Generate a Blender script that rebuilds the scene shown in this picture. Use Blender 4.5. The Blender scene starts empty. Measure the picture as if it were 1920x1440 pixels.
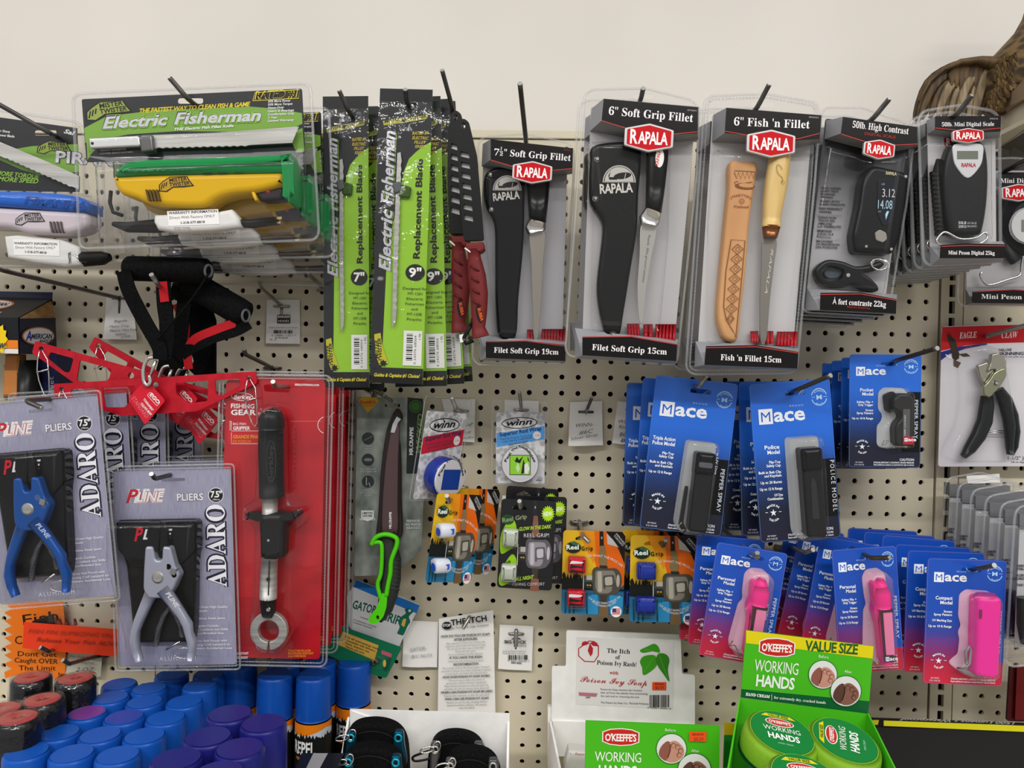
import bpy, math, random
from mathutils import Vector as V, Matrix
from mathutils.geometry import tessellate_polygon
random.seed(7)
SC = bpy.context.scene
COL = SC.collection
# ---------------------------------------------------------------- camera
F = 1442.0
ZB = 1.40                                   # height of the reference peg hole above the floor
YAW, PITCH, ROLL = 0.02967, -0.01607, -0.01945
CAM = V((0.08464, -1.20707, ZB + 0.03234))
RM = (Matrix.Rotation(YAW, 3, 'Z') @ Matrix.Rotation(PITCH, 3, 'X') @ Matrix.Rotation(ROLL, 3, 'Y'))
cd = bpy.data.cameras.new('camera'); cam = bpy.data.objects.new('camera', cd); COL.objects.link(cam)
cd.sensor_width = 36; cd.lens = F / 1920 * 36; cd.clip_start = 0.02; cd.clip_end = 50
cam.matrix_world = Matrix.Translation(CAM) @ (RM @ Matrix.Rotation(math.pi / 2, 3, 'X')).to_4x4()
SC.camera = cam
# ---------------------------------------------------------------- light and exposure
SC.view_settings.view_transform = 'Standard'; SC.view_settings.look = 'None'
SC.view_settings.gamma = 1; SC.view_settings.use_curve_mapping = False
SC.view_settings.exposure = 0.0
SC.cycles.transparent_max_bounces = 40
SC.cycles.max_bounces = 6; SC.cycles.diffuse_bounces = 3; SC.cycles.glossy_bounces = 3
SC.cycles.caustics_reflective = False; SC.cycles.caustics_refractive = False
wd = bpy.data.worlds.new('world'); SC.world = wd; wd.use_nodes = True
wd.node_tree.nodes['Background'].inputs[0].default_value = (1.0, 0.992, 0.98, 1)
wd.node_tree.nodes['Background'].inputs[1].default_value = 0.52
def area(name, loc, sx, sy, power, rot=(0, 0, 0), col=(1, 0.985, 0.955)):
    l = bpy.data.lights.new(name, 'AREA'); l.shape = 'RECTANGLE'; l.size = sx; l.size_y = sy; l.energy = power; l.color = col
    o = bpy.data.objects.new(name, l); COL.objects.link(o); o.location = loc; o.rotation_euler = rot; return o
for i, (x, y) in enumerate([(-1.5, -1.25), (1.3, -1.25), (-1.5, -2.3), (1.3, -2.3)]):
    area('ceiling_light', (x, y, 2.98), 2.4, 0.16, 10 if y > -2 else 60)
# ---------------------------------------------------------------- materials
MATS = {}
def lin(h):
    h = h.lstrip('#'); c = [int(h[i:i + 2], 16) / 255 for i in (0, 2, 4)]
    return tuple(x / 12.92 if x <= 0.04045 else ((x + 0.055) / 1.055) ** 2.4 for x in c) + (1,)
def newmat(name):
    m = bpy.data.materials.new(name); m.use_nodes = True
    nt = m.node_tree; return m, nt, nt.nodes['Principled BSDF']
def mat(k):
    """'#rrggbb[,rough[,metal[,grain]]]' or the name of a special material"""
    if k in MATS: return MATS[k]
    p = k.split(','); rough = float(p[1]) if len(p) > 1 else 0.5
    metal = float(p[2]) if len(p) > 2 else 0; grain = float(p[3]) if len(p) > 3 else 0
    m, nt, b = newmat('surface'); c = lin(p[0]); b.inputs['Base Color'].default_value = c
    b.inputs['Roughness'].default_value = rough; b.inputs['Metallic'].default_value = metal; b.inputs['Specular IOR Level'].default_value = 0.22
    if grain:
        tc = nt.nodes.new('ShaderNodeTexCoord'); n = nt.nodes.new('ShaderNodeTexNoise')
        n.inputs['Scale'].default_value = abs(grain); n.inputs['Detail'].default_value = 5
        nt.links.new(tc.outputs['Object'], n.inputs['Vector'])
        bp = nt.nodes.new('ShaderNodeBump'); bp.inputs['Strength'].default_value = 0.13; bp.inputs['Distance'].default_value = 0.001
        nt.links.new(n.outputs[0], bp.inputs['Height']); nt.links.new(bp.outputs[0], b.inputs['Normal'])
        r = nt.nodes.new('ShaderNodeMix'); r.data_type = 'RGBA'; nt.links.new(n.outputs[0], r.inputs[0])
        r.inputs[6].default_value = tuple(x * 0.86 for x in c[:3]) + (1,); r.inputs[7].default_value = tuple(min(1, x * 1.12) for x in c[:3]) + (1,)
        nt.links.new(r.outputs[2], b.inputs['Base Color'])
    MATS[k] = m; return m
def clearmat(name, tint=0.985, rough=0.06, ior=1.42, bump=0.0, bscale=60, body=0.0, bodycol='#d8dadd'):
    m, nt, b = newmat(name); nt.nodes.remove(b)
    out = nt.nodes['Material Output']; N = nt.nodes.new
    t = N('ShaderNodeBsdfTransparent'); t.inputs[0].default_value = (tint, tint, tint * 1.003, 1)
    g = N('ShaderNodeBsdfGlossy'); g.inputs['Roughness'].default_value = rough
    fr = N('ShaderNodeFresnel'); gm_ = N('ShaderNodeNewGeometry'); io = N('ShaderNodeMix')   # thin sheet: same reflectance from both sides
    nt.links.new(gm_.outputs['Backfacing'], io.inputs[0]); io.inputs[2].default_value = ior; io.inputs[3].default_value = 1 / ior; nt.links.new(io.outputs[0], fr.inputs[0])
    mx = N('ShaderNodeMixShader'); nt.links.new(fr.outputs[0], mx.inputs[0]); nt.links.new(g.outputs[0], mx.inputs[2])
    src = t
    if body:
        d = N('ShaderNodeBsdfDiffuse'); d.inputs[0].default_value = lin(bodycol)
        m2 = N('ShaderNodeMixShader'); m2.inputs[0].default_value = body
        nt.links.new(t.outputs[0], m2.inputs[1]); nt.links.new(d.outputs[0], m2.inputs[2]); src = m2
    nt.links.new(src.outputs[0], mx.inputs[1]); nt.links.new(mx.outputs[0], out.inputs[0])
    if bump:
        tc = N('ShaderNodeTexCoord'); n = N('ShaderNodeTexNoise'); n.inputs['Scale'].default_value = bscale; n.inputs['Detail'].default_value = 3
        nt.links.new(tc.outputs['Object'], n.inputs['Vector'])
        bp = N('ShaderNodeBump'); bp.inputs['Strength'].default_value = bump; bp.inputs['Distance'].default_value = 0.004
        nt.links.new(n.outputs[0], bp.inputs['Height']); nt.links.new(bp.outputs[0], g.inputs['Normal']); nt.links.new(bp.outputs[0], fr.inputs['Normal'])
    MATS[name] = m
clearmat('clear', 0.99, 0.06, 1.36, 0.12, 30, 0)
clearmat('clearrim', 0.95, 0.12, 1.5, 0, 60, 0.13, '#e8eaec')
clearmat('film', 0.99, 0.07, 1.5, 1.0, 42, 0)
clearmat('smoke', 0.55, 0.12, 1.5, 0.2, 40, 0.05, '#404040')
clearmat('pinkclear', 0.96, 0.1, 1.45, 0.1, 40, 0.035, '#ffd0e4')
def ramp(nt, stops, fac):
    r = nt.nodes.new('ShaderNodeValToRGB'); e = r.color_ramp.elements
    while len(e) < len(stops): e.new(0.5)
    for i, (p, c) in enumerate(stops): e[i].position = p; e[i].color = lin(c)
    nt.links.new(fac, r.inputs[0]); return r.outputs[0]
def mth(nt, op, a, b=None, c=None):
    n = nt.nodes.new('ShaderNodeMath'); n.operation = op
    for i, x in enumerate((a, b, c)):
        if x is None: continue
        if isinstance(x, (int, float)): n.inputs[i].default_value = x
        else: nt.links.new(x, n.inputs[i])
    return n.outputs[0]
def gradmat(name, h, stops, dot=None, dstops=None, rough=0.35, pitch=0.0026, diag=0, w=0.1):
    """printed card: colour follows the card's own height (z from +h/2 down to -h/2), with an optional halftone of dots"""
    m, nt, b = newmat(name); tc = nt.nodes.new('ShaderNodeTexCoord'); sp = nt.nodes.new('ShaderNodeSeparateXYZ')
    nt.links.new(tc.outputs['Object'], sp.inputs[0]); X, Z = sp.outputs[0], sp.outputs[2]
    f = mth(nt, 'MULTIPLY_ADD', Z, -1 / h, 0.5)
    if diag: f = mth(nt, 'MULTIPLY_ADD', X, diag / w, f)
    col = ramp(nt, stops, f)
    if dot:
        r = ramp(nt, dstops, f)
        u = mth(nt, 'SUBTRACT', mth(nt, 'FRACT', mth(nt, 'MULTIPLY', mth(nt, 'ADD', X, Z), 0.7 / pitch)), 0.5)
        v = mth(nt, 'SUBTRACT', mth(nt, 'FRACT', mth(nt, 'MULTIPLY', mth(nt, 'SUBTRACT', X, Z), 0.7 / pitch)), 0.5)
        d = mth(nt, 'SQRT', mth(nt, 'ADD', mth(nt, 'MULTIPLY', u, u), mth(nt, 'MULTIPLY', v, v)))
        k = mth(nt, 'LESS_THAN', d, mth(nt, 'MULTIPLY', r, 0.62))
        mx = nt.nodes.new('ShaderNodeMix'); mx.data_type = 'RGBA'; nt.links.new(k, mx.inputs[0]); nt.links.new(col, mx.inputs[6])
        mx.inputs[7].default_value = lin(dot); col = mx.outputs[2]
    nt.links.new(col, b.inputs['Base Color']); b.inputs['Roughness'].default_value = rough
    MATS[name] = m
def noisemat(name, c1, c2, scale, rough=0.5, stretch=(1, 1, 1), bump=0.0, lo=0.35, hi=0.65, metal=0, kind='n'):
    m, nt, b = newmat(name); tc = nt.nodes.new('ShaderNodeTexCoord'); mp = nt.nodes.new('ShaderNodeMapping')
    mp.inputs['Scale'].default_value = stretch; nt.links.new(tc.outputs['Object'], mp.inputs[0])
    n = nt.nodes.new('ShaderNodeTexVoronoi' if kind == 'v' else 'ShaderNodeTexNoise'); n.inputs['Scale'].default_value = scale
    nt.links.new(mp.outputs[0], n.inputs['Vector'])
    col = ramp(nt, [(lo, c1), (hi, c2)], n.outputs[0]); nt.links.new(col, b.inputs['Base Color'])
    b.inputs['Roughness'].default_value = rough; b.inputs['Metallic'].default_value = metal
    b.inputs['Specular IOR Level'].default_value = 0.08 if rough > .75 else 0.4
    if bump:
        bp = nt.nodes.new('ShaderNodeBump'); bp.inputs['Strength'].default_value = bump; bp.inputs['Distance'].default_value = 0.002
        nt.links.new(n.outputs[0], bp.inputs['Height']); nt.links.new(bp.outputs[0], b.inputs['Normal'])
    MATS[name] = m
noisemat('wallpaint', '#d9d3cb', '#e0dad2', 3, 0.6, bump=0.05)
noisemat('pegpaint', '#d0c6ae', '#d4cab3', 9, 0.42, bump=0.03)
noisemat('wire', '#4c4b49', '#5d5b58', 30, 0.32, metal=0.7)
noisemat('wirelight', '#85837e', '#9b9994', 30, 0.3, metal=0.8)
noisemat('chrome', '#c6c4c2', '#dedcda', 20, 0.18, metal=1)
noisemat('steel', '#9a9894', '#b4b2ae', 6, 0.42, (1, 1, 30), metal=0.55)
noisemat('brushed', '#8b8aa2', '#a2a1b6', 90, 0.4, (14, 1, 0.6))
noisemat('fabric', '#070708', '#121213', 500, 0.85, bump=0.5)
noisemat('foam', '#0b0b0b', '#141415', 300, 0.8, bump=0.3)
noisemat('wood', '#c29f5c', '#d8b878', 14, 0.32, (6, 1, 0.7))
noisemat('leather', '#c08a56', '#cf9a66', 12, 0.5, (2, 1, 0.6), bump=0.05)
noisemat('whitecard', '#e6e3e0', '#efecea', 40, 0.6, bump=0.05)
noisemat('kraft', '#8a6a44', '#a07c52', 60, 0.8, (1, 1, 4))
noisemat('camo', '#4c5550', '#8a9088', 26, 0.5, (1.6, 1, 1), lo=0.3, hi=0.7)
noisemat('redprint', '#a20e1a', '#bf1823', 16, 0.35)
noisemat('anod', '#b40f22', '#c4152a', 80, 0.38, metal=0.35)
noisemat('winngrey', '#a8a7ab', '#d6d5d8', 120, 0.35, kind='v')
# ---------------------------------------------------------------- geometry helpers
def W(px, py, dep):
    """world point seen at photo pixel (px, py) lying `dep` metres in front of the pegboard"""
    d = RM @ V(((px - 960) / F, 1, -(py - 720) / F)); t = (-dep - CAM.y) / d.y
    return CAM + d * t
def Wz(px, py, z):
    d = RM @ V(((px - 960) / F, 1, -(py - 720) / F)); t = (z - CAM.z) / d.z
    return CAM + d * t
def sgn(p): return sum(a[0] * b[1] - b[0] * a[1] for a, b in zip(p, p[1:] + p[:1]))
def inset(p, d):
    n = len(p); s = 1 if sgn(p) > 0 else -1; out = []
    for i in range(n):
        a, b, c = V(p[i - 1]).to_2d(), V(p[i]).to_2d(), V(p[(i + 1) % n]).to_2d()
        e1 = (b - a); e2 = (c - b)
        if e1.length < 1e-9 or e2.length < 1e-9: out.append(tuple(b)); continue
        e1.normalize(); e2.normalize()
        n1 = V((-e1.y, e1.x)) * s; n2 = V((-e2.y, e2.x)) * s; m = n1 + n2
        if m.length < 0.2: m = n1.copy()
        m.normalize(); k = d / max(0.45, m.dot(n1)); out.append((b.x + m.x * k, b.y + m.y * k))
    return out
def rnd(p, r, n=4):
    """round the corners of a closed outline by r (same unit as p)"""
    out = []
    for i in range(len(p)):
        a, b, c = V(p[i - 1][:2]), V(p[i][:2]), V(p[(i + 1) % len(p)][:2])
        r1 = min(r, (a - b).length * .48); r2 = min(r, (c - b).length * .48)
        if r1 < 1e-6 or r2 < 1e-6: out.append(tuple(b)); continue
        s = b + (a - b).normalized() * r1; e = b + (c - b).normalized() * r2
        for k in range(n + 1):
            t = k / n; q = s * (1 - t) ** 2 + b * 2 * t * (1 - t) + e * t * t; out.append((q.x, q.y))
    return out
def curve(pts, n=6, closed=False):
    """smooth Catmull-Rom path through points of any dimension"""
    P = [tuple(p) for p in pts]; m = len(P); out = []
    for i in range(m if closed else m - 1):
        g = lambda k: P[k % m] if closed else P[max(0, min(m - 1, k))]
        a, b, c, d = g(i - 1), g(i), g(i + 1), g(i + 2)
        for k in range(n):
            t = k / n; out.append(tuple(0.5 * (2 * q + (r - p) * t + (2 * p - 5 * q + 4 * r - s) * t * t + (3 * q - p - 3 * r + s) * t ** 3) for p, q, r, s in zip(a, b, c, d)))
    if not closed: out.append(P[-1])
    return out
def ell(cx, cy, rx, ry=None, n=24, a0=0, a1=360, rot=0):
    ry = rx if ry is None else ry; c, s = math.cos(math.radians(rot)), math.sin(math.radians(rot)); o = []
    full = abs(a1 - a0) >= 360
    for i in range(n if full else n + 1):
        t = math.radians(a0 + (a1 - a0) * i / n); x, y = rx * math.cos(t), ry * math.sin(t); o.append((cx + x * c - y * s, cy + x * s + y * c))
    return o
def box(x0, y0, x1, y1): return [(x0, y0), (x1, y0), (x1, y1), (x0, y1)]
def star(cx, cy, r1, r2, n): return [(cx + (r1 if i % 2 else r2) * math.sin(math.pi * i / n), cy - (r1 if i % 2 else r2) * math.cos(math.pi * i / n)) for i in range(2 * n)]
FNT = {'s': (0x1D400, 0x1D41A, 0x1D7CE), 'c': (0x1D4D0, 0x1D4EA, None)}
ALT = {'b': 'B', 'i': 'BI', 'h': 'I'}
TXT = {}
TC = bpy.data.curves.new('lettering', 'FONT'); TC.resolution_u = 2; TO = bpy.data.objects.new('lettering', TC)   # scratch, removed at the end
def glyphs(s, f):
    f = ''.join(ALT.get(q, q) for q in f); k = (s, f)
    if k in TXT: return TXT[k]
    t = s
    if f[:1] in FNT:
        U, Lc, D = FNT[f[0]]; t = ''
        for ch in s:
            if 'A' <= ch <= 'Z': t += chr(U + ord(ch) - 65)
            elif 'a' <= ch <= 'z': t += chr(Lc + ord(ch) - 97)
            elif '0' <= ch <= '9' and D: t += chr(D + ord(ch) - 48)
            else: t += ch
    c = TC; c.body = t
    c.offset = 0.06 if 'O' in f else 0.026 if 'B' in f else 0
    c.space_character = 1.35 if 'S' in f else 0.92 if 'N' in f else 1
    c.shear = 0.3 if 'I' in f else 0
    m = bpy.data.meshes.new_from_object(TO)
    v = [(q.co.x, q.co.y) for q in m.vertices]; fc = [tuple(q.vertices) for q in m.polygons]
    bpy.data.meshes.remove(m)
    xs = [q[0] for q in v] or [0, 1]; TXT[k] = (v, fc, min(xs), max(xs)); return TXT[k]
class B:
    """mesh builder; coordinates are photo pixels (or design units) of the thing's own plane, offsets in metres towards the viewer"""
    def __init__(s, th, m=None, o=0.0): s.t = th; s.v = []; s.f = []; s.fm = []; s.sm = []; s.ms = []; s.cur = 0; s.o = o; s.k = 0; (m and s.m(m))
    def m(s, k):
        if k not in s.ms: s.ms.append(k)
        s.cur = s.ms.index(k); return s
    def face(s, idx, smooth=False): s.f.append(idx); s.fm.append(s.cur); s.sm.append(smooth)
    def add(s, vs): n = len(s.v); s.v += vs; return list(range(n, n + len(vs)))
    def ring(s, a, b, smooth=False):
        n = len(a)
        for i in range(n): s.face((a[i], a[(i + 1) % n], b[(i + 1) % n], b[i]), smooth)
    def plate(s, pts, o0, o1, holes=(), bv=0, back=True, base=None, raw=False, front=True):
        L = (lambda p, o: list(p)) if raw else (lambda p, o: [s.t.L(x, y, o) for x, y in p])
        P = L(pts, o1)
        if sgn(P) < 0: P.reverse(); base = base and list(reversed(base))
        Bp = L(base, o0) if base else P
        H = [L(h, o1) for h in holes]
        r = [s.add([(x, -o0, z) for x, z in Bp])]
        if bv:
            for a in (0, 30, 60, 90):
                q = inset(P, bv * (1 - math.cos(math.radians(a)))); r.append(s.add([(x, -(o1 - bv + bv * math.sin(math.radians(a))), z) for x, z in q]))
        else: r.append(s.add([(x, -o1, z) for x, z in P]))
        for i in range(len(r) - 1): s.ring(r[i], r[i + 1], bool(bv) and i > 0)
        hr0 = []; hr1 = []
        for h in H:
            if sgn(h) > 0: h.reverse()
            a = s.add([(x, -o0, z) for x, z in h]); b_ = s.add([(x, -o1, z) for x, z in h]); s.ring(a, b_); hr0.append(a); hr1.append(b_)
        for ring, hs, on in ((r[-1], hr1, front), (r[0], hr0, back)):
            if not on: continue
            loops = [[V((s.v[i][0], s.v[i][2], 0)) for i in ring]] + [[V((s.v[i][0], s.v[i][2], 0)) for i in h] for h in hs]
            flat = list(ring) + [i for h in hs for i in h]
            for tri in tessellate_polygon(loops): s.face(tuple(flat[i] for i in tri))
        return s
    def loft(s, st, n=12, p=1.0, cap=True, flat=0.0):
        """stations (px, py, width_px, centre offset, thickness m)"""
        C = [s.t.L(a[0], a[1], a[3]) for a in st]; rings = []
        for i, a in enumerate(st):
            q0, q1 = V(C[max(0, i - 1)]), V(C[min(len(C) - 1, i + 1)]); d = (q1 - q0).normalized(); nn = V((-d.y, d.x))
            hw = a[2] / 2 * s.t.k(a[3]); ht = a[4] / 2; vs = []
            for j in range(n):
                t = 2 * math.pi * j / n; c, sn = math.cos(t), math.sin(t)
                c = math.copysign(abs(c) ** p, c); sn = math.copysign(abs(sn) ** p, sn)
                vs.append((C[i][0] + nn.x * hw * c, -(a[3] + ht * sn), C[i][1] + nn.y * hw * c))
            rings.append(s.add(vs))
        for i in range(len(rings) - 1): s.ring(rings[i], rings[i + 1], True)
        if cap: s.face(tuple(rings[0])); s.face(tuple(reversed(rings[-1])))
        return s
    def tube(s, pts, r, closed=False, n=6, raw=False, rs=None):
        P = [V(p) for p in pts] if raw else [V((lambda q: (q[0], -p[2], q[1]))(s.t.L(p[0], p[1], p[2]))) for p in pts]
        rings = []; m = len(P); up = None
        for i in range(m):
            a = P[i - 1] if (closed or i) else P[0]; b = P[(i + 1) % m] if (closed or i < m - 1) else P[i]
            d = (b - a); d = d.normalized() if d.length > 1e-9 else V((1, 0, 0))
            if up is None: up = d.orthogonal().normalized()
            up = (up - d * up.dot(d)); up = up.normalized() if up.length > 1e-6 else d.orthogonal().normalized()
            w = d.cross(up); rr = rs[i] if rs else r
            rings.append(s.add([tuple(P[i] + (up * math.cos(2 * math.pi * j / n) + w * math.sin(2 * math.pi * j / n)) * rr) for j in range(n)]))
        for i in range(m - 1 + closed): s.ring(rings[i], rings[(i + 1) % m], True)
        if not closed: s.face(tuple(reversed(rings[0]))); s.face(tuple(rings[-1]))
        return s
    def band(s, pts, wid, th, closed=False):
        """flat strap of given width (m) lying roughly in the thing's plane; pts (px,py,o)"""
        P = [V((lambda q: (q[0], -p[2], q[1]))(s.t.L(p[0], p[1], p[2]))) for p in pts]; rings = []
        for i in range(len(P)):
            d = (P[min(len(P) - 1, i + 1)] - P[max(0, i - 1)]).normalized(); w = d.cross(V((0, 1, 0))); w = w.normalized() * wid / 2 if w.length > .05 else V((wid / 2, 0, 0)); t = w.cross(d).normalized() * th / 2
            rings.append(s.add([tuple(P[i] + w + t), tuple(P[i] + w - t), tuple(P[i] - w - t), tuple(P[i] - w + t)]))
        for i in range(len(rings) - 1): s.ring(rings[i], rings[i + 1])
        s.face(tuple(rings[0])); s.face(tuple(reversed(rings[-1]))); return s
    def lathe(s, cx, cy, o, prof, n=20, axis='y', raw=False):
        """prof [(radius m, height m)] round the view axis ('y', height towards viewer from offset o) or the vertical axis ('z')"""
        x, z = (cx, cy) if raw else s.t.L(cx, cy, o); rings = []
        for r, h in prof:
            if axis == 'y': rings.append(s.add([(x + r * math.cos(2 * math.pi * j / n), -(o + h), z + r * math.sin(2 * math.pi * j / n)) for j in range(n)]))
            else: rings.append(s.add([(x + r * math.cos(2 * math.pi * j / n), -o - r * math.sin(2 * math.pi * j / n), z + h) for j in range(n)]))
        for i in range(len(rings) - 1): s.ring(rings[i], rings[i + 1], True)
        s.face(tuple(rings[0])); s.face(tuple(reversed(rings[-1]))); return s
    # ---- flat print
    def lay(s): s.k += 1; return s.o + s.k * 4e-5
    def poly(s, pts, m=None, r=0, holes=()):
        if m: s.m(m)
        o = s.lay(); P = [s.t.L(x, y, o) for x, y in (rnd(pts, r) if r else pts)]
        ids = s.add([(x, -o, z) for x, z in P]); loops = [[V((x, z, 0)) for x, z in P]]
        for h in holes:
            q = [s.t.L(x, y, o) for x, y in h]; ids += s.add([(x, -o, z) for x, z in q]); loops.append([V((x, z, 0)) for x, z in q])
        for tri in tessellate_polygon(loops): s.face(tuple(ids[i] for i in tri))
        return s
    def line(s, pts, w, m=None, closed=False):
        if m: s.m(m)
        P = [V(p) for p in pts]; n = len(P); a = []; b = []
        for i in range(n):
            p0 = P[i - 1] if (closed or i) else P[i]; p1 = P[(i + 1) % n] if (closed or i < n - 1) else P[i]
            d = (p1 - p0); d = d.normalized() if d.length > 1e-6 else V((1, 0)); q = V((-d.y, d.x)) * w / 2; a.append(P[i] + q); b.append(P[i] - q)
        o = s.lay(); A = s.add([(lambda q: (q[0], -o, q[1]))(s.t.L(p.x, p.y, o)) for p in a]); Bq = s.add([(lambda q: (q[0], -o, q[1]))(s.t.L(p.x, p.y, o)) for p in b])
        for i in range(n - 1 + closed): j = (i + 1) % n; s.face((A[i], A[j], Bq[j], Bq[i]))
        return s
    def text(s, tx, p0, p1, h, m=None, f='', arc=0.0):
        """p0 -> p1 baseline in pixels, h cap height in pixels (None: natural), arc = sagitta in px (bulging up)"""
        if m: s.m(m)
        v, fc, x0, x1 = glyphs(tx, f); a, b = V(p0), V(p1); d = b - a; L = d.length; d.normalize(); up = V((d.y, -d.x))
        sx = L / max(1e-6, x1 - x0); sy = (h / 0.72) if h else sx; o = s.lay(); vs = []
        for x, y in v:
            u = (x - x0) * sx; w = y * sy
            if arc: t = 2 * u / L - 1; base = arc * (1 - t * t); sl = -4 * arc * t / L; nl = math.hypot(1, sl); q = a + d * (u - w * sl / nl) + up * (base + w / nl)
            else: q = a + d * u + up * w
            lx, lz = s.t.L(q.x, q.y, o); vs.append((lx, -o, lz))
        ids = s.add(vs)
        for q in fc: s.face(tuple(ids[i] for i in q))
        return s
    def lines(s, rows, x, y, dy, h, m, f='', al='l', cw=0.62, sl=0.0):
        """rows of small print; cw = character width / height"""
        s.m(m)
        for i, t in enumerate(rows):
            if not t: continue
            w = len(t) * h * cw; yy = y + i * dy; xa = x if al == 'l' else (x - w if al == 'r' else x - w / 2)
            s.text(t, (xa, yy + (xa - x) * sl), (xa + w, yy + (xa + w - x) * sl), h, None, f)
        return s
    def bars(s, x0, y0, x1, y1, m='#16161a', vert=False, n=26):
        s.m(m); rr = random.Random(int(x0 * 7 + y0)); t = 0; span = (y1 - y0) if vert else (x1 - x0); u = span / n / 1.6; o = s.lay()
        while t < span - u * 2:
            w = u * rr.choice((1, 1, 2, 3)) * .8
            q = box(x0, y0 + t, x1, y0 + t + w) if vert else box(x0 + t, y0, x0 + t + w, y1)
            ids = s.add([(lambda g: (g[0], -o, g[1]))(s.t.L(a, b, o)) for a, b in q]); s.face(tuple(ids)); t += w + u * rr.choice((1, 1, 2))
        return s
    def obj(s, name, parent=None, label=None, kind=None):
        me = bpy.data.meshes.new(name); me.from_pydata(s.v, [], s.f); me.update()
        for k in s.ms: me.materials.append(mat(k))
        me.polygons.foreach_set('material_index', s.fm); me.polygons.foreach_set('use_smooth', s.sm)
        o = bpy.data.objects.new(name, me); COL.objects.link(o); o.parent = parent or s.t.root
        if label: o['label'] = label
        if kind: o['kind'] = kind
        return o
class Th:
    """one thing: an Empty at its place, with a plane whose pixels/design units map to local metres"""
    def __init__(s, name, label, cat, quad=None, d=0.0, at=None, group=None, des=None, kind=None):
        if quad:
            dd = d if isinstance(d, (list, tuple)) else [d] * 4; q = [W(*p, e) for p, e in zip(quad, dd)]
            s.O = sum(q, V()) / 4; ex = ((q[1] + q[2]) - (q[0] + q[3])).normalized(); ez0 = ((q[0] + q[1]) - (q[2] + q[3])); ez = (ez0 - ex * ez0.dot(ex)).normalized()
            if des:
                nn = ez.cross(ex).normalized(); ez0 = (ez0 - nn * ez0.dot(nn)).normalized(); wq, hq = (q[1] - q[0]).length, (q[3] - q[0]).length
                ex = (ex * wq + nn.cross(ez0) * hq).normalized(); ez = ex.cross(nn).normalized()
            s.w = ((q[1] + q[2]) / 2 - (q[0] + q[3]) / 2).length; s.h = ((q[0] + q[1]) / 2 - (q[2] + q[3]) / 2).length
        else: s.O = W(*at, d) if not isinstance(at, V) else at; ex, ez = V((1, 0, 0)), V((0, 0, 1)); s.w = s.h = 1
        ey = ez.cross(ex); s.R = Matrix((ex, ey, ez)).transposed(); s.des = des; s.tf = None
        r = bpy.data.objects.new(name, None); COL.objects.link(r); r.empty_display_size = 0.02
        r.matrix_world = Matrix.Translation(s.O) @ s.R.to_4x4(); s.root = r; s.mw = r.matrix_world.copy()
        if label: r['label'] = label
        if cat: r['category'] = cat
        if group: r['group'] = group
        if kind: r['kind'] = kind
    def L(s, px, py, o=0.0):
        if s.des:
            u0, v0, u1, v1 = s.des
            if s.tf: px, py = s.tf(px, py)
            return ((px - u0) / (u1 - u0) - .5) * s.w, -((py - v0) / (v1 - v0) - .5) * s.h
        d = RM @ V(((px - 960) / F, 1, -(py - 720) / F)); n = s.R.col[1]; p0 = s.O - n * o
        t = (p0 - CAM).dot(n) / d.dot(n); q = s.R.transposed() @ (CAM + d * t - s.O); return q.x, q.z
    def k(s, o=0.0):
        if s.des: return s.w / (s.des[2] - s.des[0])
        return ((s.O - s.R.col[1] * o) - CAM).dot(RM.col[1]) / F
def dup(th, dy, label=None, dx=0, dz=0, rot=0, pivot=None, group=None):
    """a copy of a thing with copies of its parts and sub-parts; dy = metres further back"""
    def rec(o, par):
        c = o.copy(); COL.objects.link(c); c.parent = par
        for ch in list(o.children): rec(ch, c)
        return c
    root = th.root if isinstance(th, Th) else th
    c = root.copy(); COL.objects.link(c)
    for ch in list(root.children): rec(ch, c)
    mw = th.mw if isinstance(th, Th) else root.matrix_world.copy(); p = pivot or mw.translation
    T = Matrix.Translation(V((dx, dy, dz))) @ Matrix.Translation(p) @ Matrix.Rotation(math.radians(rot), 4, 'Y') @ Matrix.Translation(-p)
    c.matrix_world = T @ mw
    if label: c['label'] = label
    if group: c['group'] = group
    return c
def hook(bend, tip, dep, label, m='wire', tipd=0.014, r=0.0032, base=None, group='peg hooks', bar=True):
    """peg hook: two-prong wire foot on the board, straight rod, upturned end"""
    b = W(*bend, dep); e = W(*tip, dep + tipd); a = W(*base, 0) if base else V((b.x, 0, b.z + dep * 0.0))
    t = Th('peg_hook', label, 'hook', at=V((a.x, 0, a.z)), group=group); L = lambda p: tuple(V(p) - t.O)
    g = B(t, m); P = [V((a.x, -0.006, a.z)), a.lerp(b, .5), a.lerp(b, .93), b.lerp(e, .12), b.lerp(e, .6), e]
    P[0].y = -0.004; g.tube([L(p) for p in curve(P, 4)], r, raw=True, n=8); g.obj('rod')
    if bar:
        h = B(t, m); w = 0.0127
        h.tube([L(V((a.x - w, 0.004, a.z))), L(V((a.x - w, -0.004, a.z))), L(V((a.x - w * .8, -0.007, a.z))), L(V((a.x + w * .8, -0.007, a.z))), L(V((a.x + w, -0.004, a.z))), L(V((a.x + w, 0.004, a.z)))], .0022, raw=True)
        h.tube([L(V((a.x, -0.005, a.z + .004))), L(V((a.x, -0.005, a.z - 0.024)))], .0024, raw=True); h.obj('foot')
    e2 = B(t, '#b9b8b4,0.3,0.6'); d = (P[-1] - P[-2]).normalized() * .0008; e2.tube([L(e - d * .5), L(e + d)], r * .98, raw=True, n=8); e2.obj('tip')
    return t
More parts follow.
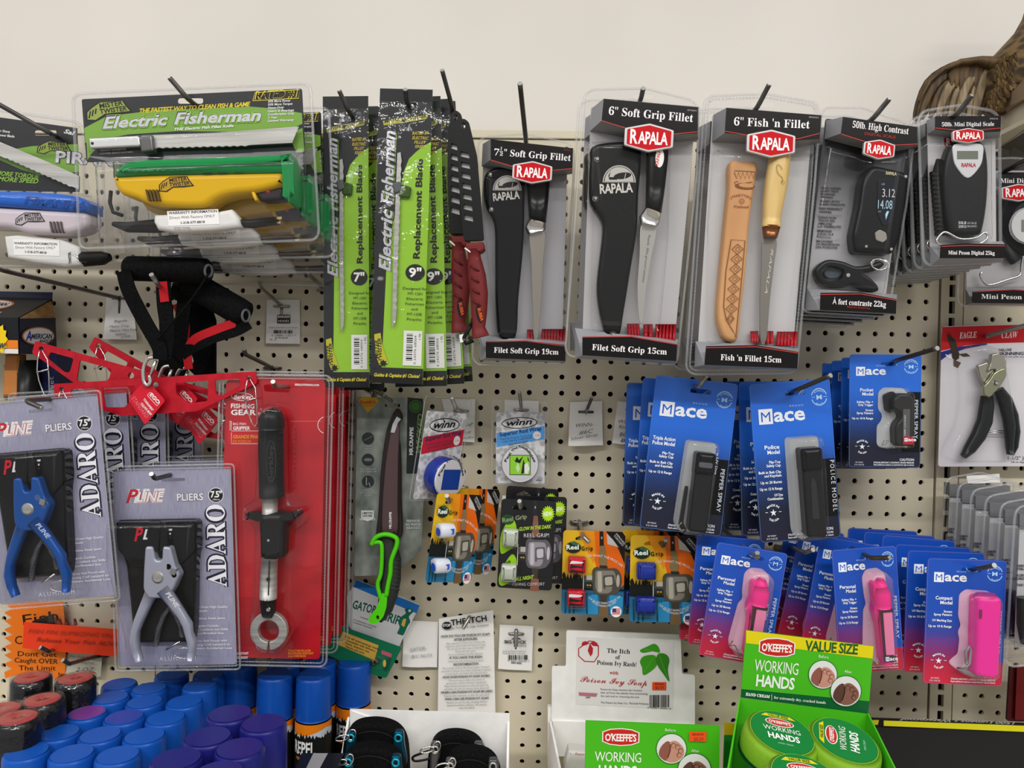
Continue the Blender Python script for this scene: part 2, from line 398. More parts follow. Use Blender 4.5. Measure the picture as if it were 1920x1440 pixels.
# ---------------------------------------------------------------- the setting
U = 0.0254
def rawobj(name, b, kind='structure'): o = b.obj(name); o.parent = None; o.matrix_world = b.t.root.matrix_world; return o
class Z0:                                   # world frame for structure
    root = None; O = V((0, 0, 0)); R = Matrix.Identity(3); des = None
    def L(s, x, z, o=0): return x, z
    def k(s, o=0): return 1
ZW = Z0()
def sobj(b, name, label=None, kind='structure', parent=None, mw=None):
    me_t = b.t; b.t = ZW; o = b.obj(name, parent); b.t = me_t; o['kind'] = kind
    if label: o['label'] = label
    return o
w = B(ZW, 'wallpaint'); w.plate(box(-3.5, 0, 3.5, 3.0), -0.16, -0.06, raw=True); sobj(w, 'wall_back', 'plain off-white painted wall above the pegboard')
w = B(ZW, '#8f8a82,0.6,0,20'); w.add([(-3.5, -4.5, 0), (3.5, -4.5, 0), (3.5, .16, 0), (-3.5, .16, 0), (-3.5, -4.5, -.05), (3.5, -4.5, -.05), (3.5, .16, -.05), (-3.5, .16, -.05)])
for q in ((0, 1, 2, 3), (7, 6, 5, 4), (0, 4, 5, 1), (1, 5, 6, 2), (2, 6, 7, 3), (3, 7, 4, 0)): w.face(q)
sobj(w, 'floor', 'grey shop floor')
# pegboard: cells with real round holes
PEG = Th('pegboard', 'beige steel pegboard back panels with rows of round holes', 'pegboard', at=V((0, 0, ZB)), kind='structure')
TOPZ = W(980, 262, 0).z - ZB
BOTZ = -0.80
def pegpanel(c0, c1, name, lab):
    b = B(PEG, 'pegpaint'); r0 = math.ceil(-(TOPZ - .006) / U) ; r1 = int(-BOTZ / U); n = 8; R = 0.0042
    for c in range(c0, c1 + 1):
        for r in range(r0, r1):
            x, z = c * U, -r * U; h = U / 2
            sq = [(x + h, z), (x + h, z + h), (x, z + h), (x - h, z + h), (x - h, z), (x - h, z - h), (x, z - h), (x + h, z - h)]
            zt = TOPZ
            if r == r0: sq = [(a, zt if q > z else q) for a, q in sq]
            o = b.add([(a, 0, q) for a, q in sq]); i = b.add([(x + R * math.cos(k * math.pi / 4), 0, z + R * math.sin(k * math.pi / 4)) for k in range(8)])
            j = b.add([(x + R * math.cos(k * math.pi / 4), 0.005, z + R * math.sin(k * math.pi / 4)) for k in range(8)])
            b.ring(o, i); b.ring(i, j, True)
    for xx, s in ((c0 * U - U / 2, -1), (c1 * U + U / 2, 1)):
        e = 0.006; b.add([]); q = b.add([(xx, 0, TOPZ), (xx + s * e, 0, TOPZ), (xx + s * e, 0, BOTZ), (xx, 0, BOTZ), (xx + s * e, 0.006, TOPZ), (xx + s * e, 0.006, BOTZ)]); b.face(tuple(q[:4])); b.face((q[1], q[4], q[5], q[2]))
    b.obj(name, label=lab)
pegpanel(-18, 27, 'panel', None); pegpanel(-34, -21, 'panel', None); pegpanel(30, 40, 'panel', None)
b = B(PEG, '#0d0c0b,0.8'); b.plate(box(-34.5 * U, BOTZ, 40.5 * U, TOPZ), -0.030, -0.024, raw=True); b.obj('hole_shade', label='dark sheet standing in for the shade behind the holes')  # near-black sheet stands in for the shade seen through the holes
b = B(PEG, 'pegpaint'); b.plate(box(-34.6 * U, TOPZ + .0012, 40.6 * U, TOPZ + .0145), -0.02, 0.004, raw=True, bv=.0015); b.obj('top_rail')
for c in (-19.5, 28.5):
    b = B(PEG, '#cdc3ac,0.4'); x = c * U; y = -0.002
    zs = [TOPZ]
    for r in range(-14, 31): zs += [-r * U - .008 + .0095, -r * U - .008 - .0095]
    zs += [BOTZ]
    for x0, x1 in ((-.0165, -.0045), (.0045, .0165)):
        b.face(tuple(b.add([(x + x0, y, TOPZ), (x + x1, y, TOPZ), (x + x1, y, BOTZ), (x + x0, y, BOTZ)])))
        b.face(tuple(b.add([(x + x0 * 1, y, TOPZ), (x + x0, 0.006, TOPZ), (x + x0, 0.006, BOTZ), (x + x0, y, BOTZ)])))
        b.face(tuple(b.add([(x + x1, y, TOPZ), (x + x1, 0.006, TOPZ), (x + x1, 0.006, BOTZ), (x + x1, y, BOTZ)])))
    for i in range(0, len(zs), 2):
        z1, z0 = zs[i], zs[i + 1]
        q = b.add([(x - .0045, y, z1), (x + .0045, y, z1), (x + .0045, y, z0), (x - .0045, y, z0), (x - .0045, .003, z1), (x + .0045, .003, z1), (x + .0045, .003, z0), (x - .0045, .003, z0)])
        b.face(tuple(q[:4])); b.face((q[0], q[1], q[5], q[4])); b.face((q[2], q[3], q[7], q[6]))
    b.obj('slotted_upright')
# base shelf the boxes and cans stand on
ZS = CAM.z - 0.655
s_ = Th('base_shelf', 'beige steel gondola shelf below the pegboard', 'shelf', at=V((0, 0, ZS)), kind='structure')
b = B(s_, 'pegpaint'); b.plate(box(-1.0, -0.03, 1.2, 0), 0.012, 0.56, raw=True); b.obj('shelf_board')
# ---------------------------------------------------------------- shared package pieces
def bead(b, pts, o, r, step=0, closed=True):
    """moulded rim round a clear shell; step > 0 makes it a crimped (notched) seam"""
    P = list(pts)
    if step:
        Q = []; n = len(P)
        for i in range(n if closed else n - 1):
            a, c = V(P[i]), V(P[(i + 1) % n]); L = (c - a).length; m = max(1, int(L / step))
            Q += [tuple(a.lerp(c, k / m)) for k in range(m)]
        P = Q
        b.tube([(x, y, o) for x, y in P], r, closed=closed, n=5, rs=[r * (1.15 if i % 2 else .45) for i in range(len(P))])
    else: b.tube([(x, y, o) for x, y in P], r, closed=closed, n=6)
    return b
def slot(cx, cy, w=26, h=7): return rnd(box(cx - w / 2, cy - h / 2, cx + w / 2, cy + h / 2), h * .45, 3)
def shell(t, outer, o=0.0, bead_r=.0016, step=0, holes=(), name='clear_shell', m='clear', r=10, mr='clearrim', o2=0.0012):
    b = B(t, m); P = rnd(outer, r); b.plate(P, o, o + o2, holes=list(holes)); b.m(mr)
    bead(b, P, o + .0012, bead_r)
    if step: bead(b, inset(P, abs(step) * 2.2), o + .0015, bead_r * .8, abs(step))
    return b.obj(name)
def dome(t, pts, o0, o1, bv=.006, name='clear_blister', m='clear', base=None, r=8, parent=None):
    return B(t, m).plate(rnd(pts, r), o0, o1, bv=bv, back=False, base=base and rnd(base, r)).obj(name, parent)
def badge(t, cx, cy, w, h, o, rot=3.0, tx='RAPALA'):
    c, s = math.cos(math.radians(rot)), math.sin(math.radians(rot))
    R = lambda p: [(cx + x * c - y * s, cy + x * s + y * c) for x, y in p]
    hexa = [(-w / 2, -h * .30), (0, -h / 2), (w / 2, -h * .30), (w / 2, h * .30), (0, h / 2), (-w / 2, h * .30)]
    o_ = B(t, '#c9c6c6,0.3,0.3').plate(rnd(R(hexa), 3), o, o + .004, bv=.001).obj('logo_badge')
    a = B(t, o=o + .0042); a.poly(R([(x * .9, y * .86) for x, y in hexa]), '#c00c18,0.25', r=2)
    p0, p1 = R([(-w * .385, h * .22), (w * .385, h * .22)]); a.text(tx[0], p0, (p0[0] + (p1[0] - p0[0]) * .2, p0[1] + (p1[1] - p0[1]) * .2), h * .5, '#f2eeee', 'BN')
    q = (p0[0] + (p1[0] - p0[0]) * .21, p0[1] + (p1[1] - p0[1]) * .21); a.text(tx[1:], q, p1, h * .43, None, 'BN'); a.obj('printing', o_)
def fishlogo(a, cx, cy, w, m, bg, rot=0):
    """half disc with a fish-shaped lure in it"""
    a.poly(ell(cx, cy, w / 2, w * .52, 20, 180, 360), m); a.poly([(cx + (x - cx) * .93, cy - 1 + (y - cy) * .9) for x, y in ell(cx, cy, w / 2, w * .52, 20, 180, 360)], bg)
    a.poly([(cx + (x - cx) * .88, cy - 1.5 + (y - cy) * .85) for x, y in ell(cx, cy, w / 2, w * .52, 20, 180, 360)], m)
    a.poly(ell(cx + w * .1, cy - w * .2, w * .27, w * .1, 16, rot=-8), bg); a.poly([(cx - w * .12, cy - w * .16), (cx - w * .3, cy - w * .16), (cx - w * .25, cy - w * .36), (cx - w * .33, cy - w * .2), (cx - w * .3, cy - w * .08), (cx - w * .05, cy - w * .08)], bg)
    a.line([(cx + w * .2, cy - w * .28), (cx + w * .16, cy - w * .1)], w * .02, m)
def ridges(b, x0, y0, x1, y1, n, o, wpx, th, lean=0):
    for i in range(n):
        x = x0 + (x1 - x0) * (i + .5) / n; b.loft([(x + lean, y0, wpx, o, th), (x + lean * .5, (y0 + y1) / 2, wpx, o + .001, th), (x, y1, wpx, o, th)], n=6)
# ---------------------------------------------------------------- fillet knife clamshells
BLK = '#100e0e,0.3'
def rapack(name, label, outer, hd, ft, ht, ftx, bdg, d, hole, group=None, step=0, hdx=None):
    """clear clamshell with black header box, black footer box, hexagonal badge; coordinates are photo pixels"""
    q = [outer[0], outer[-4], outer[-3], outer[-2]] if False else None
    xs = [p[0] for p in outer]; ys = [p[1] for p in outer]
    t = Th(name, label, 'packaged tool', quad=[(outer[0][0], outer[0][1]), (hdx[0]), (hdx[1]), (hdx[2])], d=d, group=group)
    shell(t, outer, 0, .0018, step, holes=[slot(*hole, 44, 12)])
    return t
def hdrbox(t, P, base, o, rl, name='header_box', m=BLK, fr=None):
    """protruding box with sloping sides: front outline P, base outline"""
    b = B(t, '#8c8c90,0.35').plate(P, .001, o - .0006, base=base, front=False, back=False).m(m).plate(P, o - .0014, o)
    h = b.obj(name); a = B(t, o=o + .0004)
    a.line(rl, 1.5, '#b83a34'); return h, a

# 6 inch soft grip fillet knife pack
OG = [(1096, 178), (1110, 168), (1210, 166), (1296, 187), (1312, 204), (1306, 330), (1270, 675), (1262, 684), (1068, 668), (1060, 655)]
g6 = Th('fillet_knife_pack', 'black handled fillet knife and black sheath in clear pack, biggest soft grip pack', 'packaged knife', quad=[(1096, 172), (1312, 196), (1268, 684), (1062, 662)], d=.20, group='clamshell packs of fillet knives')
shell(g6, OG, 0, .0018, holes=[slot(1206, 181, 40, 10)])
b = B(g6, '#b9b6b6,0.4'); b.plate(rnd([(1108, 200), (1304, 220), (1264, 650), (1092, 632)], 5), -.0016, -.0004); b.obj('backing_card')
h, a = hdrbox(g6, [(1132, 185), (1309, 201), (1308, 249), (1262, 252), (1216, 247), (1128, 226)], [(1110, 203), (1311, 200), (1309, 262), (1262, 266), (1200, 262), (1106, 246)], .030, [(1128, 226), (1205, 250), (1258, 252), (1308, 247)])
a.text('6" Soft Grip Fillet', (1141, 215), (1299, 229), 16, '#eeeaea', 's').text('RPT06SH1', (1289, 208), (1306, 209), 3, '#b9b0b0').obj('printing', h)
badge(g6, 1217, 258, 92, 54, .031)
h, a = hdrbox(g6, [(1092, 631), (1183, 630), (1270, 645), (1268, 677), (1092, 666)], [(1078, 615), (1272, 636), (1270, 682), (1078, 672)], .026, [(1092, 632), (1183, 631), (1270, 646)], 'footer_box')
a.text('Filet Soft Grip 15cm', (1110, 656), (1250, 665), 11.5, '#eeeaea', 's').obj('printing', h)
sh = B(g6, '#141414,0.3,0,60').plate(curve([(1112, 272), (1160, 264), (1198, 268), (1203, 300), (1198, 360), (1195, 430), (1183, 505), (1171, 580), (1161, 630), (1139, 630), (1131, 612), (1123, 575), (1120, 530), (1129, 450), (1130, 420), (1122, 402), (1107, 378), (1105, 340), (1107, 300)], 4, True), .001, .018, bv=.006).obj('sheath')
a = B(g6, o=.0186); fishlogo(a, 1161, 342, 62, '#b9b5ae', '#141414'); a.text('RAPALA', (1125, 363), (1187, 360), 18, '#c9c5be', 'BN').obj('printing', sh)
for p in ((1120, 298), (1117, 372), (1150, 627)): B(g6, 'chrome').lathe(*p, .0176, [(.0045, -.001), (.004, .0008), (.002, .0016)], 12).obj('rivet', sh)
B(g6, '#161616,0.28').loft([(1234, 262, 40, .018, .02), (1232, 300, 41, .018, .022), (1229, 350, 36, .018, .022), (1225, 398, 31, .018, .018)], 14, .8).obj('handle')
a = B(g6, o=.0295); a.poly(ell(1237, 296, 8, 18, 18, rot=3), '#e8e4e0').text('RAPALA', (1234, 311), (1239, 281), 6, '#c9331f', 'B').obj('handle_sticker')
B(g6, 'chrome').loft([(1224, 397, 32, .018, .02), (1218, 412, 40, .018, .019), (1216, 422, 32, .018, .012)], 14, .7).obj('bolster')
kb = B(g6, '#bdbab4,0.25,0.75').plate(curve([(1203, 421), (1231, 424), (1222, 480), (1212, 540), (1207, 590), (1204, 607), (1198, 597), (1195, 540), (1199, 480)], 4, True), .012, .0145, bv=.0006).obj('blade')
B(g6, o=.0147).text('Rapala  fillet ground stainless', (1216, 440), (1204, 530), 4.5, '#5c5a56', 'h').obj('printing', kb)
b = B(g6, '#a01824,0.35'); ridges(b, 1178, 607, 1200, 632, 4, .008, 7, .008, -2); ridges(b, 1206, 608, 1224, 633, 2, .010, 9, .01); ridges(b, 1227, 608, 1266, 638, 6, .008, 6.5, .008, 2); b.obj('sharpener')
dome(g6, [(1104, 262), (1200, 258), (1262, 262), (1256, 450), (1240, 625), (1110, 618), (1112, 400)], .001, .024, .012)
dup(g6, .075, 'second soft grip knife pack hanging directly behind the largest one', dx=-.003, dz=.012)

# 7 1/2 inch soft grip fillet knife pack
g7 = Th('fillet_knife_pack', 'smaller clear pack beside red handled knives, glossy black sheath and fillet knife', 'packaged knife', quad=[(896, 258), (1074, 272), (1060, 684), (888, 676)], d=.155, group='clamshell packs of fillet knives')
shell(g7, [(896, 268), (908, 256), (985, 251), (1066, 268), (1076, 282), (1073, 420), (1060, 678), (1050, 686), (896, 684), (886, 672)], 0, .0016, holes=[slot(985, 262, 34, 8)])
B(g7, '#a7a5a7,0.4').plate(rnd([(906, 280), (1064, 296), (1054, 650), (898, 640)], 5), -.0016, -.0004).obj('backing_card')
h, a = hdrbox(g7, [(920, 261), (1074, 278), (1073, 317), (1032, 321), (975, 316), (920, 299)], [(905, 270), (1075, 278), (1073, 326), (1032, 332), (970, 330), (903, 312)], .028, [(920, 300), (975, 316), (1030, 320), (1073, 316)])
a.text('7', (926, 291), (935, 292), 13, '#eeeaea', 's').text('1', (938, 281), (941, 281.4), 6, None, 's').line([(936.5, 283.5), (943, 284.4)], .9).text('2', (937, 291.5), (942.5, 292.2), 6, None, 's').text('" Soft Grip Fillet', (945, 292), (1070, 302), 13, None, 's').text('RPT07SH1', (1057, 282), (1070, 283.5), 2.6, '#a03a3a').obj('printing', h)
badge(g7, 998, 323, 75, 43, .029)
h, a = hdrbox(g7, [(911, 640), (985, 638), (1061, 647), (1060, 677), (911, 671)], [(900, 628), (1062, 636), (1060, 680), (899, 676)], .024, [(911, 641), (985, 639), (1061, 649)], 'footer_box')
a.text('Filet Soft Grip 19cm', (926, 661), (1047, 665), 10.5, '#e6e2e2', 's').obj('printing', h)
sh = B(g7, '#0f0f10,0.22').plate(curve([(912, 322), (945, 310), (980, 318), (983, 360), (981, 455), (972, 555), (966, 632), (936, 632), (929, 580), (928, 480), (926, 420), (910, 385), (906, 352)], 4, True), .001, .016, bv=.005).obj('sheath')
a = B(g7, o=.0166); fishlogo(a, 951, 357, 54, '#a9a5a0', '#101010'); a.text('RAPALA', (925, 377), (975, 372), 15, '#b5b1ac', 'BN').obj('printing', sh)
for p in ((920, 327), (922, 392)): B(g7, 'chrome').lathe(*p, .0156, [(.004, -.001), (.0036, .0008), (.0018, .0014)], 12).obj('rivet', sh)
B(g7, '#121212,0.22').loft([(1009, 335, 44, .016, .018), (1009, 370, 40, .016, .02), (1008, 418, 32, .016, .017)], 14, .8).obj('handle')
B(g7, 'chrome').loft([(1007, 416, 34, .016, .018), (1004, 428, 40, .016, .018), (1006, 436, 32, .016, .01)], 14, .7).obj('bolster')
B(g7, '#a19a90,0.25,0.8').plate(curve([(994, 436), (1021, 437), (1018, 500), (1014, 580), (1008, 636), (1001, 632), (998, 560), (996, 490)], 4, True), .012, .014, bv=.0006).obj('blade')
b = B(g7, '#8e1420,0.35'); ridges(b, 989, 618, 1000, 640, 2, .007, 6, .008, -1); ridges(b, 1015, 617, 1060, 644, 8, .007, 6, .008, 1); b.obj('sharpener')
dome(g7, [(908, 326), (1032, 338), (1066, 330), (1058, 640), (930, 632), (905, 400)], .001, .021, .010)

# 6 inch fish 'n fillet knife pack
gf = Th('fillet_knife_pack', 'wooden handled fillet knife and tan leather sheath in clear pack', 'packaged knife', quad=[(1322, 184), (1534, 200), (1494, 700), (1288, 692)], d=.20, group='clamshell packs of fillet knives')
shell(gf, [(1321, 190), (1332, 180), (1436, 176), (1528, 192), (1536, 206), (1528, 340), (1494, 690), (1484, 700), (1298, 702), (1286, 690)], 0, .0018, 3.2, holes=[slot(1430, 196, 44, 11)])
B(gf, '#c9c7c6,0.4').plate(rnd([(1336, 214), (1524, 226), (1486, 660), (1308, 660)], 5), -.0016, -.0004).obj('backing_card')
h, a = hdrbox(gf, [(1362, 202), (1540, 216), (1537, 260), (1496, 263), (1440, 256), (1359, 249)], [(1338, 215), (1541, 216), (1537, 268), (1494, 277), (1440, 272), (1335, 266)], .030, [(1359, 246), (1440, 260), (1497, 260), (1537, 250)])
a.text("6\" Fish 'n Fillet", (1376, 235), (1518, 241), 16, '#eeeaea', 's').text('BPFNF6SH1', (1517, 221), (1535, 222), 3, '#b9b0b0').obj('printing', h)
badge(gf, 1446, 269, 91, 53, .031, 2)
h, a = hdrbox(gf, [(1324, 649), (1417, 647), (1497, 660), (1495, 691), (1321, 684)], [(1304, 640), (1498, 652), (1496, 694), (1302, 688)], .026, [(1324, 652), (1417, 650), (1497, 662)], 'footer_box')
a.text("Fish 'n Fillet 15cm", (1351, 675), (1465, 680), 11.5, '#eeeaea', 's').obj('printing', h)
sh = B(gf, 'leather').plate(curve([(1370, 303), (1395, 302), (1420, 306), (1416, 345), (1406, 420), (1400, 500), (1391, 580), (1383, 637), (1361, 637), (1349, 612), (1346, 580), (1352, 505), (1359, 430), (1362, 400), (1367, 350)], 4, True), .001, .018, bv=.005).obj('sheath')
a = B(gf, o=.0186); D = '#7a4a26'
a.line([(1377, 320), (1417, 322)], 1, D).line([(1377, 323)] + [p for i in range(5) for p in ((1381 + i * 8, 335), (1385 + i * 8, 323))], 1.6)
a.poly(ell(1397, 349, 19, 6, 16, rot=4)); a.poly(ell(1399, 347.5, 14, 4, 16, rot=4), '#c68f5b'); a.line([(1380, 348), (1377, 341), (1384, 340)], 1.2, D).line([(1398, 343), (1411, 341)], 1.2)
a.text('J.MARTTIINI', (1370, 373), (1408, 374), 5, D, '', 5).line(ell(1391, 377, 4.5), .8, closed=True).text('H', (1389, 379), (1393, 379), 3.6).text('Finland', (1376, 389), (1404, 390), 4.5, None, 's')
E_ = [(1371, 449), (1397, 451), (1392, 510), (1386, 570), (1380, 632), (1373, 618), (1362, 600), (1357, 575), (1361, 510)]
a.line(E_, 1.6, D, closed=True)
for i in range(8):
    y = 467 + i * 18.6; x = 1383.5 - i * 1.9; k = 1 if i < 7 else .6; a.line([(x, y - 9.5), (x + 10 * k, y), (x - 1, y + 9.5), (x - 11 * k, y)], 1.7, closed=True).line([(x, y - 4.5), (x + 4.6, y), (x, y + 4.5), (x - 4.6, y)], 1.3, closed=True)
a.obj('tooling', sh)
B(gf, 'wood').loft([(1462, 284, 40, .018, .020), (1461, 300, 40, .018, .024), (1455, 345, 42, .018, .026), (1449, 385, 38, .018, .024), (1447, 408, 33, .018, .02), (1446, 426, 35, .018, .02)], 14, .9).obj('handle')
B(gf, '#8a5a3c,0.25,0.85').loft([(1446, 424, 35, .018, .021), (1444, 446, 26, .018, .017)], 14).obj('ferrule')
kb = B(gf, '#8f8a82,0.3,0.8').plate(curve([(1431, 447), (1456, 448), (1451, 500), (1444, 560), (1437, 637), (1426, 639), (1425, 560), (1428, 500)], 4, True), .012, .0145, bv=.0006).obj('blade')
B(gf, o=.0147).text('RAPALA', (1446, 466), (1434, 550), 5, '#c4beb4', 'h').obj('printing', kb)
B(gf, o=.0315).line(curve([(1467, 318), (1461, 309), (1456, 312), (1459, 325), (1467, 334), (1466, 342)], 4), .9, '#6b4a22').line(ell(1468, 342, 3), .6, closed=True).obj('handle_mark')
b = B(gf, '#b01a26,0.35'); ridges(b, 1408, 621, 1422, 642, 3, .007, 6, .008, -1); ridges(b, 1435, 621, 1450, 645, 2, .009, 8, .01); ridges(b, 1455, 622, 1493, 648, 6, .007, 7, .008, 2); b.obj('sharpener')
dome(gf, [(1342, 276), (1440, 280), (1530, 282), (1490, 640), (1330, 640), (1332, 420)], .001, .024, .012)
dup(gf, .07, 'second leather sheath knife pack hanging behind the first', dx=-.004, dz=.006)

# 50 lb high contrast digital scale
gs = Th('fish_scale_pack', 'dark screen digital fish scale with separate jaw gripper in clear pack', 'packaged scale', quad=[(1541, 206), (1722, 224), (1664, 592), (1506, 582)], d=.19, group='clamshell packs of digital scales')
shell(gs, [(1540, 212), (1548, 202), (1616, 202), (1696, 230), (1716, 244), (1700, 380), (1666, 588), (1656, 594), (1512, 586), (1504, 576)], 0, .0016, holes=[slot(1642, 222, 34, 8)])
gradmat('scalecard', .26, [(0, '#0c0c0d'), (.3, '#1c1c1e'), (.62, '#a3a2a4'), (1, '#b4b2b2')], diag=.0)
B(gs, 'scalecard').plate(rnd([(1548, 222), (1706, 240), (1660, 560), (1512, 552)], 5), -.0016, -.0004).obj('backing_card')
h, a = hdrbox(gs, [(1581, 219), (1720, 238), (1720, 271), (1682, 273), (1640, 268), (1577, 250)], [(1549, 226), (1721, 238), (1720, 276), (1682, 284), (1630, 282), (1546, 261)], .028, [(1577, 251), (1625, 266), (1682, 272), (1720, 270)])
a.text('50lb. High Contrast', (1598, 239), (1703, 252), 13, '#eeeaea', 's').text('DIGITAL SCALE', (1621, 253), (1679, 260), 5.5, '#b8352a', '').obj('printing', h)
badge(gs, 1649, 280, 59, 38, .029, 6)
h, a = hdrbox(gs, [(1539, 549), (1614, 548), (1681, 561), (1680, 588), (1538, 581)], [(1513, 540), (1682, 552), (1680, 590), (1510, 582)], .026, [(1539, 552), (1614, 551), (1681, 563)], 'footer_box')
a.text('À fort contraste 22kg', (1561, 570), (1661, 576), 11, '#eeeaea', 's').text('PESON DIGITAL', (1588, 577), (1632, 580), 3.6, '#a8302a').obj('printing', h)
a = B(gs, o=.0004); T = '#26262a'; R8 = ['DARK SCREEN', 'LIGHT TEXT', 'ENHANCES', 'VIEWING', '', 'STORE UP-TO', '8 FISH WEIGHTS', '', 'FISH FRIENDLY', 'GRIPPER', '', '', 'ECRAN NOIR', 'TEXTE FIN', 'AMELIORE', 'LA VISIBILITE', '', 'MEMORISE', 'JUSQU A 8', 'POISSONS', '', 'MACHOIRES', 'DE PREHENSION', 'DES POISSONS']
y = 354
for i, tx in enumerate(R8):
    if tx: a.text(tx, (1540 - (y - 354) * .09, y), (1540 - (y - 354) * .09 + len(tx) * 3.35, y + 1.5), 3.9, T, 'b'); y += 5.6
    else: y += 2.6
    if not tx: a.line([(1536 - (y - 354) * .09, y - 4.2), (1583 - (y - 354) * .09, y - 3.2)], .4, '#55555a')
a.obj('printing')
sb = B(gs, '#131314,0.3').plate(rnd([(1625, 322), (1638, 308), (1700, 322), (1706, 336), (1697, 400), (1690, 440), (1676, 476), (1604, 472), (1600, 440), (1612, 385), (1618, 340)], 9), .002, .024, bv=.006).obj('scale_body')
sc_ = B(gs, '#202329,0.12').plate(rnd([(1646, 336), (1682, 335), (1681, 380), (1674, 418), (1656, 424), (1645, 400)], 5), .024, .0252, bv=.0005).obj('screen', sb)
a = B(gs, o=.0256); a.text('3.12', (1654, 369), (1678, 370), 16, '#c8c2c4', '').text('14.08', (1646, 391), (1673, 392), 17, '#a9c6d8', '').text('LB', (1653, 347), (1659, 347), 4, '#9a9a9a').text('OZ', (1646, 398), (1652, 398), 3).poly([(1663, 396), (1667, 396), (1661, 412), (1660, 402)], '#a9d3ea').obj('display_digits', sc_)
B(gs, o=.0246).text('RAPALA', (1661, 327), (1681, 329), 6, '#c8bf96', 'BN').obj('printing', sb)
B(gs, '#8f8a84,0.3').plate(rnd([(1641, 436), (1650, 430), (1662, 436), (1664, 448), (1656, 455), (1643, 450)], 3), .024, .0262, bv=.001).obj('keypad', sb)
for p in ((1624, 462), (1671, 467), (1698, 331)): B(gs, 'chrome').lathe(*p, .0235, [(.0022, 0), (.0018, .0008)], 10).obj('screw', sb)
b = B(gs, 'chrome')
for i in range(4): b.tube([(x + i * 1.5, y_, .018 - i * .002) for x, y_ in ell(1648, 496, 15, 10, 20, rot=10)], .0009, closed=True)
b.obj('ring')
jw = B(gs, '#161617,0.25').plate(curve([(1530, 505), (1550, 487), (1580, 489), (1605, 498), (1630, 496), (1652, 489), (1659, 497), (1640, 508), (1620, 511), (1634, 521), (1648, 537), (1646, 546), (1625, 544), (1602, 534), (1585, 538), (1560, 537), (1538, 530)], 4, True), .004, .017, holes=[curve([(1540, 512), (1553, 498), (1578, 502), (1584, 512), (1575, 524), (1552, 526)], 4, True)], bv=.004).obj('jaw_gripper')
B(gs, '#4e555c,0.2').plate(curve([(1546, 512), (1556, 503), (1574, 505), (1578, 512), (1570, 520), (1554, 521)], 3, True), .002, .008).obj('gripper_pad', jw)
B(gs, 'chrome').lathe(1590, 516, .0165, [(.003, 0), (.0025, .001)], 10).obj('screw', jw)
dome(gs, [(1552, 268), (1630, 290), (1700, 288), (1662, 552), (1520, 545), (1535, 400)], .001, .027, .010)
for i in range(4): dup(gs, .034 * (i + 1), ['second', 'third', 'fourth', 'rearmost'][i] + ' dark screen scale pack in the row behind the front one', dx=.002 * (i % 2), dz=-.002 * i)

# mini digital scale, front of a deep row
gm = Th('fish_scale_pack', 'small digital scale with silver face and grey window in clear pack, front of row', 'packaged scale', quad=[(1724, 206), (1874, 212), (1872, 494), (1730, 500)], d=.20, group='clamshell packs of digital scales')
shell(gm, [(1722, 222), (1732, 208), (1800, 197), (1862, 208), (1874, 222), (1876, 480), (1868, 492), (1742, 498), (1731, 488)], 0, .002, holes=[slot(1795, 208, 40, 8)])
B(gm, '#c2c0c0,0.4').plate(rnd([(1738, 222), (1866, 222), (1868, 470), (1744, 476)], 5), -.0016, -.0004).obj('backing_card')
h, a = hdrbox(gm, [(1754, 218), (1877, 217), (1876, 246), (1812, 250), (1754, 242)], [(1737, 226), (1878, 220), (1874, 258), (1812, 262), (1738, 252)], .019, [(1754, 240), (1812, 246), (1876, 240)])
a.text('50lb. Mini Digital Scale', (1766, 237), (1864, 236), 8, '#eeeaea', 's').text('RMDS-50', (1856, 224), (1871, 224), 3, '#b9b0b0').obj('printing', h)
badge(gm, 1816, 254, 59, 29, .0195, -1)
h, a = hdrbox(gm, [(1765, 459), (1815, 456), (1884, 458), (1883, 484), (1763, 484)], [(1744, 462), (1880, 452), (1878, 492), (1744, 498)], .019, [(1765, 462), (1815, 460), (1884, 461)], 'footer_box')
a.text('Mini Peson Digital 25kg', (1778, 477), (1865, 478), 7.5, '#eeeaea', 's').obj('printing', h)
sb = B(gm, '#1a1a1b,0.35').plate(curve([(1786, 268), (1815, 262), (1846, 268), (1855, 310), (1854, 370), (1846, 425), (1836, 440), (1792, 440), (1780, 425), (1772, 370), (1772, 312)], 4, True), .002, .017, bv=.006).obj('scale_body')
b = B(gm, '#121213,0.5')
for i in range(14): b.loft([(1752 + i * .7, 322 + i * 8.6, 17, .008, .010), (1752.6 + i * .7, 329 + i * 8.6, 17, .008, .010)], 8, .7)
b.loft([(1762, 300, 14, .01, .008), (1754, 326, 14, .009, .008), (1764, 442, 14, .009, .008)], 8); b.obj('ribbed_grip', sb)
f_ = B(gm, '#c9c9cb,0.3,0.3').plate(curve([(1789, 271), (1815, 268), (1842, 271), (1844, 290), (1838, 312), (1815, 334), (1793, 312), (1787, 290)], 4, True), .017, .0185, bv=.001).obj('face_plate', sb)
B(gm, '#6f7467,0.2').plate(box(1795, 283, 1834, 298), .0185, .019).obj('display', sb)
B(gm, o=.0187).text('RAPALA', (1803, 313), (1830, 313), 7.5, '#b0202a', 'BN').obj('printing', f_)
B(gm, o=.0173).text('50LB', (1797, 420), (1812, 420), 5, '#b8babd', 'B').text('25KG', (1797, 427), (1812, 427), 5, None, 'B').text('SCALE', (1814, 420), (1831, 420), 4).text('BALANCE', (1814, 426), (1831, 426), 4).obj('printing', sb)
B(gm, 'chrome').tube([(x, y, .013) for x, y in curve([(1756, 452), (1768, 436), (1780, 438), (1800, 448), (1830, 446), (1846, 436), (1852, 444), (1838, 456), (1800, 460), (1770, 462)], 4, True)], .0016, closed=True).obj('hook')
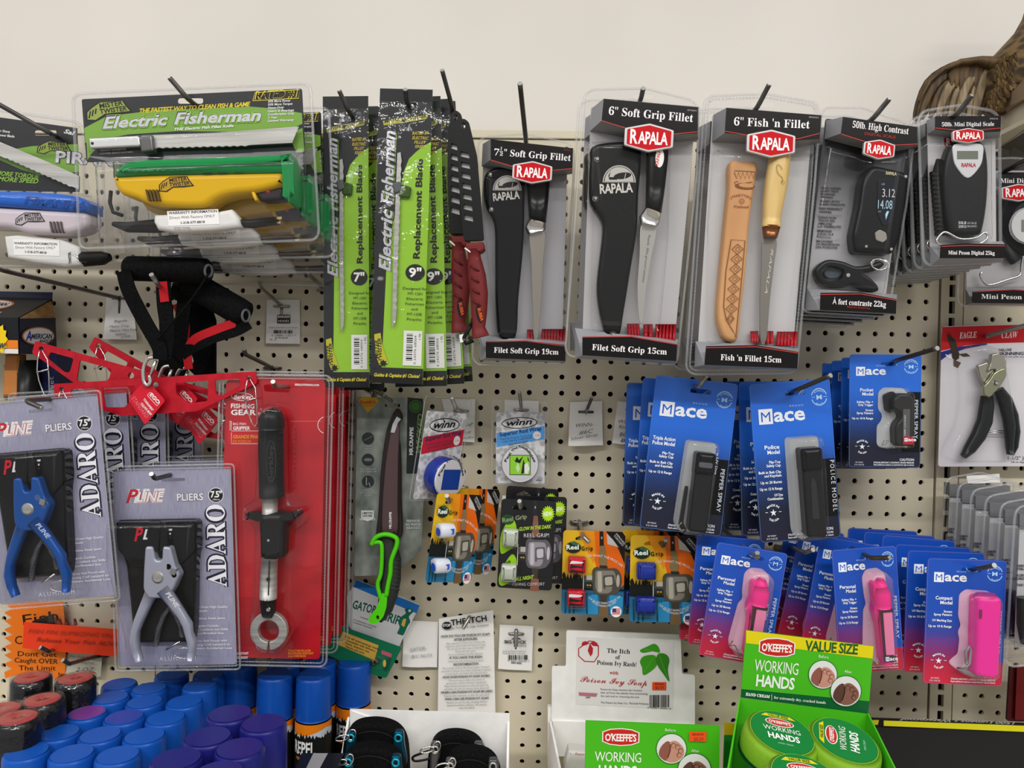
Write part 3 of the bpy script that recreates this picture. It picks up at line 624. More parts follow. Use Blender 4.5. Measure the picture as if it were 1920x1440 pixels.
dome(gm, [(1746, 262), (1812, 266), (1864, 260), (1866, 450), (1752, 456)], .001, .0195, .008)
for i in range(7): dup(gm, .0235 * (i + 1), ['second', 'third', 'fourth', 'fifth', 'sixth', 'seventh', 'rearmost'][i] + ' pack behind the small silver faced digital scale', dz=-.001 * (i + 1), dx=-.001 * i)

# mini digital scale at the right edge
gk = Th('fish_scale_pack', 'clear pack with round white faced scale and wire hook, hanging above pruner style pliers', 'packaged scale', quad=[(1800, 300), (2000, 306), (1994, 580), (1800, 574)], d=.085, group='clamshell packs of digital scales')
shell(gk, [(1798, 308), (1810, 300), (1900, 296), (1990, 304), (1992, 574), (1806, 574), (1796, 566)], 0, .0016)
B(gk, '#b5b3b2,0.4').plate([(1812, 320), (1984, 320), (1984, 560), (1812, 556)], -.0016, -.0004).obj('backing_card')
h, a = hdrbox(gk, [(1874, 323), (1990, 323), (1990, 358), (1930, 366), (1872, 356)], [(1836, 330), (1992, 326), (1992, 366), (1836, 366)], .024, [(1872, 356), (1930, 366), (1990, 358)])
a.text('Mini Digital Scale', (1876, 343), (1976, 343), 9, '#eeeaea', 's').obj('printing', h)
badge(gk, 1911, 361, 66, 34, .025, -2)
h, a = hdrbox(gk, [(1824, 546), (1900, 542), (1990, 548), (1990, 570), (1824, 568)], [(1810, 540), (1992, 536), (1992, 574), (1810, 572)], .024, [(1824, 547), (1900, 543), (1990, 549)], 'footer_box')
a.text('Mini Peson Digital', (1840, 560), (1966, 562), 9, '#dad6d6', 's').obj('printing', h)
sb = B(gk, '#17181a,0.35').lathe(1924, 424, .002, [(.043, 0), (.045, .006), (.042, .016), (.034, .02)], 28).obj('scale_body')
B(gk, '#17181a,0.45').loft([(1886, 372, 20, .01, .012), (1874, 410, 20, .01, .012), (1878, 455, 20, .01, .012), (1905, 490, 22, .01, .012)], 8, .7).obj('grip', sb)
B(gk, '#c8c8ca,0.35').lathe(1926, 424, .02, [(.026, 0), (.026, .003), (.024, .004)], 24).obj('face_plate', sb)
B(gk, '#7b8075,0.2').plate(box(1916, 412, 1940, 434), .024, .0248).obj('display', sb)
B(gk, 'chrome').tube([(x, y, .01) for x, y in curve([(1919, 478), (1915, 500), (1912, 516), (1890, 524), (1858, 534), (1846, 530), (1838, 516), (1842, 510)], 5)], .0018).obj('hook')
dome(gk, [(1830, 340), (1986, 340), (1986, 536), (1822, 536)], .001, .026, .010)
# ---------------------------------------------------------------- electric fillet knife packs
GRN, YEL = '#7aa83a,0.35', '#d9c62b,0.4'
def claw(a, x, y, w, h, m, bg, rot=0):
    """round-topped emblem with a gripping hand and the two words"""
    c, s = math.cos(rot), math.sin(rot); R = lambda p: [(x + u * w * c - v * h * s, y + u * w * s + v * h * c) for u, v in p]
    a.poly(R([(0, .95), (.0, .55), (.12, .3), (.3, .05), (.8, .0), (.88, .3), (1, .62), (.7, .7), (.4, .72), (.22, 1)]), m); a.poly(R([(.03, .9), (.03, .56), (.14, .34), (.31, .1), (.78, .05), (.85, .33), (.94, .58), (.4, .66), (.2, .94)]), bg)
    for k in range(3): a.line(R([(.06 + k * .07, .85 - k * .1), (.1 + k * .06, .5 - k * .06)]), w * .03, m)
    p = R([(.3, .38), (.8, .26), (.3, .66), (.88, .54)]); a.text('MISTER', p[0], p[1], h * .24, m, 'B').text('TWISTER', p[2], p[3], h * .24, None, 'B')
def epack(quad, d, label, dz, title, edge, x0):
    return
B2 = [(137, 184), (148, 176), (360, 166), (572, 157), (582, 164), (598, 438), (590, 450), (160, 466), (149, 460)]
ek = Th('electric_knife_pack', 'large clear pack with green and yellow electric fillet knife and silver blade', 'packaged tool', quad=[(136, 177), (581, 158), (597, 446), (150, 466)], d=.20, group='electric fillet knife packs')
cs = [(153, 186), (566, 166), (572, 286), (560, 292), (162, 304)]
B(ek, '#1e1f22,0.35').plate(rnd(cs, 4), -.002, -.0006, holes=[slot(357, 189, 48, 11)]).obj('printed_card')
shell(ek, B2, 0, .002, holes=[slot(357, 189, 50, 13)])
a = B(ek, o=-.0005)
a.poly([(158, 240), (200, 218), (300, 206), (470, 200), (520, 204), (566, 212), (567, 232), (540, 244), (480, 247), (330, 246), (240, 252), (160, 268)], GRN)
a.poly([(162, 262), (196, 262), (170, 290), (164, 300)], GRN).poly([(552, 246), (567, 240), (571, 284), (556, 286), (545, 262)], GRN)
claw(a, 160, 190, 88, 38, '#0c0c0c', '#97a54a', -.05)
a.text('THE FASTEST WAY TO CLEAN FISH & GAME', (262, 212), (470, 199), 8.5, '#e3cf1c,0.4', 'iN')
a.text('RATED #1', (477, 186), (560, 181), 15, YEL, 'BI').text('RATED #1', (479, 185), (558, 180.5), 12, '#101010', 'BI').line([(474, 189), (478, 174), (562, 168), (560, 184), (474, 189)], 1.2, YEL)
a.lines(['30% More Power', '50% More Torque', 'Heavy-Duty', 'Gears & Bearings', 'Comfortable Grip', '2 Year', 'Limited Warranty'], 502, 192, 6.1, 4.3, '#dcdcd8', 'BI', cw=.72, sl=-.04)
for m, f, h, o_ in (('#8fc23f', 'iO', 25, 0), ('#17181a', 'iB', 25, 0), ('#b9b7bf,0.3,0.4', 'i', 22, 1)): a.text('Electric', (191 + o_, 242 - o_), (316, 235 - o_), h, m, f).text('Fisherman', (325 + o_, 234 - o_), (490, 227 - o_), h, m, f)
a.text('THE Electric Fish Fillet Knife', (327, 245), (438, 238), 5, '#e8e8e4', 'BI').text('WARRANTY INFORMATION', (187, 284), (236, 281), 3.4, '#c9c9c5', 'B').text('CUSTOMER SERVICE 318-377-8818', (187, 290), (249, 286.5), 3.4, '#c9c9c5', 'B').obj('printing')
bl = B(ek, 'steel').plate([(285, 253), (400, 249), (560, 237), (548, 268), (470, 272)] + [(466 - i * 7, 272.5 + (i % 2) * 2 + i * .17) for i in range(25)] + [(288, 280)], .007, .0092, bv=.0004).obj('serrated_blade')
B(bl.parent and ek, '#d3d3d3,0.25,0.6').plate(rnd([(165, 259), (260, 254), (264, 274), (250, 274), (168, 278)], 5), .006, .012, holes=[ell(173, 269, 3.2, n=10)], bv=.002).obj('blade_tang')
B(ek, '#6b6968,0.25,0.6').plate(rnd([(260, 252), (284, 251), (287, 283), (263, 286)], 4), .004, .016, bv=.003).obj('blade_clip')
kb = [(211, 335), (216, 312), (232, 300), (260, 296), (400, 290), (522, 286), (541, 286), (547, 330), (547, 370), (541, 381), (532, 372), (530, 348), (478, 359), (430, 364), (402, 374), (380, 388), (368, 390), (318, 386), (277, 382), (256, 372), (228, 366), (216, 352)]
yb = B(ek, '#d5a80c,0.28').plate([(211, 328), (531, 320), (532, 345)] + curve([(530, 347), (478, 359), (430, 364), (402, 374), (378, 388), (318, 387), (277, 382), (256, 373), (228, 364), (216, 352), (210, 336)], 3), .002, .036, bv=.008).obj('handle_body', label='yellow lower handle shell')
B(ek, '#128040,0.3').plate([(210, 331)] + curve([(216, 312), (232, 301), (262, 296), (400, 291), (522, 286), (541, 286), (547, 330), (547, 370), (541, 381)], 3) + [(534, 372), (532, 322), (275, 325)], .002, .043, bv=.012).obj('handle_top', yb, label='green upper handle shell')
b = B(ek, '#5a4306,0.5')
for i in range(4): b.plate(rnd([(272 + i * 6.5, 355), (275 + i * 6.5, 355), (281 + i * 6.2, 376), (277 + i * 6.2, 376)], 1), .03, .0405)
b.obj('vents', yb)
a = B(ek, o=.0404)
for m, f in (('#0c3b20', 'iO'), ('#1c8c4a', 'i')): a.text('Electric Fisherman', (229, 322), (433, 315), 16, m, f)
a.o = .0364; a.m('#c79b10'); claw(a, 298, 330, 66, 30, '#141414', '#b98f10', 0)
for x in (380, 408, 440): a.line([(x, 325 - (x - 380) * .03), (x + 18, 324.5 - (x - 380) * .03)], 2, '#111111')
a.obj('printing', yb)
B(ek, '#2d2629,0.4').plate([(474, 358), (486, 352), (530, 350), (530, 374), (490, 376)], .008, .028, bv=.004).obj('trigger', yb)
B(ek, '#e0b31a,0.35').plate([(470, 357), (476, 357), (482, 374), (478, 377), (473, 368)], .01, .032, bv=.002).obj('trigger_guard', yb)
B(ek, '#d83040,0.4').lathe(502, 358, .028, [(.0028, 0), (.002, .001)], 10).obj('indicator', yb)
B(ek, '#151515,0.6').loft([(213, 420, 9, .012, .01), (240, 426, 20, .014, .02), (290, 424, 26, .014, .024), (340, 420, 26, .014, .024)], 10).obj('cord_bundle')
b = B(ek, '#171717,0.45').loft([(445, 418, 14, .014, .014), (470, 420, 16, .014, .016), (520, 414, 15, .014, .016)], 8, .7).tube([(208, 358, .01), (206, 380, .012), (212, 398, .012), (230, 404, .012)], .0025); b.obj('plug')
B(ek, '#c2a878,0.3,0.8').plate([(505, 408), (528, 406), (528, 411), (505, 413)], .014, .016).plate([(507, 417), (526, 415), (526, 419), (507, 421)], .014, .016).obj('plug_prong')
pw = B(ek, '#dcdad7,0.6').plate([(288, 402), (400, 397), (432, 391), (446, 408), (450, 424), (400, 432), (330, 436), (294, 430), (286, 416)], .012, .028, bv=.006).obj('paper_wrap')
a = B(ek, o=.0284).poly([(313, 396), (409, 392), (412, 420), (316, 424)], '#f0eeec').text('WARRANTY INFORMATION', (316, 402), (407, 398), 5, '#26262e', 'B').text('Direct With Factory ONLY', (318, 411), (403, 407), 5.2).text('1-318-377-8818', (339, 420), (384, 418), 4.6, None, 'B').lines(['MISTER TWISTER', 'MINDEN LA 71055'], 326, 428, 4, 2.4, '#55555c', cw=.9).obj('printing', pw)
dome(ek, [(168, 300), (560, 284), (566, 395), (548, 440), (176, 452)], .0015, .044, .016, base=[(158, 294), (572, 278), (578, 440), (168, 460)])
dome(ek, [(162, 256), (562, 238), (562, 276), (164, 290)], .001, .018, .006, name='blade_blister')
for i in range(3): dup(ek, .048 * (i + 1), ['second', 'third', 'rearmost'][i] + ' green electric fillet knife pack behind the front one', dx=.010 * (i + 1), dz=-.012 * (i + 1), rot=1.0 * (i + 1))

pk = Th('electric_knife_pack', 'clear pack with blue and white electric fillet knife cut by the frame edge', 'packaged tool', quad=[(-300, 205), (152, 238), (152, 505), (-300, 480)], d=.15, group='electric fillet knife packs')
shell(pk, [(-300, 200), (0, 207), (140, 227), (156, 240), (160, 490), (150, 500), (-300, 496)], 0, .002, holes=[slot(85, 249, 44, 11)])
B(pk, '#1e1f22,0.35').plate([(-290, 213), (0, 220), (144, 240), (148, 360), (-290, 352)], -.002, -.0006, holes=[slot(85, 249, 42, 10)]).obj('printed_card')
a = B(pk, o=-.0005).poly([(-200, 268), (0, 284), (60, 274), (147, 270), (148, 322), (80, 330), (40, 318), (0, 300), (-200, 290)], GRN)
claw(a, 72, 260, 66, 28, '#0c0c0c', '#8fa23c', .12)
for m, f in (('#101014', 'O'), ('#d9d6e0', 'B')): a.text('PIRANHA', (104, 304), (270, 316), 22, m, f)
a.text('Sal', (119, 249), (140, 254), 8, '#e8e8e4', 'BI').lines(['Razor Sharp', '8" Power Blade'], -12, 246, 8, 4.5, '#dcdcd8', 'B', sl=.1)
a.text('MORE TORQUE', (-8, 328), (74, 336), 8.5, '#86b23c', 'i').text('MORE SPEED', (-4, 339), (72, 344), 8.5, None, 'i').text('Q', (-40, 230), (-32, 230), 5).obj('printing')
B(pk, 'steel').plate([(-120, 200), (0, 266), (100, 308), (148, 330), (148, 356), (140, 352)] + [(134 - i * 5, 350 - i * 2.2 + (i % 2) * 2) for i in range(26)] + [(-130, 230)], .008, .0102, bv=.0004).obj('serrated_blade')
yb = B(pk, '#c7bcc3,0.3').plate(rnd([(-200, 372), (0, 388), (164, 396), (168, 420), (150, 433), (115, 440), (50, 438), (20, 427), (-200, 420)], 12), .002, .034, bv=.008).obj('handle_body', label='white lower handle shell')
B(pk, '#1c5fc0,0.25').plate([(-200, 345)] + curve([(0, 357), (60, 358), (140, 366), (164, 380)], 3) + [(164, 397), (100, 393), (0, 386), (-200, 372)], .002, .039, bv=.008).obj('handle_top', yb, label='blue upper handle shell')
b = B(pk, '#5a4f50,0.5')
for i in range(4): b.plate(rnd([(92 + i * 6.5, 415), (95 + i * 6.5, 415), (99 + i * 6.2, 436), (96 + i * 6.2, 436)], 1), .03, .0365)
b.obj('vents', yb)
a = B(pk, o=.0394).text('PIRANHA', (44, 380), (160, 392), 13, '#0f3f8c', 'iO'); a.o = .0345; claw(a, 30, 396, 56, 26, '#141414', '#b3a8af', .06); a.obj('printing', yb)
B(pk, '#131313,0.6').loft([(120, 484, 24, .012, .024), (160, 486, 28, .012, .028), (192, 484, 26, .012, .024), (206, 482, 14, .012, .012)], 12).obj('cord_bundle')
pw = B(pk, '#d8d6d3,0.6').plate([(6, 442), (30, 440), (112, 448), (146, 462), (150, 496), (120, 500), (60, 492), (12, 482)], .012, .026, bv=.005).obj('paper_wrap')
a = B(pk, o=.0264).poly([(24, 448), (111, 451), (112, 480), (26, 478)], '#eceae8').text('WARRANTY INFORMATION', (26, 458), (107, 460), 4.6, '#26262e', 'B').text('Direct With Factory ONLY', (29, 466), (104, 467), 4.8).text('1-318-377-8818', (47, 474), (87, 476), 4.4, None, 'B').text('TWISTER,', (134, 494), (132, 472), 5, None, 'B').obj('printing', pw)
dome(pk, [(-290, 340), (150, 358), (152, 430), (150, 490), (-290, 470)], .0015, .041, .014)
# ---------------------------------------------------------------- replacement blade bags
def bladebag(quad, d, label, size, clipy, film=True):
    t = Th('blade_packet', label, 'packaged blade', quad=quad, d=d, des=(0, 0, 84, 545), group='lime green replacement blade packets')
    cd_ = B(t, '#8dbd2e,0.4').plate(box(0, 0, 84, 545), -.0007, 0, holes=[slot(42, 28, 38, 9)]).obj('printed_card')
    a = B(t, o=.0001); a.poly([(0, 0), (84, 0), (84, 96), (72, 104), (60, 116), (50, 128), (43, 150), (34, 210), (20, 300), (17, 516), (0, 516)], '#1d1e20,0.4', holes=[slot(42, 28, 38, 9)])
    a.poly([(6, 60), (24, 54), (38, 53), (60, 49), (78, 44), (76, 54), (40, 62), (8, 68)], '#a9a648').text('MISTER', (9, 64), (34, 58), 6, '#141414', 'BI').text('TWISTER', (46, 58), (76, 51), 6, None, 'BI').poly(star(40, 57, 3, 6, 6))
    a.text('RATED #1', (54, 84), (80, 82), 6, '#b9a62a', 'i').lines(['ELECTRIC', 'FILLET', 'KNIFE'], 67, 92, 8, 5.5, '#b9a62a', 'BI', al='c', cw=.6)
    for m, f in (('#8dbd2e', 'iO'), ('#131315', 'iO'), ('#c3c1c9,0.3,0.4', 'i')):
        k = 0 if f == 'iO' and m[1] == '8' else 1
        a.text('Electric', (27 - k, 338), (27 - k, 222), 19, m, f).text('Fisherman', (27 - k, 214), (27 - k, 78), 19, m, f)
    a.text('Replacement Blade', (72, 312), (72, 128), 10.5, '#15160f', 'B')
    a.poly(ell(66, 338, 15.5, n=28), '#151612').text(size, (56, 346), (76, 346), 17, '#ecece6', 'B')
    a.lines(['Designed for', 'MT-1201', 'Electric', 'Fisherman', 'and', 'MT-1208', 'Piranha'], 67, 370, 9.5, 5, '#1e2410', al='c', cw=.66)
    a.poly(box(51, 446, 81, 511), '#dcdcd8').bars(56, 452, 66, 505, vert=True).text('0 24376 68004', (72, 508), (72, 455), 4, '#222222').text('1 PK', (79, 462), (79, 450), 4)
    a.poly([(4, 455), (14, 452), (18, 478), (28, 508), (14, 512), (6, 490)], '#b4ae28').text('MISTER', (12, 500), (10, 466), 5.5, '#141414', 'BI').text('TWISTER', (18, 504), (15, 462), 5.5, None, 'BI').poly(star(20, 508, 4, 7, 7))
    a.poly([(0, 516), (84, 516), (84, 545), (0, 545)], '#17171a').text("Guides & Captains #1 Choice!", (6, 533), (79, 533), 6.5, '#d2c22c', 'i').obj('printing', cd_)
    B(t, 'steel').plate([(32, 120), (37, 118)] + [(38 + (i % 2) * 1.3, 126 + i * 8) for i in range(36)] + [(38, 430), (33, 442), (31, 300)], .003, .0045).obj('serrated_blade')
    B(t, '#55585a,0.4').plate(rnd([(26, clipy), (38, clipy - 4), (42, clipy + 14), (30, clipy + 20)], 3), .002, .008, bv=.002).m('#32500f,0.3').plate(rnd([(38, clipy), (56, clipy + 6), (54, clipy + 26), (36, clipy + 24)], 3), .002, .006, bv=.002).obj('blade_clip')
    # loose film bag with wavy front
    b = B(t, 'film'); nx, ny = 9, 30; R = random.Random(int(clipy)); g = []
    for j in range(ny + 1):
        row = []
        for i in range(nx + 1):
            x = -1 + 86 * i / nx; y = 24 + 508 * j / ny; e = min(i, nx - i) / nx * 2; q = t.L(x, y)
            row.append((q[0], -(.0012 + .008 * (e ** .5) * (.6 + .4 * math.sin(j * .9 + i)) * min(1, j / 3, (ny - j) / 3) + .0015 * R.random()), q[1]))
        g.append(b.add(row))
    for j in range(ny):
        for i in range(nx): b.face((g[j][i], g[j][i + 1], g[j + 1][i + 1], g[j + 1][i]), True)
    b.obj('film_sleeve'); return t
bb = bladebag([(715, 169), (812, 165), (792, 721), (692, 717)], .155, 'tallest blade packet marked nine inch at the front of the right hand bunch', '9"', 176)
ba = bladebag([(607, 186), (691, 175), (692, 729), (606, 724)], .12, 'seven inch blade packet on its own hook, cord clip showing', '7"', 160)
for i, (dx, dz, dy) in enumerate(((.020, -.004, .018), (.036, -.002, .036), (.045, .001, .054))): dup(bb, dy, 'blade packet %s of the nine inch bunch, only its right strip showing' % ('second', 'third', 'rearmost')[i], dx=dx, dz=dz, rot=(-3.3, -5.2, -5.6)[i])
dup(ba, .03, 'black topped blade packet tucked behind the seven inch packet', dx=.014, dz=-.004, rot=-.5)
# ---------------------------------------------------------------- fillet knives in slotted black sheaths
def slotknife(px, py, d, label, rot, k=1.0):
    c, s = math.cos(math.radians(rot)), math.sin(math.radians(rot))
    t = Th('fillet_knife', label, 'knife', quad=[(px, py), (px + 60, py), (px + 60, py + 430), (px, py + 430)], d=d, group='red handled fillet knives')
    T = lambda p: [(px + (x * c - y * s) * k, py + (x * s + y * c) * k) for x, y in p]
    sl = [T([(3 + .0 * i, y), (18, y + 4), (19, y + 15), (2, y + 10)]) for i, y in enumerate(range(62, 188, 20))]
    sh = B(t, '#131314,0.4').plate(T(rnd([(-3, 40), (3, 6), (12, 0), (22, 8), (33, 70), (37, 232), (-1, 232), (-4, 120)], 5)), .001, .012, holes=[T(ell(11, 14, 4, 6, 12))] + sl, bv=.0).obj('sheath')
    B(t, '#b9b8b5,0.3,0.7').plate(T([(0, 58), (20, 60), (22, 214), (1, 214)]), .004, .006).obj('blade')
    B(t, '#6d2324,0.5,0,200').plate(T(rnd([(-2, 236), (36, 236), (38, 250), (30, 256), (2, 250)], 3)), -.002, .016, bv=.003).obj('guard')
    P = T([(16, 250), (17, 268), (20, 300), (22, 335), (20, 370), (17, 398), (20, 416)]); wd_ = [22, 26, 34, 34, 30, 26, 34]
    hd = B(t, '#6d2324,0.5,0,200').loft([(x, y, w_ * k, .008, .02) for (x, y), w_ in zip(P, wd_)], 14, .9); h = hd.obj('handle')
    b = B(t, '#5c1b1d,0.5')
    for i in range(4):
        q = T([(9, 280 + i * 22), (24, 292 + i * 22)]); b.tube([(*q[0], .017), ((q[0][0] + q[1][0]) / 2, (q[0][1] + q[1][1]) / 2 - 1, .0195), (*q[1], .016)], .0018)
    b.obj('grip_ribs', h)
    q = T([(20, 372)])[0]; a = B(t, o=.0186).poly(ell(q[0], q[1], 6, 17, 18, rot=rot - 8), '#1b1213'); p2 = T([(17, 362), (22, 386)]); a.text('BUBBA', p2[0], p2[1], 6, '#d65a20', 'B').obj('printing', h)
    b = B(t, '#dedede,0.4'); q = T([(0, 246), (12, 256), (22, 268)]); b.tube([(x, y, .016) for x, y in q], .0012); b.obj('zip_tie')
    return t
slotknife(843, 206, .125, 'red handled fillet knife in slotted black sheath, nearer to the green blade packets', 0, 1.0)
kn2 = slotknife(857, 222, .180, 'red handled fillet knife in slotted black sheath with orange oval mark showing', -3.4, .99)
b = B(kn2, '#101010,0.6').tube([(885, 606, .01), (876, 622, .012), (868, 636, .01), (874, 644, .01), (886, 640, .01), (880, 632, .012)], .003).tube([(886, 598, .012), (882, 610, .013)], .002); b.m('#dcdcd8').plate([(861, 628), (869, 626), (871, 640), (863, 643)], .012, .0125); b.obj('tag_cord')
# ---------------------------------------------------------------- hooks of the top row
hook((352, 185), (318, 146), .215, 'bent hook tip above the large green and yellow electric knife pack')
hook((98, 252), (-30, 180), .185, 'long hook running to the top edge of the blue knife pack', base=(120, 262), tipd=.05)
hook((653, 207), (636, 170), .145, 'bent hook tip holding the seven inch blade packet')
hook((762, 188), (760, 168), .175, 'short hook tip holding the nine inch blade packets')
hook((851, 212), (829, 132), .125, 'tall hook tip holding the red handled knives', tipd=.05)
hook((986, 262), (975, 157), .175, 'straight thin hook rising above the smaller soft grip pack', tipd=.09)
hook((1202, 184), (1206, 166), .215, 'hook tip just above the largest soft grip pack')
hook((1420, 201), (1442, 159), .225, 'curved hook tip above the leather sheath pack')
hook((1637, 222), (1667, 186), .215, 'curved hook tip above the dark screen scale pack')
hook((1794, 214), (1822, 179), .225, 'hook tip in front of the bird wing')
hook((1905, 312), (1990, 280), .12, 'hook of the round faced scale pack at the frame edge')
# ---------------------------------------------------------------- left middle: knife box, notes, culling beams
bx = Th('knife_box', 'dark cardboard display box with oval logo, open at its end, at the frame edge', 'box', quad=[(-120, 560), (105, 560), (105, 740), (-120, 740)], d=.06)
K_ = '#14161d,0.45'
def solid(b, faces, pts):
    ids = b.add(pts)
    for f in faces: b.face(tuple(ids[i] for i in f))
def wp(t, px, py, dep):
    q = W(px, py, dep) - t.O; v = t.R.transposed() @ q; return tuple(v)
A_ = [wp(bx, -120, 592, .13), wp(bx, 34, 596, .13), wp(bx, 98, 560, .03), wp(bx, -120, 556, .03), wp(bx, -120, 660, .13), wp(bx, 36, 664, .13), wp(bx, 106, 648, .03), wp(bx, -120, 648, .03)]
b = B(bx, K_); solid(b, [(0, 1, 5, 4), (4, 5, 6, 7), (0, 3, 7, 4), (3, 2, 6, 7)], A_); b.obj('box_body')
b = B(bx, '#1a1a1c,0.5'); solid(b, [(0, 1, 2, 3)], A_[:4]); b.obj('box_top')
b = B(bx, '#161b3c,0.4'); solid(b, [(0, 1, 2, 3)], [wp(bx, -120, 544, .028), wp(bx, 99, 548, .028), wp(bx, 98, 562, .03), wp(bx, -120, 562, .03)]); b.obj('back_flap')
b = B(bx, '#171a30,0.45'); solid(b, [(0, 1, 2, 3)], [wp(bx, 36, 597, .129), wp(bx, 104, 596, .035), wp(bx, 107, 664, .035), wp(bx, 37, 664, .129)]); b.m('kraft'); solid(b, [(0, 1, 2, 3)], [wp(bx, 36, 597, .1285), wp(bx, 104, 596, .0345), wp(bx, 98, 562, .026), wp(bx, 60, 580, .07)]); ef = b.obj('end_flap')
class Q4:                                    # a print plane on a skewed face
    pass
a = B(bx, '#d98a3a,0.5')
def onface(u, v, c, lift=.0006):
    p = V(c[0]).lerp(V(c[1]), u); q = V(c[3]).lerp(V(c[2]), u); r = p.lerp(q, v); n = (V(c[1]) - V(c[0])).cross(V(c[3]) - V(c[0])).normalized()
    if n.dot(CAM - bx.O - V(c[0])) < 0: n = -n
    return tuple(r + n * lift)
def facepoly(b, pts, c, m, lift):
    b.m(m); ids = b.add([onface(u, v, c, lift) for u, v in pts]); loops = [[V((u, v, 0)) for u, v in pts]]
    for t in tessellate_polygon(loops): b.face(tuple(ids[i] for i in t))
def facetext(b, s, u0, v0, u1, h, c, m, f='', lift=.0012, v1=None):
    v, fc, x0, x1 = glyphs(s, ''.join(ALT.get(q, q) for q in f)); b.m(m); k = (u1 - u0) / (x1 - x0); dv = (v1 - v0) if v1 is not None else 0
    ids = b.add([onface(u0 + (x - x0) * k, v0 + dv * (x - x0) / (x1 - x0) - y / .72 * h, c, lift) for x, y in v])
    for q in fc: b.face(tuple(ids[i] for i in q))
EF = [wp(bx, 36, 597, .13), wp(bx, 104, 596, .036), wp(bx, 107, 664, .036), wp(bx, 37, 664, .13)]
facepoly(a, ell(.48, .5, .44, .26), EF, '#a8642c,0.4', .0012); facepoly(a, ell(.48, .5, .41, .225), EF, '#cfc9c9,0.4', .0016)
facetext(a, 'A', .12, .62, .27, .28, EF, '#26368c', 'BI', .002); facetext(a, 'MERICAN', .26, .57, .86, .14, EF, '#20264a', 'BI', .002); facetext(a, 'ANGLER', .46, .68, .86, .09, EF, '#30343c', 'BI', .002)
FF = [wp(bx, -120, 592, .13), wp(bx, 34, 596, .13), wp(bx, 36, 664, .13), wp(bx, -120, 660, .13)]
facepoly(a, box(.82, .62, .995, .85), FF, '#e07a20,0.4', .001); facepoly(a, box(.5, .86, .995, .99), FF, '#d8d6d2,0.4', .001); facepoly(a, [(.8 + (x) * .0, y) for x, y in ()] or [(.77 + p[0] * .1, .6 + p[1] * .42) for p in star(0, 0, .85, 1.1, 12)], FF, '#e6c417,0.4', .002); facetext(a, 'NEW!', .70, .86, .86, .16, FF, '#1a2a50', 'BI', .003)
TF = [wp(bx, -120, 556, .03), wp(bx, 98, 562, .03), wp(bx, 34, 596, .13), wp(bx, -120, 592, .13)]
facepoly(a, ell(.56, .4, .19, .28), TF, '#b0622a,0.4', .0012); facepoly(a, ell(.56, .4, .17, .22), TF, '#cfc9c9,0.4', .0016); facetext(a, 'AMERICAN', .42, .47, .7, .18, TF, '#30343c', 'BI', .002); facetext(a, 'fillet knives', .5, .86, .74, .11, TF, '#cfcfcf', 'I', .002)
a.obj('printing', bx.root)
kn = Th('electric_knife', 'orange and black boxed knife below the logo box at the left edge', 'knife', quad=[(-90, 664), (112, 664), (112, 745), (-90, 745)], d=.05)
B(kn, '#b8763c,0.5').plate(rnd([(8, 664), (36, 664), (33, 744), (4, 744)], 3), .03, .046, bv=.003).obj('orange_panel', label='orange panel')
B(kn, '#161617,0.3').loft([(52, 676, 28, .03, .03), (54, 700, 38, .03, .036), (54, 760, 40, .03, .036)], 12).obj('handle')
b = B(kn, '#131a3e,0.5').plate([(70, 664), (106, 664), (110, 740), (72, 740)], -.03, .02); s2 = b.obj('carton'); B(kn, o=.0204).text('fillet', (102, 738), (100, 706), 9, '#8f94b4').obj('printing', s2)
hook((2, 506), (-20, 494), .26, 'long bare hook reaching over the dark knife box', base=(228, 560), tipd=.03)
def note(label, quad, d, rows, name='paper_note', holes=(), col='#eeebe7,0.6', curl=.004, cat='note', group=None):
    t = Th(name, label, cat, quad=quad, d=d, group=group); P = [quad[0], quad[1], quad[2], quad[3]]
    b = B(t, col); n = 8; g = []
    for j in range(n + 1):
        row = []
        for i in range(5):
            u, v = i / 4, j / n; x = (P[0][0] * (1 - u) + P[1][0] * u) * (1 - v) + (P[3][0] * (1 - u) + P[2][0] * u) * v; y = (P[0][1] * (1 - u) + P[1][1] * u) * (1 - v) + (P[3][1] * (1 - u) + P[2][1] * u) * v
            q = t.L(x, y); row.append((q[0], -curl * (v ** 2) * (1 + .4 * math.sin(u * 5)), q[1]))
        g.append(b.add(row))
    for j in range(n):
        for i in range(4): b.face((g[j][i], g[j][i + 1], g[j + 1][i + 1], g[j + 1][i]), True)
    s = b.obj('sheet'); a = B(t, o=curl * 1.45 + .0006)
    for r in rows: a.text(*r)
    if rows: a.obj('handwriting' if group != 'price cards' else 'printing', s)
    return t, s
INK = '#3a3a42'
note('white handwritten note behind the long hook, beside the black grips', [(199, 556), (248, 556), (258, 637), (196, 636)], .006, [('Rapala', (214, 605), (238, 603), 5, INK, 'h'), ('Heavy Duty', (205, 614), (243, 613), 4.5, INK, 'h'), ('Electric Fillet Knife', (206, 622), (258, 620), 4.5, INK, 'h'), ('NDEFAC', (216, 629), (238, 628), 3.5, INK, 'h'), ('# 79.99', (227, 634), (244, 632), 3.5, INK, 'h')])
t, s = note('white barcode price card with small black logo on the bare upper board', [(500, 562), (562, 562), (563, 645), (499, 644)], .005, [('BLACK CRAFT', (521, 595), (544, 595), 4, '#e0e0e0', 'B')], curl=.002, group='price cards', cat='price card', name='price_card')
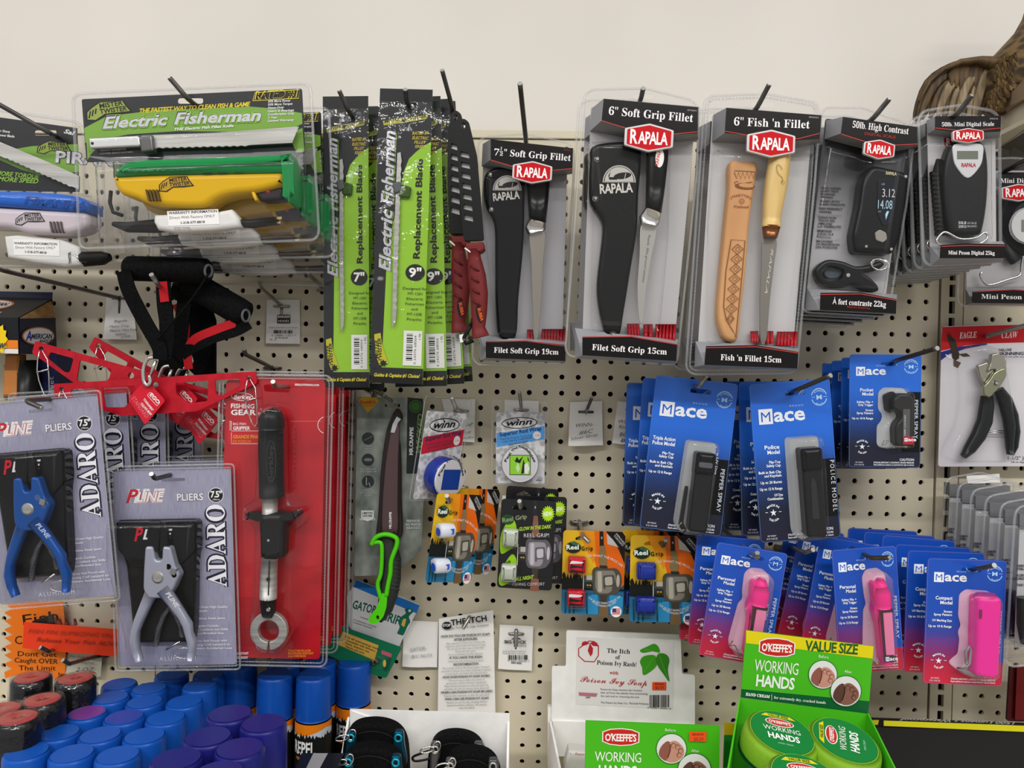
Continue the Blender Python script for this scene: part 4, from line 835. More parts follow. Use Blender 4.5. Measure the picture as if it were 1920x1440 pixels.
a = B(t, o=.0032).poly(box(520, 590, 544, 606), '#2a2422').text('Buckeye', (521, 596), (543, 596), 4, '#d8d8d8', 'B').text('HOOKS', (522, 604), (542, 604), 4.5, None, 'B').text('Rogers 2242 Super Crew Gripper', (505, 615), (559, 615), 2.6, '#55555a').bars(513, 619, 551, 625).text('0 14000 11011 1', (509, 630), (554, 630), 2.8).text('8176-0818', (516, 634.5), (539, 634.5), 3).text('PK: 12', (506, 638), (518, 638), 2.6).obj('barcode_printing', s)
hook((491, 541), (486, 528), .05, 'short hook through the barcode price card', base=(530, 575), tipd=.006, m='wirelight', r=.0024)
hook((580, 516), (575, 502), .07, 'short empty hook beside the seven inch blade packet', base=(612, 545), tipd=.006, m='wirelight')
hook((461, 665), (457, 655), .10, 'hook end above the red gripper packs', base=(512, 690), tipd=.006)
# ---- culling beams with foam grips
def beam(name, label, x, y, rot, d, tagp, flip=False, cut=0):
    c, s = math.cos(math.radians(rot)), math.sin(math.radians(rot))
    T = lambda p: [(x + u * c - v * s, y + u * s + v * c) for u, v in p]
    t = Th(name, label, 'culling beam', quad=T([(-190, -25), (190, -25), (190, 50), (-190, 50)]), d=d, group='red culling beams')
    out = T(rnd([(-190, -12), (190, -12), (190, 11), (74, 56), (-66, 56), (-190, 11)], 3))
    hs = [T(rnd(q, 4)) for q in ([(-158, 0), (-112, 0), (-112, 27), (-122, 30), (-160, 13)], [(-100, 0), (-38, 0), (-38, 20), (-60, 40), (-96, 38)], [(100, 0), (38, 0), (38, 20), (60, 40), (96, 38)], [(158, 0), (112, 0), (112, 27), (122, 30), (160, 13)])] + [T(ell(176, -1, 4.5, n=12)), T(ell(-176, -1, 4.5, n=12)), T(ell(0, 2, 6, n=12))]
    B(t, 'anod').plate(out, -.0012, .0014, holes=hs).obj('beam_plate')
    for sx in (-176, 176):
        p = T([(sx, -1)])[0]; b = B(t, 'chrome')
        b.tube([(p[0] + u, p[1] + v, o) for u, v, o in [(0, 0, .0), (-3, 6, .006), (-6, 20, .008), (-7, 40, .008), (-4, 58, .007), (5, 84, .007), (12, 92, .007), (16, 84, .007), (15, 50, .007), (12, 20, .007), (3, 4, .005), (0, 0, 0)]], .0008).tube([(p[0] - 8 + u, p[1] + 44 - u * .25, .0085) for u in (0, 22)], .0012); b.obj('clip')
    if tagp:
        q = tagp; tb = B(t, '#c81c30,0.35').plate(rnd([(q[0] - 2, q[1] - 44), (q[0] + 34, q[1] - 4), (q[0] - 4, q[1] + 42), (q[0] - 36, q[1] - 8)], 5), .012, .0126).obj('hang_tag')
        a = B(t, o=.0129).line(rnd([(q[0] + 6, q[1] - 20), (q[0] + 24, q[1]), (q[0] + 18, q[1] + 6), (q[0], q[1] - 14)], 2), 1, '#e8c8ca', closed=True).text('EGO', (q[0] + 4, q[1] - 14), (q[0] + 20, q[1] + 3), 7, '#efe3e3', 'B')
        a.text('TOURNAMENT', (q[0] - 8, q[1] - 6), (q[0] + 9, q[1] + 16), 4.4, None, 'B').text('CULLING BEAM', (q[0] - 13, q[1] + 2), (q[0] + 6, q[1] + 24), 4.4, None, 'B').text('STANDARD', (q[0] - 30, q[1] - 8), (q[0] - 2, q[1] + 30), 8, '#d8606c', 'B').obj('printing', tb)
    return t
bm3 = beam('culling_beam', 'front red metal culling beam, nearly level, its tag fully shown', 291, 720, -3.6, .155, (276, 755))
bm1 = beam('culling_beam', 'red culling beam sloping down to the right in front of the dark knife box', 246, 702, 15.5, .125, (337, 752))
bm2 = beam('culling_beam', 'rearmost steep red culling beam whose corner pokes up behind the others', 338, 734, 29, .095, (378, 792))
def grip(label, p0, p1, w, d, straps, red, cara, cord=None):
    t = Th('foam_grip_handle', label, 'handle', at=((p0[0] + p1[0]) / 2, (p0[1] + p1[1]) / 2), d=d, group='black foam handles')
    dx, dy = p1[0] - p0[0], p1[1] - p0[1]; L = [(p0[0] + dx * k, p0[1] + dy * k, w * f, 0, .040 * w / 48 * f) for k, f in ((0, .8), (.03, .97), (.1, 1), (.5, 1), (.9, 1), (.97, .97), (1, .8))]
    B(t, 'foam').loft(L, 18).obj('foam_grip')
    ex = p1; B(t, '#5a5a5c,0.5').tube([(ex[0] - 1 + 7 * math.cos(a_ * .4), ex[1] + 11 * math.sin(a_ * .4), .018 + .006 * -math.cos(a_ * .4)) for a_ in range(16)], .0018, closed=True).obj('end_ring')
    for st_ in straps: B(t, 'fabric').band(curve(st_, 5), .020, .0025).obj('strap')
    if cord: B(t, 'fabric').tube(curve(cord, 5), .0016).obj('cord')
    if red: B(t, '#b3141f,0.7').band(curve(red, 5), .012, .0012).obj('red_webbing', label='red webbing')
    cx, cy, r_ = cara; b = B(t, 'chrome').tube([(cx + u, cy + v, .012) for u, v in curve([(0, -26), (-12, -22), (-19, -4), (-18, 18), (-12, 26), (-6, 20), (-8, 8)], 5)], .0026, n=8)
    b.tube([(cx + 4, cy - 20, .012), (cx - 6, cy + 8, .012)], .0024); b.obj('carabiner'); return t
grip('black foam handle lying across the top, its hollow round end facing right', (238, 503), (392, 508), 47, .16, [[(232, 508, .020), (242, 545, .018), (270, 600, .012), (298, 650, .008), (300, 674, .006)], [(306, 524, .006), (308, 570, .006), (314, 620, .005), (308, 672, .004)]], [(305, 528, .0085), (307, 548, .0085), (309, 566, .0085)], (288, 696, 0), [(392, 512, .024), (360, 560, .022), (322, 606, .018), (296, 636, .014)])
grip('second black foam handle slanting down to the right with red webbing below', (352, 528), (462, 592), 52, .12, [[(350, 530, .010), (344, 580, .008), (338, 630, .006), (330, 690, .004)], [(466, 604, .008), (440, 618, .010), (400, 630, .012), (350, 655, .010), (332, 672, .008)]], [(444, 604, .010), (405, 618, .013), (365, 636, .012), (352, 660, .01), (354, 692, .009)], (318, 712, 0))
grip('black foam handle mostly hidden behind the other two, red webbing hanging straight', (330, 540), (386, 560), 44, .085, [[(384, 566, .006), (388, 620, .006), (376, 680, .005), (362, 700, .004)]], [(330, 570, .022), (340, 590, .022), (348, 612, .022), (346, 640, .020)], (348, 716, 0))
t = Th('nylon_pouch', 'black nylon strap bundle hanging below the foam handles', 'strap', quad=[(355, 560), (402, 560), (402, 705), (355, 705)], d=.07)
B(t, 'fabric').plate([(352, 560), (390, 566), (402, 600), (402, 706), (372, 706), (350, 640)], -.004, .004, bv=.002).obj('strap_bundle'); B(t, 'fabric').plate([(306, 640), (342, 640), (348, 706), (288, 706)], -.004, .006, bv=.002).obj('strap_end')
# ---------------------------------------------------------------- pliers packs
def pliers(name, label, quad, d, body, body2):
    """drawn in a 215 x 375 frame"""
    t = Th(name, label, 'packaged pliers', quad=quad, d=d, des=(0, 0, 220, 375), group='pliers packs'); m_ = 'brushed'
    shell(t, [(-7, -9), (227, -9), (227, 384), (-7, 384)], 0, .0015, 3.0, holes=[slot(112, 19, 44, 7)], r=8)
    B(t, m_).plate(rnd(box(0, 0, 220, 375), 6), -.001, -.0003, holes=[slot(112, 19, 44, 6)]).obj('printed_card')
    a = B(t, o=-.0002)
    for m, f in (('#e8e4e4', 'iO'), ('#b3162a', 'iO'), ('#ece9ea', 'i')):
        if m == '#e8e4e4': a.text('PLINE', (23, 60), (96, 60), 24, m, 'iO')
        else: a.text('LINE', (42, 59.5), (95, 59.5), 19, m, f)
    a.text('P', (22, 61), (46, 61), 26, '#c0182a', 'i').text('PLIERS', (118, 59), (167, 59), 13.5, '#3a3644', 'O').text('PLIERS', (118, 59), (167, 59), 13.5, '#e2dfe6', 'B')
    a.poly(ell(191, 50, 14.5), '#e6e4ea').poly(ell(191, 50, 13.3), '#141416').text('7.5"', (181, 54), (202, 54), 12, '#f0eef0', 'BN').text('190mm', (185, 60), (198, 60), 3.5)
    for m, f in (('#1d1c30', 'sO'), ('#e9e7ec', 's')): a.text('ADARO', (206, 226), (206, 68), 36, m, f)
    a.lines(['•Made From High Quality', '  Aluminum', '', '•Stainless Steel Jaws', '', '•Tungsten Carbide', '  Line Cutters cut 50lb', '  Nylon/Braided line', '', '•Nylon Belt Pouch with', '  Strong Coil Lanyard to', '  Prevent Accidental Loss'], 138, 266, 7.2, 4.4, '#dcd9e2', 'B', cw=.68)
    a.text('ALUMINUM', (76, 366), (144, 366), 8, '#dad8de', 'S').obj('printing')
    t.tf = lambda x, y: (x + 6, y - 23)
    p = B(t, '#111112,0.35,0,90').plate(rnd([(8, 116), (158, 116), (158, 165), (152, 190), (146, 320), (140, 350), (30, 350), (20, 200), (8, 165)], 10), 0, .012, bv=.005).m('#0c0c0d,0.3,0,90').plate(rnd([(6, 114), (160, 114), (158, 170), (118, 206), (40, 206), (8, 170)], 10), .011, .016, bv=.003).obj('pouch')
    a = B(t, o=.0163).text('P', (41, 153), (58, 153), 26, '#b3162a', 'i').text('LINE', (57, 150), (112, 150), 19, '#dad6da', 'i').obj('printing', p)
    t.tf = lambda x, y: (x + 16, y - 30 + max(0, y - 226) * .10)
    B(t, '#1b1b1c,0.3,0.5').plate([(64, 122), (84, 122), (84, 150), (80, 178), (62, 178), (60, 150)], .017, .025, bv=.002).plate([(86, 122), (94, 124), (100, 178), (82, 178), (84, 150)], .017, .025, bv=.002).obj('jaws', label='black pliers jaws')
    B(t, body).plate(rnd([(58, 168), (72, 168), (76, 194), (88, 194), (90, 168), (104, 170), (112, 206), (120, 222), (108, 246), (96, 262), (60, 262), (52, 246), (54, 210)], 5), .014, .028, bv=.003).obj('pivot_block')
    B(t, 'steel').lathe(80, 226, .027, [(.0085, 0), (.008, .0015), (.006, .002)], 20).obj('pivot_pin')
    B(t, '#9a9a98,0.25,0.8').lathe(100, 206, .026, [(.0045, 0), (.004, .002)], 10).plate(rnd([(106, 208), (116, 212), (112, 222), (103, 218)], 2), .02, .030).lathe(110, 222, .026, [(.004, 0), (.0035, .002)], 10).obj('line_cutter')
    B(t, body).loft([(66, 250, 24, .022, .012), (52, 276, 19, .022, .013), (40, 300, 17, .022, .013), (33, 318, 14, .022, .013), (30, 334, 16, .022, .013), (32, 352, 14, .022, .012), (38, 370, 13, .022, .010)], 10, .6).obj('handle')
    rt = B(t, body).loft([(88, 246, 25, .026, .012), (108, 272, 18, .026, .013), (122, 292, 15, .026, .013), (131, 308, 17, .026, .013), (133, 322, 13, .026, .013), (138, 336, 15, .026, .013), (137, 352, 13, .026, .012), (134, 368, 12, .026, .010)], 10, .6).obj('handle')
    a = B(t, o=.0328).text('PLINE', (96, 252), (116, 278), 8, body2, 'i').obj('printing', rt)
    b = B(t, '#55555a,0.35,0.4'); P = []
    for seg, n in ((((96, 278), (82, 296), (72, 318), (66, 346)), 26), (((96, 278), (104, 292), (112, 308), (116, 330)), 20)):
        c_ = curve(seg, 12); pts = []
        for i in range(len(c_) * 4):
            u = i / (len(c_) * 4 - 1) * (len(c_) - 1); k = min(len(c_) - 2, int(u)); q = V(c_[k]).lerp(V(c_[k + 1]), u - k); an = i * 1.6; pts.append((q.x + 5.0 * math.cos(an), q.y + 1.5 * math.sin(an), .018 + .004 * math.sin(an)))
        b.tube(pts, .0006, n=4)
    b.obj('coil_lanyard')
    B(t, 'chrome').tube([(86, 352, .02), (114, 338, .022)], .0016).tube([(x, y, .018) for x, y in ell(118, 360, 20, 9, 16)], .0008, closed=True).obj('lanyard_clip')
    t.tf = None
    dome(t, [(4, 92), (170, 92), (166, 170), (158, 300), (172, 368), (36, 368), (30, 300), (2, 170)], .001, .034, .01)
    return t
p1 = pliers('pliers_pack', 'blue handled fishing pliers pack on grey card, front of the left row', [(-36, 760), (184, 742), (216, 1113), (-2, 1137)], .185, '#184a92,0.3,0.3', '#a9b4d0')
for i, (dy, dx, r) in enumerate(((.042, .012, 2.0), (.084, .040, 4.5), (.126, .072, 4.5))): dup(p1, dy, 'grey pliers card %s behind the blue handled front pack' % ('second', 'third', 'rearmost')[i], dx=dx, dz=.006 * (i + 1), rot=r)
p2 = pliers('pliers_pack', 'silver handled fishing pliers pack on grey card beside the red gripper pack', [(215, 884), (436, 878), (440, 1240), (222, 1254)], .16, '#9fa2b2,0.3,0.35', '#d5d5da')
for i in range(2): dup(p2, .04 * (i + 1), 'grey pliers card %s behind the silver handled front pack' % ('second', 'third', 'rearmost')[i], dx=.006 * i, dz=.004 * i)
hook((48, 751), (78, 765), .235, 'hook end pointing down through the blue pliers card', tipd=.004)
hook((292, 898), (284, 889), .20, 'hook tip on the silver pliers pack')
# ---------------------------------------------------------------- red fish gripper pack
gp = Th('fish_gripper_pack', 'front red card pack holding a black and steel fish gripper', 'packaged tool', quad=[(418, 702), (622, 706), (612, 1248), (404, 1244)], d=.15, group='red fish gripper packs')
B(gp, 'redprint').plate(rnd([(424, 712), (610, 714), (600, 1236), (410, 1232)], 8), -.001, -.0003, holes=[rnd([(494, 722), (508, 720), (512, 727), (526, 727), (530, 720), (544, 724), (542, 736), (496, 734)], 3)]).obj('printed_card')
shell(gp, [(416, 702), (614, 704), (624, 714), (612, 1242), (604, 1250), (408, 1246), (400, 1236), (412, 712)], 0, .0016, 3.0, holes=[rnd([(494, 722), (508, 720), (512, 727), (526, 727), (530, 720), (544, 724), (542, 736), (496, 734)], 3)], r=6)
a = B(gp, o=-.0002).poly(rnd([(427, 806), (485, 806), (485, 832), (427, 832)], 1), '#c8202c').poly(ell(454, 744, 21, 8, rot=4), '#eedede').poly(ell(454, 744, 19.5, 6.8, rot=4), '#b8141f').text('Berkley', (438, 748), (472, 748), 8, '#f2e8e8', 'BI')
a.text('FISHING', (433, 765), (477, 766), 8.5, '#f0e6e6', 'B').text('GEAR', (433, 778), (480, 778), 10, None, 'B').text('PARA LA PESCA', (484, 778), (520, 778), 5).text('BIG FISH', (437, 797), (461, 797), 4.6, None).text('GRIPPER', (437, 806), (469, 806), 6.6, None, 'B').text('GRANDE PINCE', (437, 822), (490, 822), 6.6, '#e8962a', 'B').text('DE POISSON', (437, 830), (470, 830), 5, None)
a.line([(434, 790), (434, 808), (484, 808)], .8, '#f0e6e6').line([(434, 811), (434, 832), (484, 832)], .8).line([(545, 790), (604, 790)], .6, '#ee8888')
for i in range(7): a.line([(430, 790 + i * 2.6), (434, 790 + i * 2.6)], .8, '#f0e6e6')
a.text('BERKLEYFISHING.COM', (553, 723), (598, 724), 3.8, '#f0e0e0', 'B').line(ell(612, 797, 16, n=24, a0=110, a1=250), 1.2, '#f0d0d0').text('CORROSION RESISTANT', (415, 1228), (466, 1227), 4.4, '#f2eaea', 'B').text('STAINLESS STEEL BODY', (415, 1235), (465, 1235), 4.4, None, 'B')
a.lines(['STRUCTURE EN ACIER', 'INOXYDABLE RESISTANT', 'A LA CORROSION'], 540, 1222, 5, 4, '#e8862a', 'B', cw=.6)
a.m('#8f0c18')
for i in range(22):
    for j in range(26):
        if i < 22 - j * .0 and (i + j * .3) < 26: 
            x, y = 416 + i * 3.4, 1120 + j * 3.6; o = a.o + .0004; ids = a.add([(lambda g: (g[0], -o, g[1]))(gp.L(*q, o)) for q in box(x, y, x + 1.5, y + 1.5)]); a.face(tuple(ids))
a.obj('printing')
B(gp, '#171718,0.35').loft([(508, 766, 14, .018, .016), (509, 772, 36, .02, .034), (509, 785, 48, .02, .038), (508, 800, 49, .02, .038), (508, 806, 44, .02, .036)], 16).obj('end_cap')
hd = B(gp, '#1a1a1b,0.5,0,120').loft([(508, 806, 43, .02, .036), (508, 830, 45, .02, .037), (509, 900, 45, .02, .037), (510, 932, 46, .02, .037)], 16).obj('handle')
a = B(gp, o=.0388).line(ell(508, 866, 9, 40, 28), 1, '#39393b', closed=True).text('Berkley', (512, 903), (512, 834), 9, '#2f2f31', 'B').obj('embossed_mark', hd)
b = B(gp, '#0d0d0e,0.5')
for i in range(13):
    for sx, oo in ((488.5, .027), (494, .034), (525, .034), (529, .028)): b.lathe(sx, 812 + i * 9.6, oo, [(.0016, 0), (.001, .001)], 6)
b.obj('grip_studs', hd, kind='stuff')
B(gp, 'steel').loft([(507, 930, 28, .018, .022), (506, 964, 28, .018, .022)], 16).obj('tube')
B(gp, '#1c1c1d,0.4').plate(rnd([(455, 965), (470, 962), (485, 967), (500, 963), (522, 963), (536, 966), (548, 961), (561, 964), (556, 972), (532, 976), (530, 1046), (522, 1048), (486, 1048), (484, 976), (466, 975)], 4), .008, .032, bv=.008).obj('slide_trigger')
B(gp, 'chrome').lathe(503.5, 1013, .0315, [(.0022, 0), (.0018, .001)], 10).obj('rivet')
st = B(gp, 'steel').loft([(506, 1046, 30, .018, .024), (504, 1080, 31, .018, .024), (503, 1122, 32, .018, .024)], 16).obj('tube')
B(gp, '#2a2a2a,0.4').plate([(504, 1052), (506, 1052), (504, 1116), (502, 1116)], .029, .0304).lathe(503, 1086, .029, [(.003, 0), (.0026, .0015)], 10).obj('scale_slot', st)
B(gp, '#161617,0.3').loft([(503, 1120, 30, .018, .024), (503, 1148, 27, .018, .02), (502, 1156, 20, .018, .016)], 14).obj('collar')
B(gp, 'chrome').lathe(503, 1143, .028, [(.003, 0), (.0024, .0015)], 10).obj('rivet')
ja = [(503 + 35 * math.sin(math.radians(a_)), 1184 - 36 * math.cos(math.radians(a_))) for a_ in range(-176, 177, 8)]; jb = [(503 + 19.5 * math.sin(math.radians(a_)), 1184 - 20 * math.cos(math.radians(a_))) for a_ in range(176, -177, -8)]
B(gp, 'steel').plate(ja + jb, .012, .020, bv=.0015).obj('jaw_ring')
dome(gp, [(480, 764), (500, 754), (530, 760), (540, 790), (542, 940), (572, 950), (566, 985), (544, 1000), (540, 1140), (546, 1190), (520, 1232), (480, 1230), (462, 1190), (470, 1120), (472, 990), (448, 980), (450, 952), (472, 940)], .001, .042, .014)
for i, (dx, r) in enumerate(((.004, 0), (.008, 0), (.004, 0))): dup(gp, .043 * (i + 1), 'red gripper pack %s behind the front one' % ('second', 'third', 'rearmost')[i], dx=dx, dz=.004)
hook((517, 726), (512, 716), .195, 'hook tip on the front red gripper pack', m='wirelight')
# ---------------------------------------------------------------- green handled fillet knife on camouflage card
cr = Th('fillet_knife_pack', 'green handled fillet knife on grey camouflage card beside the red packs', 'packaged knife', quad=[(668, 745), (800, 745), (790, 1080), (664, 1080)], d=.055, group='clamshell packs of fillet knives')
B(cr, 'camo').plate(rnd([(670, 744), (793, 747), (796, 900), (790, 1030), (740, 1078), (664, 1080)], 4), -.0006, 0, holes=[slot(736, 760, 28, 7)]).obj('printed_card')
a = B(cr, o=.0001).poly([(673, 751), (678, 745), (705, 745), (711, 752), (689, 774)], '#c49318').text('Smith\'s', (675, 757), (704, 757), 7, '#b3202a', 'B').text('CONSUMER', (680, 762), (700, 762), 2.5).poly([(764, 745), (793, 748), (790, 888), (762, 888)], '#1e2122')
a.line(ell(779, 762, 11), 1.2, '#3f7a1e', closed=True).poly(ell(779, 762, 8.5), '#2f5c18').text('MR.CRAPPIE', (774, 853), (775, 801), 7, '#c9cac8', 'B').text('WICKED', (790, 850), (794, 776), 11, '#5f7a3a', 'i')
for y_, r_ in ((822, 0), (862, 0), (903, 0)): a.poly(ell(690, y_, 11.5), '#2a2f30')
a.line([(682, 826), (698, 818)], 1, '#6b7072').poly(ell(690, 862, 8, 3), '#6b7072').line([(687, 895), (687, 910), (692, 905), (694, 912)], 1.4, '#9a9fa0')
a.lines(['7" BLADE', 'LAME DE', 'CUCHILLA'], 690, 838, 4.6, 3.2, '#a9adab', al='c').lines(['FULL TANG BLADE', 'LAME PLEINE SOIE'], 690, 881, 4.6, 3.2, '#a9adab', al='c').lines(['LANYARD HOLE', 'TROU DE DRAGONNE', 'AGUJERO'], 690, 921, 4.6, 3.2, '#a9adab', al='c').poly([(677, 957), (701, 957), (701, 972), (689, 978), (677, 972)], '#c9cac8').text('LIMITED', (679, 964), (699, 964), 4, '#2a2f30', 'B').text('LIFETIME', (680, 969), (698, 969), 3.6, None, 'B').text('WARRANTY', (674, 976), (704, 976), 3.8, '#d8d8d8', 'B').lines(['FRESHWATER', 'EAU FRAICHE', 'AGUA DULCE'], 775, 979, 6.4, 4.6, '#b8bcba', 'B', al='c', cw=.56).obj('printing')
B(cr, '#2b2324,0.5').plate(curve([(744, 766), (754, 783), (746, 800), (751, 850), (752, 940), (754, 1000), (742, 1012), (734, 1015), (706, 1014), (709, 960), (714, 880), (722, 820), (730, 790)], 4, True), .0, .007, bv=.002).obj('blade_guard_tray')
B(cr, '#5a4648,0.3,0.3').plate(curve([(742, 784), (749, 800), (747, 860), (746, 940), (744, 1000), (718, 1002), (716, 950), (722, 870), (730, 820), (735, 798)], 4, True), .007, .012, bv=.002).obj('blade')
B(cr, '#b9bbbf,0.3,0.3').plate([(744, 781), (752, 786), (746, 793), (740, 812), (732, 811), (736, 795)], .012, .014, bv=.0005).obj('blade_tip')
B(cr, o=.0124).text('MR.CRAPPIE', (734, 991), (734, 960), 4.5, '#e8e8e8', 'B').obj('blade_lettering')
hd = B(cr, '#2d2f2d,0.6').loft([(722, 1004, 40, .014, .018), (728, 1018, 32, .014, .02), (736, 1050, 33, .014, .024), (734, 1085, 36, .014, .026), (728, 1115, 36, .014, .024), (722, 1140, 30, .014, .02), (708, 1160, 22, .014, .016)], 14, .85).obj('handle')
LG = '#4ec40e,0.35'
B(cr, LG).tube([(x, y, .027) for x, y in curve([(696, 1022), (704, 1008), (722, 1002), (742, 1008), (744, 1022), (734, 1050), (732, 1075), (728, 1095), (724, 1118)], 4)], .0036).tube([(x, y, .026) for x, y in curve([(700, 1018), (714, 1018), (716, 1040), (714, 1075), (708, 1095), (712, 1115), (716, 1126)], 4)], .0033).plate(rnd([(716, 1112), (726, 1118), (724, 1140), (718, 1158), (706, 1170), (692, 1168), (690, 1160), (706, 1140)], 4), .012, .030, holes=[ell(708, 1158, 3, 4.5, 10)], bv=.0).obj('green_grip_inlay', hd, 'bright green rubber inlay')
b = B(cr, '#3a3c3a,0.6')
for i in range(8): b.tube([(732, 1046 + i * 8, .027), (750, 1050 + i * 8, .022)], .0010)
b.obj('grip_ribs', hd)
hook((735, 752), (720, 742), .09, 'thin hook through the camouflage knife card', base=(700, 730), tipd=.002, m='wire', r=.0022)
hook((296, 533), (284, 515), .205, 'light hook tip poking out in front of the level foam handle', m='wirelight', base=(308, 548))
# ---------------------------------------------------------------- rod wrap packs and hand-written tags
def wrap(label, quad, d, band, wrapcol, side, hook_px):
    """drawn in a 92 x 134 frame"""
    t = Th('rod_wrap_pack', label, 'packaged rod wrap', quad=quad, d=d, des=(0, 0, 92, 134), group='rod wrap packs')
    shell(t, [(-8, -22), (98, -22), (98, 136), (-8, 136)], -.001, .0008, holes=[slot(46, -8, 24, 6)], r=6, o2=-.0004)
    c_ = B(t, 'winngrey').plate(rnd(box(0, 0, 92, 134), 3), -.0003, .0004).obj('printed_card')
    a = B(t, o=.0005).line(ell(44, 20, 33, 10, 28, rot=-3), 1.6, '#17171a', closed=True).text('winn', (20, 26), (68, 22), 11, '#101012', 'BI').poly([(38, 11), (44, 14), (41, 16)], '#101012')
    a.poly([(1, 40), (91, 25), (91, 50), (1, 66)], band).text('Superior Rod Wrap', (7, 46), (86, 33), 7.6, '#16204a', 'B').text('"Non-Slip Polymer Technology"', (8, 53), (70, 44), 3.6, '#28304a').text('CAN USE AS OVERWRAP', (12, 58), (68, 49), 3.6).text('ON GOLF GRIP', (24, 63), (60, 56), 3.4)
    a.poly(ell(77, 43, 7.5), '#d8d2d0').text('1.1 mm', (72, 45), (82, 44), 4, '#a02a2a').text('44 in', (76, 129), (86, 129), 3.5, '#2a2a2a').obj('printing', c_)
    k = 1 if side else .25
    rl = B(t, wrapcol).lathe(46, 96, .001, [(.026, 0), (.028, .003), (.028, .004 + .022 * k), (.0265, .006 + .022 * k)], 28).obj('wrap_roll')
    b = B(t, '#cfcdd2,0.3').lathe(46, 96, .0055 + .022 * k, [(.0275, .0), (.0275, .002), (.0268, .0026)], 32); dsk = b.obj('label_disc')
    a = B(t, o=.0085 + .022 * k)
    if side: a.poly([(28, 82), (66, 82), (66, 112), (28, 112)], '#0f3c94').line([(28, 82), (66, 82), (66, 112), (28, 112)], .8, '#0a2454', closed=True)
    else:
        a.poly(rnd(box(27, 79, 65, 115), 1), '#8fd12e').line(box(27, 79, 65, 115), 1.6, '#101510', closed=True)
        for q in ([(30, 81), (36, 90), (40, 82), (44, 88), (52, 80), (46, 94), (38, 92)], [(52, 86), (56, 98), (54, 112), (48, 114), (50, 100)], [(60, 80), (64, 92), (60, 88)]): a.poly(q, '#10160c')
        a.poly([(54, 96), (60, 92), (64, 104), (60, 114), (54, 112)], '#e6eedd').poly([(42, 92), (46, 104), (42, 112), (38, 102)], '#cbe8a8')
    a.text('Feel The Possibilities', (20, 92), (72, 92), 4.6, '#26262a', 'B', arc=27).obj('printing', dsk)
    dome(t, ell(46, 96, 34, 34, 24), .0006, .009 + .022 * k, .006, r=0); return t
wr = wrap('blue rod wrap roll on a tilted grey card with a red band', [(802, 776), (879, 770), (848, 934), (772, 936)], (.115, .06, .06, .115), '#b82236,0.35', '#16308c,0.5,0,120', True, None)
wg = wrap('green rod wrap square on an upright grey card with a light blue band', [(931, 773), (1022, 773), (1021, 907), (929, 906)], .045, '#4f95d8,0.35', '#7c9a74,0.5', False, None)
note('white note half hidden behind the blue rod wrap roll', [(828, 748), (891, 748), (890, 829), (846, 826)], .006, [('AP', (874, 800), (888, 798), 6, INK, 'h'), ('CHF', (872, 814), (884, 812), 4, INK, 'h'), ('Gray/Blue', (868, 823), (888, 821), 3.6, INK, 'h')])
note('blank white slip behind the upright green rod wrap pack', [(946, 749), (1010, 752), (1010, 800), (946, 800)], .006, [])
note('curled white note reading a silver gray code, hanging alone right of the rod wraps', [(1069, 754), (1129, 752), (1130, 834), (1065, 835)], .006, [('WINN-', (1080, 801), (1113, 799), 7, INK, 'h'), ('#6C', (1086, 815), (1113, 811), 7.5, INK, 'h'), ('Silver Gray', (1070, 826), (1122, 817), 5.5, INK, 'h')], curl=.010)
note('white note reading a blue code, tucked against the blue cards', [(1158, 752), (1206, 758), (1204, 836), (1147, 830)], .006, [('Wign', (1160, 793), (1182, 793), 6.5, INK, 'h'), ('Rod wrap', (1160, 803), (1196, 804), 6.5, INK, 'h'), ('BC', (1161, 818), (1177, 818), 7.5, INK, 'h'), ('Blue', (1163, 829), (1192, 831), 7, INK, 'h')], curl=.006)
hook((855, 766), (847, 746), .12, 'hook tip over the tilted rod wrap pack', base=(865, 770), m='wirelight', tipd=.006)
hook((977, 762), (974, 735), .06, 'upright hook tip over the green rod wrap pack', base=(977, 768), m='wirelight', r=.0026)
hook((1102, 765), (1110, 745), .05, 'hook holding the curled silver gray note', base=(1098, 772), m='wire', r=.0026, tipd=.01)
hook((1190, 768), (1205, 762), .05, 'hook holding the note beside the blue cards', base=(1187, 768), m='wire', r=.0028, tipd=.012)
